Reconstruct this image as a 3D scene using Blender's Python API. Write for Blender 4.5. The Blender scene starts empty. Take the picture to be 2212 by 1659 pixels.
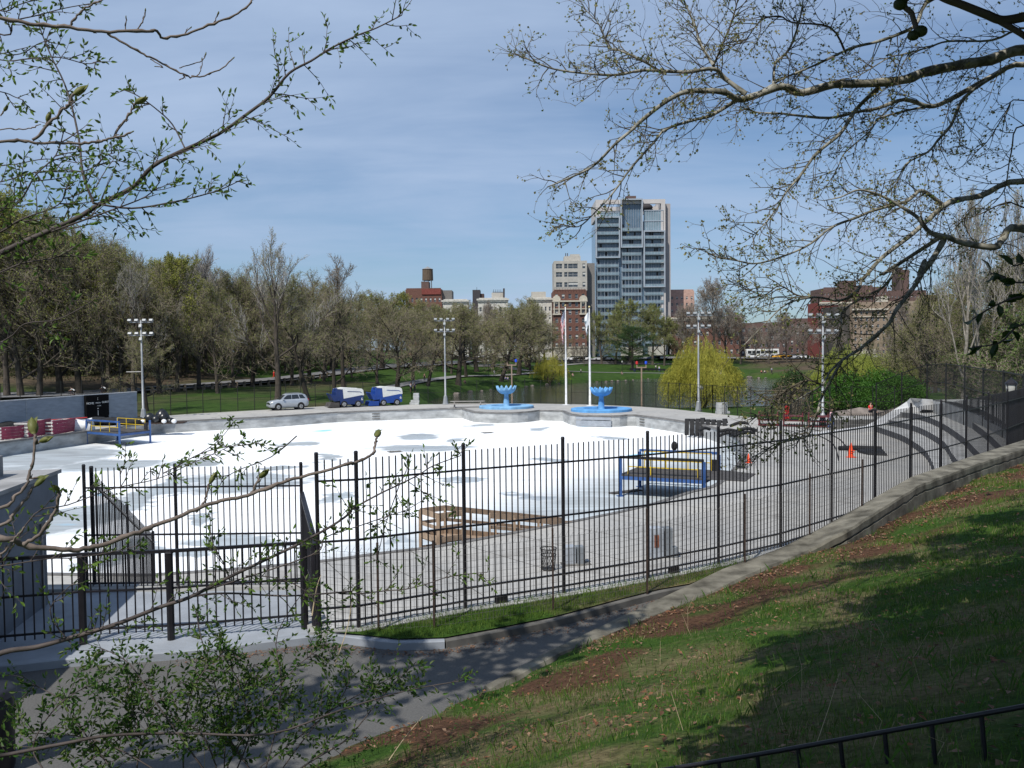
import bpy, math, random, bmesh
import numpy as np
from mathutils import Vector, Matrix, geometry, noise
R = math.radians
sc = bpy.context.scene
COL = bpy.data.collections.new('scene_things'); sc.collection.children.link(COL)
# ------------------------------------------------------------ camera model
F = 1916.0; CX, CY = 1106.0, 829.5
HC = 7.2; PITCH = math.atan(77.5/F); ROLL = R(0.6)
CAM = Vector((0, 0, HC))
rotm = Matrix.Rotation(math.pi/2-PITCH, 3, 'X') @ Matrix.Rotation(-ROLL, 3, 'Z')
def ray(x, y):
    return rotm @ Vector(((x-CX)/F, -(y-CY)/F, -1.0))
def G(x, y, z=0.0):
    "point of the horizontal plane z seen at x, y"
    r = ray(x, y); t = (z-HC)/r.z
    return CAM + r*t
def A(x, y, Y):
    r = ray(x, y); return CAM + r*(Y/r.y)
cd = bpy.data.cameras.new('camera'); cam = bpy.data.objects.new('camera', cd); COL.objects.link(cam)
cd.sensor_width = 36; cd.lens = F/2212*36; cd.clip_end = 3000; cd.clip_start = 0.05
cam.matrix_world = Matrix.Translation(CAM) @ rotm.to_4x4()
sc.camera = cam
# ------------------------------------------------------------ materials
MATS = {}
def newmat(name):
    m = bpy.data.materials.new(name); m.use_nodes = True
    nt = m.node_tree; nt.nodes.clear()
    o = nt.nodes.new('ShaderNodeOutputMaterial'); b = nt.nodes.new('ShaderNodeBsdfPrincipled')
    nt.links.new(b.outputs[0], o.inputs[0])
    return m, nt, b
def nz(nt, scale, detail=4, stretch=(1,1,1), dist=0, rough=.55, coord='Object'):
    tc = nt.nodes.new('ShaderNodeTexCoord'); mp = nt.nodes.new('ShaderNodeMapping'); n = nt.nodes.new('ShaderNodeTexNoise')
    mp.inputs['Scale'].default_value = stretch
    n.inputs['Scale'].default_value = scale; n.inputs['Detail'].default_value = detail
    n.inputs['Distortion'].default_value = dist; n.inputs['Roughness'].default_value = rough
    nt.links.new(tc.outputs[coord], mp.inputs[0]); nt.links.new(mp.outputs[0], n.inputs[0])
    return n.outputs['Fac']
def ramp(nt, fac, stops):
    r = nt.nodes.new('ShaderNodeValToRGB'); e = r.color_ramp.elements
    while len(e) > 1: e.remove(e[-1])
    e[0].position = stops[0][0]; e[0].color = (*stops[0][1], 1)
    for p, c in stops[1:]:
        k = e.new(p); k.color = (*c, 1)
    nt.links.new(fac, r.inputs[0]); return r.outputs[0]
def mixc(nt, fac, a, b, mode='MIX'):
    m = nt.nodes.new('ShaderNodeMix'); m.data_type = 'RGBA'; m.blend_type = mode
    for s, v in ((0, fac), (6, a), (7, b)):
        if isinstance(v, (int, float)): m.inputs[s].default_value = v
        elif isinstance(v, tuple): m.inputs[s].default_value = (*v, 1)
        else: nt.links.new(v, m.inputs[s])
    return m.outputs[2]
def bump(nt, b, fac, strength=.3, dist=.02):
    k = nt.nodes.new('ShaderNodeBump'); k.inputs['Strength'].default_value = strength; k.inputs['Distance'].default_value = dist
    nt.links.new(fac, k.inputs['Height']); nt.links.new(k.outputs[0], b.inputs['Normal'])
def M(name, col=(.5,.5,.5), rough=.8, var=.25, scale=3, bmp=0, metal=0, col2=None, stretch=(1,1,1), spec=.3, obj_var=0):
    if name in MATS: return MATS[name]
    m, nt, b = newmat(name)
    b.inputs['Roughness'].default_value = rough; b.inputs['Metallic'].default_value = metal
    b.inputs['Specular IOR Level'].default_value = spec
    c2 = col2 or tuple(c*(1-var) for c in col); c1 = col if col2 else tuple(min(1, c*(1+var*.6)) for c in col)
    f = nz(nt, scale, 5, stretch)
    out = ramp(nt, f, [(.33, c2), (.67, c1)])
    if obj_var:
        oi = nt.nodes.new('ShaderNodeObjectInfo')
        h = nt.nodes.new('ShaderNodeHueSaturation'); mm = nt.nodes.new('ShaderNodeMapRange')
        mm.inputs[3].default_value = 1-obj_var; mm.inputs[4].default_value = 1+obj_var
        nt.links.new(oi.outputs['Random'], mm.inputs[0]); nt.links.new(mm.outputs[0], h.inputs['Value'])
        nt.links.new(out, h.inputs['Color']); out = h.outputs[0]
    nt.links.new(out, b.inputs['Base Color'])
    if bmp: bump(nt, b, f, bmp)
    MATS[name] = m; return m
def leafmat(name, c1, c2, scale=.5, trans=.35, rough=.6):
    if name in MATS: return MATS[name]
    m, nt, b = newmat(name)
    f = nz(nt, scale, 3)
    c = ramp(nt, f, [(.35, c1), (.65, c2)])
    nt.links.new(c, b.inputs['Base Color']); b.inputs['Roughness'].default_value = rough
    b.inputs['Specular IOR Level'].default_value = .25
    t = nt.nodes.new('ShaderNodeBsdfTranslucent'); nt.links.new(c, t.inputs[0])
    ms = nt.nodes.new('ShaderNodeMixShader'); ms.inputs[0].default_value = trans
    nt.links.new(b.outputs[0], ms.inputs[1]); nt.links.new(t.outputs[0], ms.inputs[2])
    o = [n for n in nt.nodes if n.type == 'OUTPUT_MATERIAL'][0]
    nt.links.new(ms.outputs[0], o.inputs[0])
    MATS[name] = m; return m
# ------------------------------------------------------------ mesh builder
def V(*a): return Vector(a)
def frame_of(d):
    d = d.normalized(); up = Vector((0,0,1)) if abs(d.z) < .95 else Vector((1,0,0))
    a = d.cross(up).normalized(); return a, a.cross(d).normalized()
class MB:
    def __init__(s): s.v = []; s.f = []; s.m = []; s.mi = 0
    def mat(s, i): s.mi = i; return s
    def add(s, vs, fs):
        o = len(s.v); s.v.extend(tuple(v) for v in vs)
        for f in fs: s.f.append(tuple(i+o for i in f)); s.m.append(s.mi)
        return s
    def poly(s, vs): return s.add(vs, [tuple(range(len(vs)))])
    def obox(s, c, ax, ay, az):
        c, ax, ay, az = map(Vector, (c, ax, ay, az))
        vs = [c+ax*i+ay*j+az*k for i in (-1,1) for j in (-1,1) for k in (-1,1)]
        return s.add(vs, [(0,1,3,2),(4,6,7,5),(0,4,5,1),(2,3,7,6),(0,2,6,4),(1,5,7,3)])
    def box(s, x0, x1, y0, y1, z0, z1):
        return s.obox(((x0+x1)/2,(y0+y1)/2,(z0+z1)/2), ((x1-x0)/2,0,0), (0,(y1-y0)/2,0), (0,0,(z1-z0)/2))
    def cbox(s, c, sx, sy, sz, rz=0):
        "box centred in plan, base at c.z"
        c = Vector(c); ca, sa = math.cos(rz), math.sin(rz)
        return s.obox(c+Vector((0,0,sz/2)), (ca*sx/2, sa*sx/2, 0), (-sa*sy/2, ca*sy/2, 0), (0,0,sz/2))
    def bar(s, p, q, w, h=None):
        p, q = Vector(p), Vector(q); h = h or w; a, b = frame_of(q-p)
        return s.obox((p+q)/2, a*w/2, b*h/2, (q-p)/2)
    def tube(s, pts, rad, n=6, cap=True):
        pts = [Vector(p) for p in pts]; k = len(pts)
        if isinstance(rad, (int, float)): rad = [rad]*k
        o = len(s.v); a = None
        for i, p in enumerate(pts):
            d = (pts[min(i+1, k-1)]-pts[max(i-1, 0)])
            if d.length < 1e-9: d = Vector((0,0,1))
            d.normalize()
            if a is None: a, b = frame_of(d)
            else:
                a = (a-d*a.dot(d))
                if a.length < 1e-6: a, b = frame_of(d)
                else: a.normalize(); b = a.cross(d)
            for j in range(n):
                t = 2*math.pi*j/n; s.v.append(tuple(p+(a*math.cos(t)+b*math.sin(t))*rad[i]))
        for i in range(k-1):
            for j in range(n):
                j2 = (j+1) % n
                s.f.append((o+i*n+j, o+i*n+j2, o+(i+1)*n+j2, o+(i+1)*n+j)); s.m.append(s.mi)
        if cap and n > 2:
            s.f.append(tuple(o+j for j in range(n))); s.m.append(s.mi)
            s.f.append(tuple(o+(k-1)*n+j for j in reversed(range(n)))); s.m.append(s.mi)
        return s
    def lathe(s, prof, c=(0,0,0), n=20, axis='Z'):
        "prof = list of (radius, height)"
        c = Vector(c); vs = []; fs = []
        for r, h in prof:
            for j in range(n):
                t = 2*math.pi*j/n
                if axis == 'Z': vs.append(c+Vector((r*math.cos(t), r*math.sin(t), h)))
                else: vs.append(c+Vector((r*math.cos(t), h, r*math.sin(t))))
        for i in range(len(prof)-1):
            for j in range(n): fs.append((i*n+j, i*n+(j+1)%n, (i+1)*n+(j+1)%n, (i+1)*n+j))
        fs.append(tuple(range(n))); fs.append(tuple((len(prof)-1)*n+j for j in range(n)))
        return s.add(vs, fs)
    def prism(s, poly, y0, y1, inset=0, cz=None):
        "poly in x,z extruded along y"
        n = len(poly); vs = [(p[0], y0, p[1]) for p in poly]+[(p[0], y1, p[1]) for p in poly]
        return s.add(vs, [tuple(range(n)), tuple(reversed(range(n, 2*n)))]+[(i, (i+1)%n, n+(i+1)%n, n+i) for i in range(n)])
    def vprism(s, poly, z0, z1):
        "poly in x,y extruded along z"
        n = len(poly); vs = [(p[0], p[1], z0) for p in poly]+[(p[0], p[1], z1) for p in poly]
        return s.add(vs, [tuple(range(n)), tuple(reversed(range(n, 2*n)))]+[(i, (i+1)%n, n+(i+1)%n, n+i) for i in range(n)])
    def rings(s, rs, cap=True, closed=True):
        n = len(rs[0]); vs = [v for r in rs for v in r]; fs = []
        for i in range(len(rs)-1):
            for j in range(n if closed else n-1): fs.append((i*n+j, i*n+(j+1)%n, (i+1)*n+(j+1)%n, (i+1)*n+j))
        if cap and closed: fs += [tuple(range(n)), tuple((len(rs)-1)*n+j for j in reversed(range(n)))]
        return s.add(vs, fs)
    def ball(s, c, rx, ry=None, rz=None, n=8, m=5, ax=None):
        ry = ry or rx; rz = rz or rx; c = Vector(c); rs = []
        for i in range(m+1):
            ph = math.pi*i/m
            r_ = max(math.sin(ph), .02)
            rs.append([Vector((rx*r_*math.cos(2*math.pi*j/n), ry*r_*math.sin(2*math.pi*j/n), rz*math.cos(ph))) for j in range(n)])
        if ax is not None:
            q = Vector((0,0,1)).rotation_difference(Vector(ax).normalized())
            rs = [[q @ v for v in r] for r in rs]
        return s.rings([[c+v for v in r] for r in rs])
    def build(s, name, mats, parent=None, smooth=False, origin=None, bevel=0):
        if not isinstance(mats, (list, tuple)): mats = [mats]
        if parent is not None: off = WLOC.get(parent.name, Vector())
        elif origin is not None: off = Vector(origin)
        else:
            a = np.array(s.v); off = Vector(((a[:,0].min()+a[:,0].max())/2, (a[:,1].min()+a[:,1].max())/2, a[:,2].min()))
        a = np.array(s.v, dtype=np.float64)-np.array(off)
        me = bpy.data.meshes.new(name); me.from_pydata(a.tolist(), [], s.f)
        for m in mats: me.materials.append(m)
        if len(mats) > 1: me.polygons.foreach_set('material_index', s.m)
        if smooth: me.polygons.foreach_set('use_smooth', [True]*len(s.f))
        me.update()
        o = bpy.data.objects.new(name, me); COL.objects.link(o)
        if parent is not None: o.parent = parent; WLOC[o.name] = off
        else: o.location = off; WLOC[o.name] = off
        if bevel:
            b = o.modifiers.new('bevel', 'BEVEL'); b.width = bevel; b.segments = 2; b.limit_method = 'ANGLE'
        return o
WLOC = {}
KIDS = {}
def tag(o, label, cat, group=None):
    o['label'] = label; o['category'] = cat
    if group: o['group'] = group
    return o
def thing(name, label, cat, loc=(0,0,0), group=None):
    o = bpy.data.objects.new(name, None); COL.objects.link(o); o.location = loc; o.empty_display_size = .3
    WLOC[o.name] = Vector(loc); return tag(o, label, cat, group)
def struct(o, kind='structure'):
    o['kind'] = kind; return o
def dup(root, loc, rz=0, label=None, group=None, scale=1, kids=True):
    r = root.copy(); COL.objects.link(r); r.location = loc; r.rotation_euler = (0, 0, rz)
    r.scale = (scale,)*3 if isinstance(scale, (int, float)) else scale
    if label: r['label'] = label
    if group: r['group'] = group
    if kids:
        for ch in KIDS.get(root.name) or list(root.children):
            c = ch.copy(); COL.objects.link(c); c.parent = r
            for g in KIDS.get(ch.name) or list(ch.children):
                d = g.copy(); COL.objects.link(d); d.parent = c
    return r
def smooth_path(pts, n=5, closed=False):
    pts = [Vector(p) for p in pts]; out = []; k = len(pts)
    def g(i): return pts[i % k] if closed else pts[max(0, min(k-1, i))]
    for i in range(k if closed else k-1):
        p0, p1, p2, p3 = g(i-1), g(i), g(i+1), g(i+2)
        for j in range(n):
            t = j/n
            out.append(.5*((2*p1)+(p2-p0)*t+(2*p0-5*p1+4*p2-p3)*t*t+(3*p1-p0-3*p2+p3)*t**3))
    if not closed: out.append(pts[-1])
    return out
def resample(pts, n):
    pts = [Vector(p) for p in pts]; L = [0]
    for a, b in zip(pts, pts[1:]): L.append(L[-1]+(b-a).length)
    out = []; j = 0
    for i in range(n):
        t = L[-1]*i/(n-1)
        while j < len(pts)-2 and L[j+1] < t: j += 1
        u = (t-L[j])/max(1e-9, L[j+1]-L[j]); out.append(pts[j].lerp(pts[j+1], min(1, max(0, u))))
    return out
def plen(pts): return sum((b-a).length for a, b in zip(pts, pts[1:]))
def text_part(s, size, loc, rot, mat, parent, name='lettering', ext=.01):
    c = bpy.data.curves.new(name, 'FONT'); c.body = s; c.size = size; c.extrude = ext; c.align_x = 'CENTER'; c.align_y = 'CENTER'
    t = bpy.data.objects.new('tmp', c); COL.objects.link(t)
    bpy.context.view_layer.update()
    me = bpy.data.meshes.new_from_object(t.evaluated_get(bpy.context.evaluated_depsgraph_get()))
    bpy.data.objects.remove(t); me.materials.clear(); me.materials.append(mat)
    o = bpy.data.objects.new(name, me); COL.objects.link(o); o.parent = parent
    o.location = Vector(loc)-WLOC.get(parent.name, Vector()); o.rotation_euler = rot
    return o
# ------------------------------------------------------------ terrain height of the far park
CTL = [(300,900,-.15),(430,893,-.15),(540,885,-.15),(700,876,-.15),(889,872,-.3),(960,869,-.6),
 (150,858,.7),(303,846,1.0),(420,838,1.0),(540,830,1.0),(640,820,1.4),(728,808,2.0),(820,792,2.8),(303,870,.3),(540,858,.4),(700,850,.4),(0,865,.5),
 (830,838,.3),(920,822,.6),(1000,812,.8),(1150,805,.6),(900,855,-.4),(1000,838,-1.0),(1090,828,-.8),(1180,824,-.9),
 (1100,788,2.4),(950,790,2.6),(1250,810,-.6),(1250,793,.8),(1400,790,.8),(1400,808,-.8),(1250,768,4.0),(1420,767,4.0),(1000,768,4.0),
 (1640,806,-.7),(1700,800,-.2),(1640,778,2.0),(1800,775,2.0),(1900,815,.3),(1960,800,1.2),(2000,775,3.0),(2150,800,1.5),
 (150,810,3.0),(400,800,3.5),(600,795,3.0),(0,820,3.0)]
cp = [G(*c) for c in CTL]
cp += [V(-60,110,.4),V(-80,60,0),V(50,115,-.4),V(60,90,0),V(70,60,1),V(95,60,2),V(90,120,1),V(-150,150,3.5),V(-140,240,5),V(-100,420,5),V(0,420,4),V(150,420,3),V(260,300,3),V(300,500,3),V(-300,500,5),V(-250,100,4),V(200,100,3),V(0,800,4),V(700,800,4),V(-700,800,5)]
cp = [p for p in cp if p.y < 900]
def tps(P, lam=0.0):
    X = np.array([(p[0], p[1]) for p in P]); z = np.array([p[2] for p in P]); n = len(P)
    d = np.linalg.norm(X[:,None]-X[None], axis=2); K = np.where(d > 0, d*d*np.log(d+1e-12), 0)+lam*np.eye(n)
    Pm = np.c_[np.ones(n), X]; Am = np.zeros((n+3, n+3)); Am[:n,:n] = K; Am[:n,n:] = Pm; Am[n:,:n] = Pm.T
    w = np.linalg.solve(Am, np.r_[z, 0,0,0])
    def f(x, y):
        x = np.asarray(x, float); y = np.asarray(y, float); q = np.stack([x.ravel(), y.ravel()], 1)
        dd = np.linalg.norm(q[:,None]-X[None], axis=2); k = np.where(dd > 0, dd*dd*np.log(dd+1e-12), 0)
        return (k@w[:n]+w[n]+q@w[n+1:]).reshape(x.shape)
    return f
far_f = tps(cp, 5.0)
def sdist(poly, x, y):
    "signed distance to a closed polygon, negative inside"
    x = np.asarray(x, float); y = np.asarray(y, float); d = np.full(x.shape, 1e9); ins = np.zeros(x.shape, bool)
    n = len(poly)
    for i in range(n):
        ax, ay = poly[i][0], poly[i][1]; bx, by = poly[(i+1)%n][0], poly[(i+1)%n][1]
        ex, ey = bx-ax, by-ay; t = np.clip(((x-ax)*ex+(y-ay)*ey)/(ex*ex+ey*ey+1e-9), 0, 1)
        d = np.minimum(d, np.hypot(x-ax-t*ex, y-ay-t*ey))
        c = ((ay > y) != (by > y)) & (x < (bx-ax)*(y-ay)/(by-ay+1e-12)+ax); ins ^= c
    return np.where(ins, -d, d)
WATER = -1.8
lake = [G(x, y, WATER) for x, y in ((935,872),(950,862),(985,852),(1060,841),(1130,836),(1220,828),(1302,824),(1372,819),(1458,816),(1560,815),(1683,817),(1760,821))]
lake = [V(p.x, p.y, WATER) for p in smooth_path(lake, 4)]+[V(95,215,WATER),V(85,165,WATER),V(62,135,WATER),V(38,120,WATER),V(10,121,WATER),V(-8,121,WATER)]
POOL_Z = -1.2
rim_pts = [(0,955),(188,931),(344,912),(470,905),(594,899),(728,890),(889,884.5),(970,882),(998,882)]
bulge1 = [(1023,889),(1060,891),(1105,891),(1140,889)]
mid = [(1165,886),(1215,887)]
bulge2 = [(1232,894),(1262,897),(1325,898),(1355,896)]
rest = [(1372,896),(1458,907),(1520,918),(1562,930),(1592,945),(1605,968),(1596,1000),(1547,1046),(1486,1064),(1388,1094),(1242,1125),(1100,1152),(951,1179),(819,1195),(702,1211),(520,1228),(318,1242)]
pl = []
pl += smooth_path([G(*p) for p in rim_pts], 4)+smooth_path([G(*p) for p in bulge1], 3)+[G(*p) for p in mid]+smooth_path([G(*p) for p in bulge2], 3)
pl += smooth_path([G(*p) for p in rest], 4)
p_end = pl[-1]; p0_ = pl[0]
pl += smooth_path([p_end, V(-19,29.3,0), V(-27,32.5,0), V(-35,40,0), V(-40.5,52,0), V(-42,62,0), p0_], 4)[1:-1]
pool = pl
FENCE_Z = 3.25
# ground plan of the near fence line
fl_left = [A(175,1013,15.2), A(645,992,15.2)]
fence_img = [(690,1348),(775,1341),(1005,1301),(1218,1268),(1400,1237),(1552,1207),(1686,1176)]
fence_pts = [G(x, y, FENCE_Z) for x, y in fence_img]
RAILZ = HC-1.75
for x, y in ((1797,921.5),(1890,908.5),(1968,895),(2033,886),(2088,876.5),(2135,867),(2176,858),(2212,849),(2245,841)):
    p = G(x, y, RAILZ); fence_pts.append(V(p.x, p.y, FENCE_Z))
backs = [(0,928),(296,902),(430,893),(569,885.5),(701,877.5),(889,874),(980,872.5),(1075,871.5),(1170,872),(1280,874),(1385,878.5),(1458,884),(1541,893),(1620,901),(1677,906),(1760,913)]
deck_back = [G(*p) for p in backs]
deck_poly = [V(-60,60,0)]+deck_back+[V(30,90,0),V(44,88,0),V(50,60,0),V(42,40,0)]+[V(p.x,p.y,0) for p in reversed(fence_pts)]+[V(-3.6,15.2,0),V(-7.4,15.2,0),V(-30,15,0),V(-60,20,0)]
def Hfar(x, y, lakecut=True):
    x = np.asarray(x, float); y = np.asarray(y, float)
    h = np.clip(far_f(x, y), -1.55, 9)
    if lakecut:
        s = sdist(lake, x, y); t = np.clip((s+.5)/3.0, 0, 1); h = np.where(s < 3, h*t+(-3.2)*(1-t), h)
    s = sdist(deck_poly, x, y); h = np.where(s < .3, -2.6, np.where(s < 5, np.minimum(h, -.12+.15*(s-.3)), h))
    return h
def Hf(x, y): return float(Hfar(np.array([x]), np.array([y]))[0])
def GT(x, y, y0=85, y1=420):
    "where the sight line meets the park ground"
    r = ray(x, y); ys = np.linspace(y0, y1, 1200); X = CAM.x+r.x/r.y*ys; Z = HC+r.z/r.y*ys
    h = Hfar(X, ys); k = np.where(Z < h)[0]
    i = k[0] if len(k) else len(ys)-1
    return V(X[i], ys[i], float(h[i]))
# ============================================================ sky, sun
w = bpy.data.worlds.new('World'); sc.world = w; w.use_nodes = True
nt = w.node_tree; nt.nodes.clear()
SUN_EL = R(52); SUN_DIR = Vector((-.52, -.86, 0)).normalized()      # horizontal direction towards the sun
wo = nt.nodes.new('ShaderNodeOutputWorld'); bg = nt.nodes.new('ShaderNodeBackground'); sky = nt.nodes.new('ShaderNodeTexSky')
sky.sky_type = 'NISHITA'; sky.sun_disc = False; sky.sun_elevation = SUN_EL; sky.sun_rotation = math.atan2(SUN_DIR.x, SUN_DIR.y)
sky.air_density = 1.0; sky.dust_density = .6; sky.ozone_density = 2.2
tc = nt.nodes.new('ShaderNodeTexCoord'); sx = nt.nodes.new('ShaderNodeSeparateXYZ'); nt.links.new(tc.outputs['Generated'], sx.inputs[0])
ad = nt.nodes.new('ShaderNodeMath'); ad.operation = 'MAXIMUM'; ad.inputs[1].default_value = 0; nt.links.new(sx.outputs[2], ad.inputs[0])
ad2 = nt.nodes.new('ShaderNodeMath'); ad2.inputs[1].default_value = .16; nt.links.new(ad.outputs[0], ad2.inputs[0])
dv = nt.nodes.new('ShaderNodeVectorMath'); dv.operation = 'DIVIDE'
cb = nt.nodes.new('ShaderNodeCombineXYZ')
for i in range(3): nt.links.new(ad2.outputs[0], cb.inputs[i])
nt.links.new(tc.outputs['Generated'], dv.inputs[0]); nt.links.new(cb.outputs[0], dv.inputs[1])
def cloudn(scale, st, rot, det=6, dist=.6):
    mp = nt.nodes.new('ShaderNodeMapping'); mp.inputs['Scale'].default_value = st; mp.inputs['Rotation'].default_value = (0,0,rot)
    mp.inputs['Location'].default_value = (3.1, 1.7, 0)
    n = nt.nodes.new('ShaderNodeTexNoise'); n.inputs['Scale'].default_value = scale; n.inputs['Detail'].default_value = det
    n.inputs['Distortion'].default_value = dist; n.inputs['Roughness'].default_value = .55
    nt.links.new(dv.outputs[0], mp.inputs[0]); nt.links.new(mp.outputs[0], n.inputs[0]); return n.outputs['Fac']
c1 = ramp(nt, cloudn(.8, (.55,1.25,0), .35), [(.34,(0,0,0)), (.72,(1,1,1))])
c2 = ramp(nt, cloudn(2.6, (.35,1.6,0), .25, 9, 1.2), [(.35,(0,0,0)), (.8,(1,1,1))])
cf = mixc(nt, .2, c1, c2)
md = nt.nodes.new('ShaderNodeMath'); md.operation = 'MULTIPLY_ADD'; md.inputs[1].default_value = .88; md.inputs[2].default_value = .19
nt.links.new(cf, md.inputs[0])
skyc = mixc(nt, md.outputs[0], mixc(nt, 1.0, sky.outputs[0], (.72,.92,1.10), 'MULTIPLY'), (4.9,6.3,8.7))
nt.links.new(skyc, bg.inputs[0]); bg.inputs[1].default_value = .088
nt.links.new(bg.outputs[0], wo.inputs[0])
sl = bpy.data.lights.new('sun', 'SUN'); sl.energy = 4.7; sl.angle = R(.5); sl.color = (1.0,.955,.88)
so = bpy.data.objects.new('sun', sl); COL.objects.link(so); so.location = (0,0,60)
ldir = -(SUN_DIR*math.cos(SUN_EL)+Vector((0,0,math.sin(SUN_EL))))
so.rotation_euler = ldir.to_track_quat('-Z', 'Y').to_euler()
sc.view_settings.view_transform = 'Standard'; sc.view_settings.look = 'None'; sc.view_settings.exposure = 0.0; sc.view_settings.gamma = 1
# ============================================================ materials of the setting
iron = M('black_iron', (.012,.011,.014), .45, .3, 8, spec=.4)
conc = M('concrete', (.36,.36,.35), .9, .3, 1.2, .15)
conc_d = M('old_concrete', (.14,.135,.125), .92, .45, 1.6, .3)
whitep = M('white_painted_concrete', (.28,.305,.34), .75, .15, 2.5)
bark = M('bark', (.075,.062,.05), .95, .4, 6, .5, stretch=(1,1,.3))
twigm = M('twig', (.12,.1,.085), .95, .3, 3)
def deck_mat():
    m, nt, b = newmat('rink_deck')
    f = nz(nt, .11, 6); c = ramp(nt, f, [(.35,(.29,.29,.285)), (.5,(.37,.36,.34)), (.68,(.44,.415,.37))])
    g = nz(nt, 3.5, 6); c = mixc(nt, .35, c, ramp(nt, g, [(.3,(.22,.22,.215)), (.7,(.48,.465,.43))]), 'MIX')
    s = nz(nt, .5, 5, dist=1.5); c = mixc(nt, ramp(nt, s, [(.54,(0,0,0)), (.68,(.5,.5,.5))]), c, (.2,.185,.165))  # dark blotches are stains and also stand in for tree shadows
    nt.links.new(c, b.inputs['Base Color']); b.inputs['Roughness'].default_value = .9
    bump(nt, b, g, .15); return m
def ice_mat():
    m, nt, b = newmat('melting_ice')
    tcp = nt.nodes.new('ShaderNodeTexCoord'); nn_ = nt.nodes.new('ShaderNodeTexNoise'); nn_.inputs['Scale'].default_value = .22; nn_.inputs['Detail'].default_value = 7; nn_.inputs['Roughness'].default_value = .62
    nt.links.new(tcp.outputs['Object'], nn_.inputs[0])
    def vm(op, a_, b_):
        q = nt.nodes.new('ShaderNodeVectorMath'); q.operation = op
        for i_, v_ in enumerate((a_, b_)):
            if v_ is None: continue
            if isinstance(v_, tuple): q.inputs[i_].default_value = v_
            else: nt.links.new(v_, q.inputs[i_])
        return q
    pd = vm('ADD', tcp.outputs['Object'], vm('MULTIPLY', vm('SUBTRACT', nn_.outputs['Color'], (.5,.5,.5)).outputs[0], (9,8,0)).outputs[0]).outputs[0]
    cur = None
    for (x_, y_, rx_, ry_) in ((898,945,56,6),(985,950,36,5),(904,968,130,7),(716,986,22,10),(735,1074,45,9),(1185,992,30,4),(1035,919,26,4),(1175,927,22,4),(235,1004,130,15),(330,1075,50,60),(540,1045,130,24),(545,1167,120,16),(120,985,160,20),(640,960,40,5),(1330,945,30,4),(1000,1035,40,7),(1130,1075,45,9),(430,1120,35,16),(190,1110,75,45),(280,1190,80,30),(60,1010,60,20),(420,1200,60,14),(820,1170,40,8),(600,1010,60,10),(420,1000,60,7)):
        g_ = G(x_, y_, POOL_Z); rxm = rx_*g_.y/F; rym = abs(G(x_, y_-ry_, POOL_Z).y-G(x_, y_+ry_, POOL_Z).y)/2
        L_ = vm('LENGTH', vm('MULTIPLY', vm('SUBTRACT', pd, (g_.x+10, g_.y-70, 0)).outputs[0], (1/rxm, 1/rym, 0)).outputs[0], None).outputs['Value']
        if cur is None: cur = L_
        else:
            mn = nt.nodes.new('ShaderNodeMath'); mn.operation = 'MINIMUM'; nt.links.new(cur, mn.inputs[0]); nt.links.new(L_, mn.inputs[1]); cur = mn.outputs[0]
    mask = ramp(nt, cur, [(.75,(0,0,0)), (1.15,(.8,.8,.8)), (1.6,(1,1,1))])
    # slush towards the near right and left edges
    d = nz(nt, .5, 7, (.3,1.3,1), 1.0, .65)
    wet = ramp(nt, d, [(.3,(.30,.325,.34)), (.5,(.40,.435,.45)), (.62,(.47,.52,.55)), (.78,(.55,.64,.7))])
    sn = ramp(nt, nz(nt, .45, 9, (.35,1,1), 1, .7), [(.3,(.62,.67,.70)), (.42,(.80,.82,.835)), (.6,(.88,.885,.89)), (.8,(.9,.9,.9))])
    tc = nt.nodes.new('ShaderNodeTexCoord'); sp = nt.nodes.new('ShaderNodeSeparateXYZ'); nt.links.new(tc.outputs['Object'], sp.inputs[0])
    def lin(xw, yw, off):
        k = nt.nodes.new('ShaderNodeMath'); k.operation = 'MULTIPLY'; k.inputs[1].default_value = xw; nt.links.new(sp.outputs[0], k.inputs[0])
        j = nt.nodes.new('ShaderNodeMath'); j.operation = 'MULTIPLY_ADD'; j.inputs[1].default_value = yw; nt.links.new(sp.outputs[1], j.inputs[0]); nt.links.new(k.outputs[0], j.inputs[2])
        h = nt.nodes.new('ShaderNodeMath'); h.inputs[1].default_value = off; nt.links.new(j.outputs[0], h.inputs[0]); return h.outputs[0]
    # object origin lies at world x=-10.6, y=72 or so: right rim and left end stay bare
    edge = ramp(nt, lin(.035, -.022, -.30), [(.42,(1,1,1)), (.62,(0,0,0))])
    edge2 = ramp(nt, lin(-.05, -.012, -.70), [(.35,(1,1,1)), (.75,(.1,.1,.1))])
    mk = mixc(nt, 1.0, mask, edge, 'MULTIPLY'); mk = mixc(nt, 1.0, mk, edge2, 'MULTIPLY')
    c = mixc(nt, mk, wet, sn)
    bl = ramp(nt, nz(nt, .07, 3, (1,2,1), 1), [(.67,(0,0,0)), (.72,(1,1,1))])
    c = mixc(nt, bl, c, (.3,.62,.85))
    nt.links.new(c, b.inputs['Base Color'])
    rr = ramp(nt, mask, [(0,(.35,.35,.35)), (1,(.8,.8,.8))]); nt.links.new(rr, b.inputs['Roughness'])
    bump(nt, b, nz(nt, 2.5, 5), .1); return m
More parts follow.
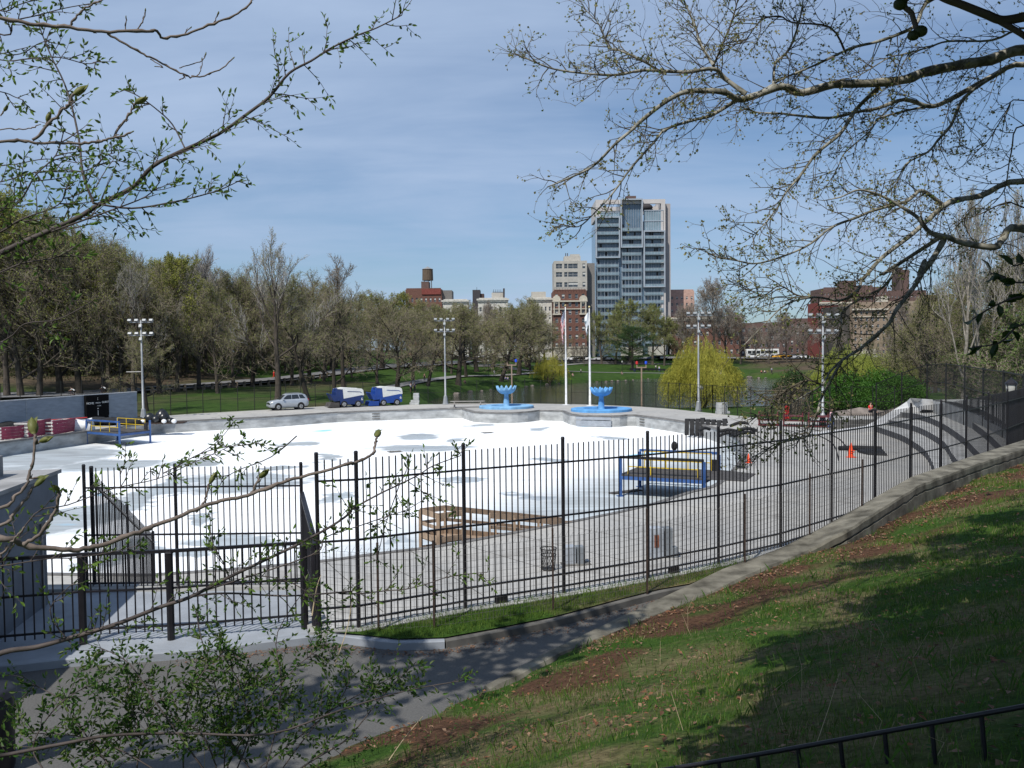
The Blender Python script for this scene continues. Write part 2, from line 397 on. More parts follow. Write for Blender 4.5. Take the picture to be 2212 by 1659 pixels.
def park_mat():
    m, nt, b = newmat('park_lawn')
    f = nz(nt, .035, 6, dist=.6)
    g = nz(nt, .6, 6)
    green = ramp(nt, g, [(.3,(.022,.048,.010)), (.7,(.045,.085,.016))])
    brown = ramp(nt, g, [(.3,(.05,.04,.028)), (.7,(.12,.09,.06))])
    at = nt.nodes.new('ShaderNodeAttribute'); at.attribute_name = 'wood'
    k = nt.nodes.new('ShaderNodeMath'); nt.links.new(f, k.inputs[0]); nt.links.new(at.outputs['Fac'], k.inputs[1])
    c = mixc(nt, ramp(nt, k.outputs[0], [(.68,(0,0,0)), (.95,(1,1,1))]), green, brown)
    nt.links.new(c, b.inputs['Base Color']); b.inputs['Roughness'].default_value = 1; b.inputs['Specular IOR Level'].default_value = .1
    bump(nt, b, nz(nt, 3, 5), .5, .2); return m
def hill_mat():
    m, nt, b = newmat('hill_turf')
    f = nz(nt, .45, 7, dist=.8); g = nz(nt, 14, 6)
    at = nt.nodes.new('ShaderNodeAttribute'); at.attribute_name = 'dirt'
    green = ramp(nt, g, [(.3,(.02,.048,.008)), (.7,(.05,.10,.016))])
    straw = ramp(nt, g, [(.3,(.075,.062,.03)), (.7,(.19,.16,.085))])
    soil = ramp(nt, g, [(.3,(.045,.024,.014)), (.7,(.12,.066,.04))])
    c = mixc(nt, ramp(nt, f, [(.47,(0,0,0)), (.6,(1,1,1))]), green, straw)
    k = nt.nodes.new('ShaderNodeMath'); nt.links.new(f, k.inputs[0]); nt.links.new(at.outputs['Fac'], k.inputs[1])
    c = mixc(nt, ramp(nt, k.outputs[0], [(.75,(0,0,0)), (1.05,(1,1,1))]), c, soil)
    nt.links.new(c, b.inputs['Base Color']); b.inputs['Roughness'].default_value = 1; b.inputs['Specular IOR Level'].default_value = .1
    bump(nt, b, nz(nt, 25, 6), .8, .05); return m
def water_mat():
    m, nt, b = newmat('lake_water')
    b.inputs['Base Color'].default_value = (.035,.04,.032,1); b.inputs['Roughness'].default_value = .06; b.inputs['IOR'].default_value = 1.33
    bump(nt, b, nz(nt, 1.6, 4, (1,2.5,1), .5), .25, .12); return m
def asphalt(name, c, lo=.75):
    m, nt, b = newmat(name)
    g = nz(nt, 40, 3); h = nz(nt, .6, 6, dist=1)
    a = ramp(nt, g, [(.3, tuple(x*.75 for x in c)), (.75, tuple(x*1.3 for x in c))])
    a = mixc(nt, ramp(nt, h, [(.4,(0,0,0)), (.7,(.6,.6,.6))]), a, tuple(x*lo for x in c))
    nt.links.new(a, b.inputs['Base Color']); b.inputs['Roughness'].default_value = .9; bump(nt, b, g, .4, .01); return m
# ============================================================ far park ground (one sheet out to the horizon)
def grid_sheet(xs, ys, hf):
    X, Y = np.meshgrid(xs, ys); Z = hf(X, Y); nx, ny = len(xs), len(ys)
    vs = np.stack([X.ravel(), Y.ravel(), Z.ravel()], 1)
    idx = np.arange(nx*ny).reshape(ny, nx)
    fs = np.stack([idx[:-1,:-1].ravel(), idx[:-1,1:].ravel(), idx[1:,1:].ravel(), idx[1:,:-1].ravel()], 1)
    return vs, fs
def mesh_np(name, vs, fs, mat, smooth=True):
    me = bpy.data.meshes.new(name); me.from_pydata(vs.tolist(), [], fs.tolist()); me.materials.append(mat)
    if smooth: me.polygons.foreach_set('use_smooth', [True]*len(fs))
    o = bpy.data.objects.new(name, me); COL.objects.link(o); WLOC[o.name] = Vector(); return o
xs = np.r_[-1800,-1200,-800,-550,-420,-330, np.arange(-270,-120,6), np.arange(-120,110,1.6), np.arange(110,320,7), 380,480,650,900,1300,1800]
ys = np.r_[-600,-300,-150,-80,-40,-10,10,25, np.arange(35,100,5), np.arange(100,300,1.6), np.arange(300,420,5), 450,500,600,800,1100,1600,2400]
def wh(X, Y):
    out = np.zeros_like(X)
    for i in range(X.shape[0]): out[i] = Hfar(X[i], Y[i])
    near = Y < 34
    return np.where(near, np.minimum(out, -2.7), out)
vs, fs = grid_sheet(xs, ys, wh)
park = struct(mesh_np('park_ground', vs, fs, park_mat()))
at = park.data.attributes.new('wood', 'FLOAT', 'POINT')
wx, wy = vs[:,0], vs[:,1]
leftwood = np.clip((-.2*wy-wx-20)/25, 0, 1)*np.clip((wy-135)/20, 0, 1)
shade = .75*leftwood+.5*np.clip((wx-60)/30, 0, 1)+.27*np.clip((-wx-.10*wy)/12, 0, 1)*(wy < 175)  # woodland brown weight; the left lawn term also stands in for tree shadows
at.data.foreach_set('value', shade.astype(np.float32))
# lake
m_ = MB(); m_.poly([V(-130,112,WATER), V(110,112,WATER), V(110,270,WATER), V(-130,270,WATER)])
lk = struct(m_.build('lake_water', water_mat(), origin=(0,0,0)))
# ============================================================ park drive and paths (draped strips)
road_m = asphalt('park_asphalt', (.16,.16,.165)); path_m = asphalt('path_asphalt', (.22,.215,.21))
def drape(name, cl, wd, mat, lift=.06, n=60, white=False):
    pts = resample(smooth_path([V(p[0],p[1],0) for p in cl], 6), n); wds = np.interp(np.linspace(0,1,n), np.linspace(0,1,len(wd)), wd)
    vs = []; 
    for i, p in enumerate(pts):
        d = (pts[min(i+1,n-1)]-pts[max(0,i-1)]); nrm = Vector((-d.y, d.x, 0)).normalized()
        for k in range(5):
            q = p+nrm*wds[i]*(k/4-.5); vs.append(q)
    hz = Hfar(np.array([v.x for v in vs]), np.array([v.y for v in vs]), False)
    hz = np.array([h for h in hz]).reshape(n, 5); hz = np.maximum(hz, hz.mean(axis=1, keepdims=True))+lift
    vs = [(v.x, v.y, float(h)) for v, h in zip(vs, hz.ravel())]
    b = MB(); b.add(vs, [(i*5+k, i*5+k+1, (i+1)*5+k+1, (i+1)*5+k) for i in range(n-1) for k in range(4)])
    return struct(b.build(name, mat, origin=(0,0,0), smooth=True))
rp = [GT(x, y) for x, y in ((-250,866),(0,859),(150,854),(303,844),(420,836),(540,828),(640,818),(728,806),(800,796))]
rp2 = [rp[-1]+V(8,22,0), rp[-1]+V(30,60,0)]
park_drive = rp+rp2
drape('park_drive', park_drive, [7,7,7,7,8,10,14,14,9], road_m, .12, 90)
drape('winding_path', [GT(x, y) for x, y in ((822,841),(870,832),(916,823),(980,815),(1068,812),(1120,809),(1180,805))], [3,3,3,3,3], path_m)
drape('lawn_path', [GT(x, y) for x, y in ((1020,792),(1080,792),(1110,797),(1160,803),(1215,802),(1300,805),(1400,806),(1440,807))], [4,5,5,3,2.5,2.5,2.5], path_m)
drape('street_side_path', [GT(x, y) for x, y in ((830,790),(950,786),(1080,788),(1240,787),(1340,787),(1450,787),(1560,789))], [4,3,3,3], path_m)
street_pts = [V(-210,318,0),V(-60,318,0),V(0,318,0),V(80,322,0),V(130,330,0),V(200,335,0),V(280,340,0)]
drape('street', street_pts, [12]*4, road_m, .25, 80)
# ============================================================ deck, rink floor and rink wall
deckm = deck_mat()
outer = [V(p.x,p.y,0) for p in deck_poly]; hole = [V(p.x,p.y,0) for p in pool]
def fill(name, loops, z, mat):
    tris = geometry.tessellate_polygon([[Vector((p.x,p.y,0)) for p in L] for L in loops])
    vs = [(p.x,p.y,z) for L in loops for p in L]
    b = MB(); b.add(vs, tris)
    me = bpy.data.meshes.new(name); bm = bmesh.new(); vv = [bm.verts.new(v) for v in b.v]
    for t in tris:
        try: bm.faces.new([vv[i] for i in t])
        except ValueError: pass
    bmesh.ops.recalc_face_normals(bm, faces=bm.faces)
    for f in bm.faces:
        if f.normal.z < 0: f.normal_flip()
    bm.to_mesh(me); bm.free(); me.materials.append(mat)
    o = bpy.data.objects.new(name, me); COL.objects.link(o); WLOC[o.name] = Vector(); return o
struct(fill('rink_deck', [outer, hole], 0, deckm))
b = MB(); n = len(outer)
for i in range(n):
    p, q = outer[i], outer[(i+1)%n]; b.poly([(p.x,p.y,-.004),(q.x,q.y,-.004),(q.x,q.y,-3),(p.x,p.y,-3)])
struct(b.build('deck_edge_slab', conc_d, origin=(0,0,0)))
c_ = sum((p for p in pool), Vector())/len(pool)
ice = fill('rink_ice_floor', [hole], POOL_Z, ice_mat()); ice['kind'] = 'structure'
# shift ice origin so that the mask coordinates are centred
ice.data.transform(Matrix.Translation((10,-70,0))); ice.location = (-10,70,0)
b = MB(); n = len(pool)
wallm = M('rink_wall_concrete', (.36,.37,.37), .85, .35, .7, .1, stretch=(1,1,2.5))
for i in range(n):
    p, q = pool[i], pool[(i+1)%n]
    b.poly([(p.x,p.y,-.1),(q.x,q.y,-.1),(q.x,q.y,POOL_Z-.3),(p.x,p.y,POOL_Z-.3)])
rw = b.build('rink_wall', wallm, origin=(0,0,0)); tag(rw, 'curved grey concrete wall around the white rink floor', 'wall')
# coping: dark lip all round
def offset_loop(loop, d):
    out = []; n = len(loop)
    for i in range(n):
        a, c = loop[i-1], loop[(i+1)%n]; t = (c-a); nrm = Vector((t.y,-t.x,0)).normalized(); out.append(loop[i]+nrm*d)
    return out
area = sum(pool[i].x*pool[(i+1)%n].y-pool[(i+1)%n].x*pool[i].y for i in range(n))
sg = 1 if area > 0 else -1
ins = offset_loop(pool, -sg*.07); outs = offset_loop(pool, sg*.22)
rs = []
b = MB()
for i in range(n):
    j = (i+1) % n
    A_, B_, C_, D_ = ins[i], ins[j], outs[j], outs[i]
    b.poly([(A_.x,A_.y,.03),(B_.x,B_.y,.03),(C_.x,C_.y,.03),(D_.x,D_.y,.03)])
    b.poly([(A_.x,A_.y,.03),(A_.x,A_.y,-.12),(B_.x,B_.y,-.12),(B_.x,B_.y,.03)])
    b.poly([(D_.x,D_.y,.03),(C_.x,C_.y,.03),(C_.x,C_.y,-.05),(D_.x,D_.y,-.05)])
    b.poly([(A_.x,A_.y,-.12),(pool[i].x,pool[i].y,-.12),(pool[j].x,pool[j].y,-.12),(B_.x,B_.y,-.12)])
b.build('coping', M('coping_stone', (.16,.155,.15), .8, .3, 1), rw)
def wall_plate(x, y, w_, z0, z1, mat, name='plate'):
    p = G(x, y, 0); k = min(range(len(pool)), key=lambda i: (pool[i]-p).length)
    a, c = pool[k-1], pool[(k+1)%len(pool)]; t = (c-a).normalized(); nn = Vector((-t.y, t.x, 0))
    if (c_-p).dot(nn) < 0: nn = -nn
    q = pool[k]+nn*.03
    bb = MB(); bb.obox(q+V(0,0,(z0+z1)/2), t*w_/2, nn*.03, (0,0,(z1-z0)/2)); bb.build(name, mat, rw)
for (x, y) in ((804,887),(1380,899)):
    wall_plate(x, y, .9, -.42, -.32, conc_d, 'step_slot'); wall_plate(x, y, .9, -.72, -.62, conc_d, 'step_slot'); wall_plate(x, y, .9, -1.0, -.92, conc_d, 'step_slot')
wall_plate(1290, 898, 3.9, -1.15, -.55, whitep, 'pale_panel'); wall_plate(1290, 898, 3.9, -.45, -.16, whitep, 'pale_panel')
# ---------------------------------------------------------- concrete joint lines on the deck
b = MB(); jl = []
rng = random.Random(5)
for k in range(-8, 12):
    p = V(-20+k*5.2, 20, 0); 
loopo = offset_loop(pool, sg*3.2)
for i in range(0, n, 3):
    p, q = outs[i], offset_loop(pool, sg*2.9)[i]
    q = q+(q-p)*(1.4 if p.y < 58 and p.x > -12 and p.x < 14 else 0); b.bar(V(p.x,p.y,.002), V(q.x,q.y,.002), .03, .006)
struct(b.build('deck_joints', conc_d, origin=(0,0,0)))
# long joints on the near apron
# ============================================================ near hillside
PATH_Z = 3.0
base_line = [(1050,1490,3.0),(1180,1425,3.0),(1300,1365,3.02),(1500,1285,3.05),(1650,1222,3.12),(1810,1166,3.2)]
hp = [G(*p) for p in base_line]
pA = A(2001,1088,20.3); pB = A(2212,1003,25.5)
hp += [pA, pB]
hillc = hp+[A(2212,1659,3.7),A(1600,1659,4.6),A(1106,1659,6.0),A(2212,1300,9.0),A(1700,1400,9.2),A(2212,1150,14.5),A(1400,1500,8.2),
  V(0,0,5.62),V(-1.5,3,4.6),V(0,-6,6.6),V(8,0,7.6),V(14,6,7.6),V(-3.5,5.5,3.1),V(-2.9,7.6,3.0),V(-6,2,3.1),V(-6,-6,4.0),V(22,24,4.6),V(20,14,6.6),V(30,34,4.5)]
hill_f = tps(hillc, .05)
path_edge = [G(x, y, PATH_Z) for x, y in ((-300,1900),(300,1800),(560,1720),(700,1635),(800,1590),(930,1548),(1030,1496))]
wall_far = [(1045,1478,3.06),(1180,1407,3.06),(1330,1335,3.08),(1480,1266,3.12),(1560,1228,3.2),(1686,1183,3.24)]
wf = [G(*p) for p in wall_far]+[A(1770,1141,18.3),A(1968,1030,21.3),A(2100,985,24.6),A(2212,950,28.3),A(2260,935,30)]
wall_near = [(1062,1492,3.05),(1215,1412,3.05),(1375,1348,3.08),(1530,1283,3.12),(1620,1240,3.2),(1745,1190,3.26)]
wn = [G(*p) for p in wall_near]+[A(1831,1145,17.3),A(1986,1048,20.3),A(2110,1003,23.2),A(2212,970,26.0),A(2260,955,27.5)]
near_poly = [V(-12,-8,0),V(32,-8,0),V(32,36,0)]+[V(p.x,p.y,0) for p in reversed(fence_pts)]+[V(-3.6,15.1,0),V(-7.4,15.1,0),V(-12,15.1,0)]
hill_edge = path_edge+[V(p.x,p.y,0) for p in wn]
hill_side_poly = [V(-12,-8,0),V(32,-8,0),V(32,36,0)]+[V(p.x,p.y,0) for p in reversed(hill_edge)]
def Hnear(x, y):
    x = np.asarray(x, float); y = np.asarray(y, float)
    h = hill_f(x, y)
    s = sdist(hill_side_poly, x, y)
    h = np.where(s < 0, np.maximum(h, PATH_Z+.0+np.clip(-s,0,1)*.05), PATH_Z-.12)
    h = np.where((s < 0) & (s > -.25), np.minimum(h, PATH_Z+.08-.0*s) if False else h, h)
    h = np.clip(h, 2.8, 9)
    return h
gx = np.arange(-12, 32.01, .2); gy = np.arange(-8, 36.01, .2)
vs, fs = grid_sheet(gx, gy, lambda X, Y: np.array([Hnear(X[i], Y[i]) for i in range(X.shape[0])]))
cen = vs[fs].mean(axis=1); keep = sdist(near_poly, cen[:,0], cen[:,1]) < .12; fs = fs[keep]
bump_ = np.array([noise.noise((v[0]*1.3, v[1]*1.3, 0))*.05+noise.noise((v[0]*4, v[1]*4, 3))*.02 for v in vs])
sd = sdist(hill_side_poly, vs[:,0], vs[:,1]); vs[:,2] += bump_*np.clip(-sd*2, 0, 1)
hill = struct(mesh_np('hillside', vs, fs, hill_mat()))
at = hill.data.attributes.new('dirt', 'FLOAT', 'POINT')
wd_ = np.clip(1.25-np.abs(-sd-.8)/(.75+.055*np.clip(vs[:,1],0,25)), 0, 1)*.55*np.clip(.8+2.2*np.array([noise.noise((v[0]*.8, v[1]*.8, 11)) for v in vs]), .1, 1.3)
at.data.foreach_set('value', wd_.astype(np.float32))
from mathutils.bvhtree import BVHTree
bvh_hill = BVHTree.FromPolygons([tuple(v) for v in vs], [tuple(f) for f in fs.tolist()])
def Hh(x, y):
    h = bvh_hill.ray_cast(Vector((x, y, 30)), Vector((0, 0, -1)))
    return h[0].z if h[0] else float(Hnear(np.array([x]), np.array([y]))[0])
# path asphalt
kerb_img = [(-200,1445),(0,1432),(130,1418),(250,1409),(370,1402),(520,1386),(650,1371),(705,1364),(780,1372),(860,1381),(960,1378),(1060,1360),(1200,1332),(1330,1297),(1420,1274),(1490,1262)]
kerb = [G(x, y, 3.13) for x, y in kerb_img]
pathm = asphalt('near_path_asphalt', (.098,.096,.092))
pth = [V(p.x,p.y,0) for p in resample(kerb, 40)]+[V(p.x,p.y,0) for p in reversed(resample([V(p.x+.45,p.y-.45,0) for p in path_edge]+[V(p.x,p.y,0) for p in wn[:5]], 40))]+[V(-12,-2,0),V(-12,11.5,0)]
struct(fill('asphalt_path', [pth], PATH_Z, pathm))
# grass strip between kerb and fence, and the painted landing
def Hstrip(p): return 3.12
strip = [V(p.x,p.y,0) for p in kerb[7:]]+[V(p.x,p.y,0) for p in reversed(fence_pts[:7])]
struct(fill('grass_strip', [strip], 3.14, hill.data.materials[0]))
landing = [V(p.x,p.y,0) for p in kerb[:8]]+[V(p.x,p.y,0) for p in (fence_pts[0],)]+[V(-3.6,15.2,0),V(-7.4,15.2,0),V(-12,15.2,0)]
struct(fill('painted_landing', [landing], 3.095, whitep))
def kerb_mesh(pts, mat, name, label, z1=3.115, wd=.16):
    b = MB(); pts = resample(smooth_path(pts, 4), 60); rs = []
    for i, p in enumerate(pts):
        d = (pts[min(i+1,59)]-pts[max(i-1,0)]); nn = Vector((-d.y,d.x,0)).normalized()*wd/2; p = V(p.x,p.y,0)
        rs.append([p-nn+V(0,0,2.9), p-nn+V(0,0,z1-.015), p-nn*.85+V(0,0,z1), p+nn*.85+V(0,0,z1), p+nn+V(0,0,z1-.015), p+nn+V(0,0,2.9)])
    b.rings(rs); return tag(b.build(name, mat), label, 'kerb')
kerb_mesh(kerb[:11], whitep, 'painted_kerb', 'white painted kerb between asphalt path and low iron fence')
kerb_mesh(kerb[10:], conc_d, 'concrete_kerb', 'bare grey concrete kerb bordering the grass strip by the tall fence')
# retaining wall beneath the fences (drops to the rink deck)
b = MB(); fp = [V(-12,15.2,0),V(-7.4,15.2,0),V(-3.6,15.2,0)]+fence_pts
rs = []
for i, p in enumerate(fp):
    d = fp[min(i+1,len(fp)-1)]-fp[max(i-1,0)]; nn = Vector((-d.y,d.x,0)).normalized()*.16
    q = V(p.x,p.y,0); t_ = 3.155
    if i > 8: t_ = 3.2
    rs.append([q-nn+V(0,0,-.5), q-nn+V(0,0,t_), q+nn+V(0,0,t_), q+nn+V(0,0,-.5)])
b.rings(rs); tag(b.build('retaining_wall', conc), 'low concrete footing wall under the tall black iron fence', 'wall')
# broad topped parapet wall on the right
stonem = M('weathered_parapet', (.22,.205,.165), .95, .5, 2.2, .6, col2=(.06,.055,.042))
b = MB(); wf_ = resample(wf, 140); wn_ = resample(wn, 140); rs = []
for i in range(140):
    a, c = wf_[i], wn_[i]; t = i/139
    dd = (V(a.x,a.y,0)-V(c.x,c.y,0)).normalized()
    zb = Hh(c.x-dd.x*.15, c.y-dd.y*.15)-.25; zt = (c.z+a.z)/2
    wob = noise.noise((i*.4,0,0))*.02; jz = noise.noise((i*1.7,3,0))*.035*min(1,i/25); jw = .012+.02*abs(noise.noise((i*2.3,7,0)))*min(1,i/20)
    rs.append([V(a.x,a.y,-.0+2.2), V(a.x,a.y,a.z-.03), V(a.x,a.y,a.z)-dd*.04, V(c.x,c.y,c.z+wob)+dd*.05, V(c.x,c.y,c.z-.05+wob), V(c.x,c.y,c.z-.17+jz), V(c.x,c.y,c.z-.18+jz)+dd*.09, V(c.x,c.y,c.z-.20+jz-jw)+dd*.09, V(c.x,c.y,c.z-.21+jz-jw), V(c.x,c.y,min(zb,c.z-.3))-dd*.05])
b.rings(rs); tag(b.build('parapet_wall', stonem), 'broad weathered concrete parapet wall climbing right beside the leaf litter', 'wall')

for x, y, lb in ((853,976,'small dark drain grate in the ice left of centre'),(1053,935,'small dark drain grate in the far middle of the ice')):
    p = G(x, y, POOL_Z); b = MB(); b.cbox(p+V(0,0,.004), 1.1, 1.1, .02, .4)
    for k in range(5): b.cbox(p+V(-.4+k*.2,0,.026), .08, .9, .012, 0)
    tag(b.build('drain_grate', conc_d), lb, 'grate')
# ============================================================ tall black iron fence (pickets are the panel's pattern)
def iron_panel(p, q, z0, z1, name='panel', parent=None, rails=(.12,.97,1.95), pick=.105, pr=.0106, rr=.017, tops=.0, z0b=None, z1b=None, n=4):
    b = MB(); p = V(p.x,p.y,0); q = V(q.x,q.y,0); L = (q-p).length; d = (q-p)/L; k = max(2, int(round(L/pick)))
    z0b = z0 if z0b is None else z0b; z1b = z1 if z1b is None else z1b
    for i in range(1, k):
        t = i/k; c = p.lerp(q, t); a0 = z0+(z0b-z0)*t; a1 = z1+(z1b-z1)*t
        b.tube([c+V(0,0,a0), c+V(0,0,a1-.01), c+V(0,0,a1)], [pr, pr, pr*.5], n)
    for r in rails:
        b.bar(p+V(0,0,z0+r), q+V(0,0,z0b+r), rr*2, rr*1.6)
    return b.build(name, iron, parent)
def post(p, z0, z1, w_=.03, name='post', parent=None, cap=True):
    b = MB(); b.tube([V(p.x,p.y,z0), V(p.x,p.y,z1)], w_, 8)
    if cap: b.tube([V(p.x,p.y,z1), V(p.x,p.y,z1+.03)], [w_*1.15, w_*.8], 8)
    return b.build(name, iron, parent, smooth=False)
f = thing('iron_fence', 'tall black iron picket fence running from the gate along the wall to the right', 'fence', tuple(fence_pts[0]))
for i in range(len(fence_pts)-1):
    zt = FENCE_Z-.08
    iron_panel(fence_pts[i], fence_pts[i+1], zt, FENCE_Z+2.38, parent=f, rails=(.1,.3,1.27,2.15))
for i, p in enumerate(fence_pts): post(p, 2.9, FENCE_Z+2.46, parent=f)
for i in (2, 4):
    c = fence_pts[i].lerp(fence_pts[i+1], .35); b = MB(); b.cbox(V(c.x,c.y,3.1), .2, .08, .16, .5); b.build('footing_bracket', iron, f)
# left run standing on the painted landing
l0, l1 = V(-7.39,15.2,0), V(-3.65,15.2,0); lm = l0.lerp(l1, .42)
f = thing('iron_fence', 'tall black iron picket fence across the back of the painted landing', 'fence', (l0.x,l0.y,3.1))
for a, c in ((l0,lm),(lm,l1)): iron_panel(a, c, 3.15, 5.22, parent=f, rails=(.06,.9,1.72))
for p in (l0, lm, l1): post(p, 3.1, 5.25, parent=f)
# stair fence going down to the deck
s0 = V(-7.33,15.35,0); s1 = V(-8.6,21.0,0)
f = thing('stair_fence', 'black iron fence sloping down the stairs beyond the landing corner', 'fence', (s0.x,s0.y,3))
for t0, t1 in ((0,.5),(.5,1)):
    a, c = s0.lerp(s1, t0), s0.lerp(s1, t1)
    iron_panel(a, c, 3.0-t0*1.75, 5.15-t0*2.3, parent=f, rails=(.1,), z0b=3.0-t1*1.75, z1b=5.15-t1*2.3, pick=.12, pr=.010)
    b = MB(); b.bar(a+V(0,0,4.95-t0*2.3), c+V(0,0,4.95-t1*2.3), .04); b.build('top_rail', iron, f)
for t in (0,.5,1): post(s0.lerp(s1,t), 2.4-t*2.2, 5.2-t*2.3, .035, parent=f)
b = MB(); rs_ = []
for k in range(16):
    t = k/16; c = s0.lerp(s1, t)+V(.9,.1,0); b.cbox(V(c.x,c.y,-.2), 1.7, .42, 3.25-t*2.9)
tag(b.build('concrete_stairs', conc), 'grey concrete stairs leading down behind the tall fence', 'stairs')
# return gate between both runs
g0 = V(l1.x+.02, l1.y-.05, 0); g1 = V(fence_pts[0].x-.03, fence_pts[0].y, 0)
f = thing('gate', 'narrow black iron gate leaf with sloping top beside the fence end', 'gate', (g0.x,g0.y,3.1))
iron_panel(g0, g1, 3.15, 4.75, parent=f, z1b=4.45, rails=(.1,.55), pick=.1, pr=.014)
b = MB(); b.bar(g0+V(0,0,4.75), g1+V(0,0,4.4), .07, .05); b.build('top_rail', iron, f)
post(g0.lerp(g1,.12), 3.0, 4.7, .04, parent=f); post(g0.lerp(g1,.9), 3.0, 4.45, .06, parent=f)
# low fence
lf = [A(-60,1225,12.0), A(175,1208,12.35), A(365,1195,12.5), A(655,1178,12.95)]
f = thing('low_iron_fence', 'waist-high black iron fence on the white kerb at left', 'fence', (lf[1].x,lf[1].y,3.12))
for a, c in zip(lf, lf[1:]):
    iron_panel(a, c, 3.22, 4.36, parent=f, rails=(.08,.62), pick=.12, pr=.0115)
    b = MB(); b.bar(V(a.x,a.y,4.37), V(c.x,c.y,4.37), .05, .045); b.build('top_rail', iron, f)
for p in lf[1:]: post(p, 3.08, 4.34, .055, parent=f)
# wire mesh fence in front of the tall fence
wm = M('galvanised_wire', (.1,.095,.09), .6, .3, 5, metal=.3); rust = M('rusty_iron', (.045,.03,.024), .9, .5, 20, .3)
wpx = [(700,1352),(818,1362),(938,1356),(1066,1338),(1195,1318),(1300,1300),(1398,1280),(1500,1250),(1609,1216),(1680,1192),(1749,1165),(1862,1120)]
wpts = [G(x, y, 3.14) for x, y in wpx[:8]]+[wf[5]+V(0,0,0) if False else G(1609,1216,3.2), G(1680,1192,3.2), A(1749,1158,17.9), A(1862,1100,19.4)]
wpts = [V(p.x,p.y,min(p.z,3.4)) for p in wpts]
f = thing('wire_fence', 'low sagging wire mesh fence on thin rusty stakes in front of the tall fence', 'fence', tuple(wpts[0]))
b = MB()
for a, c in zip(wpts, wpts[1:]):
    L = (c-a).length; k = int(L/.055)
    for i in range(k):
        q = a.lerp(c, i/k); b.tube([q, q+V(random.uniform(-.01,.01),0,1.12)], .0024, 3, False)
        if i % 2 == 0: b.tube([q+V(0,0,1.12), q+(c-a)/L*.05+V(0,0,1.2)], .0024, 3, False)
    z = .03
    while z < 1.15: b.tube([a+V(0,0,z), a.lerp(c,.5)+V(0,0,z-.01), c+V(0,0,z)], .0025, 3, False); z += .1
b.build('wire_mesh', wm, f)
for i in (1,2,4,6,8,10,11):
    p = wpts[i]; b = MB(); b.bar(p-V(0,0,.25), p+V(0,0,1.28 if i != 6 else 1.4), .04, .03); b.build('stake', rust, f)
# hoop rail at the bottom right, in front of the camera
rail = [A(x, y, d) for x, y, d in ((1400,1668,4.75),(1571,1641,4.5),(1760,1608,4.28),(1975,1569,4.05),(2212,1526,3.85),(2350,1500,3.75))]
f = thing('low_rail', 'thin black hoop rail above dark grass in the bottom right corner', 'railing', tuple(rail[0]))
b = MB(); b.tube(smooth_path(rail, 4), .012, 6); b.build('top_rail', iron, f, smooth=True)
for q in resample(rail, 11):
    b = MB(); b.tube([q, V(q.x+.02,q.y-.02,Hh(q.x,q.y)-.1)], .011, 6); b.build('upright', iron, f)
# bin at lower left
p = V(-5.32, 8.75, PATH_Z); f = thing('litter_bin', 'dark metal litter bin on the path at the far left edge', 'bin', tuple(p))
b = MB(); b.lathe([(.24,0),(.26,.05),(.27,.75),(.25,.78)], p, 20); b.build('body', iron, f, smooth=True)
b = MB(); b.lathe([(.29,.77),(.29,.83),(.2,.84)], p, 20); b.build('rim', iron, f, smooth=True)
# booth on the left
bc = A(125,1018,14.6); bn = A(-90,1095,11.2)
bw = M('blue_grey_paint', (.17,.19,.22), .8, .2, 1.5); bt = M('booth_roofing', (.3,.3,.3), .9, .3, 2)
zr = bc.z; u = (V(bn.x,bn.y,0)-V(bc.x,bc.y,0)).normalized(); nn = Vector((u.y,-u.x,0))
if nn.x < 0: nn = -nn
f = thing('booth', 'blue-grey painted booth with overhanging flat roof behind the low fence', 'booth', (bc.x,bc.y,3.1))
b = MB(); c0 = V(bc.x,bc.y,0)-nn*.14+u*.05
def quadbox(b, c, u, n, L, W, z0, z1):
    b.obox(c+u*L/2-n*W/2+V(0,0,(z0+z1)/2), u*L/2, n*W/2, (0,0,(z1-z0)/2))
quadbox(b, c0+u*.15, u, nn, 5, 4, 2.9, zr-.75); b.build('wall', bw, f)
b = MB(); quadbox(b, V(bc.x,bc.y,0), u, nn, 5.3, 4.3, zr-.72, zr-.03); b.build('fascia', bw, f)
b = MB(); quadbox(b, V(bc.x,bc.y,0)-u*.05+nn*.04, u, nn, 5.4, 4.38, zr-.03, zr+.03); b.build('roof_edge', bt, f)
b = MB(); quadbox(b, V(bc.x,bc.y,0)+u*.6-nn*.6, u, nn, 4, 1.6, zr+.03, zr+.35); b.build('roof_box', bt, f)
b = MB(); quadbox(b, c0+u*.35+nn*.03, u, nn, .06, .06, 3.1, zr-.75); b.build('corner_pipe', bt, f)
# lamppost on the right
p = V(*A(2184,860,30)); p.z = 3.4
lampm = M('frosted_glass', (.4,.4,.37), .35, .1, 5)
f = thing('lamp_post', 'black park lamp post with frosted glass lantern by the right fence', 'lamp post', tuple(p))
zt = A(2184,818,30).z
b = MB(); b.lathe([(.16,-.3),(.15,.2),(.09,.3),(.06,.6),(.05,1.6),(.06,1.65),(.045,1.7),(.045,zt-p.z-.75),(.1,zt-p.z-.72)], p, 12); b.build('post', iron, f, smooth=True)
b = MB(); b.lathe([(.07,0),(.15,.28),(.17,.46),(.15,.5)], V(p.x,p.y,zt-.68), 12); b.build('lantern_glass', lampm, f, smooth=True)
b = MB(); b.lathe([(.2,0),(.19,.06),(.1,.14),(.05,.17),(.03,.24)], V(p.x,p.y,zt-.2), 12)
for k in range(4):
    t = k*math.pi/2+.4; c, s = math.cos(t), math.sin(t)
    b.bar(V(p.x+.09*c,p.y+.09*s,zt-.7), V(p.x+.18*c,p.y+.18*s,zt-.2), .025)
b.build('lantern_frame', iron, f)
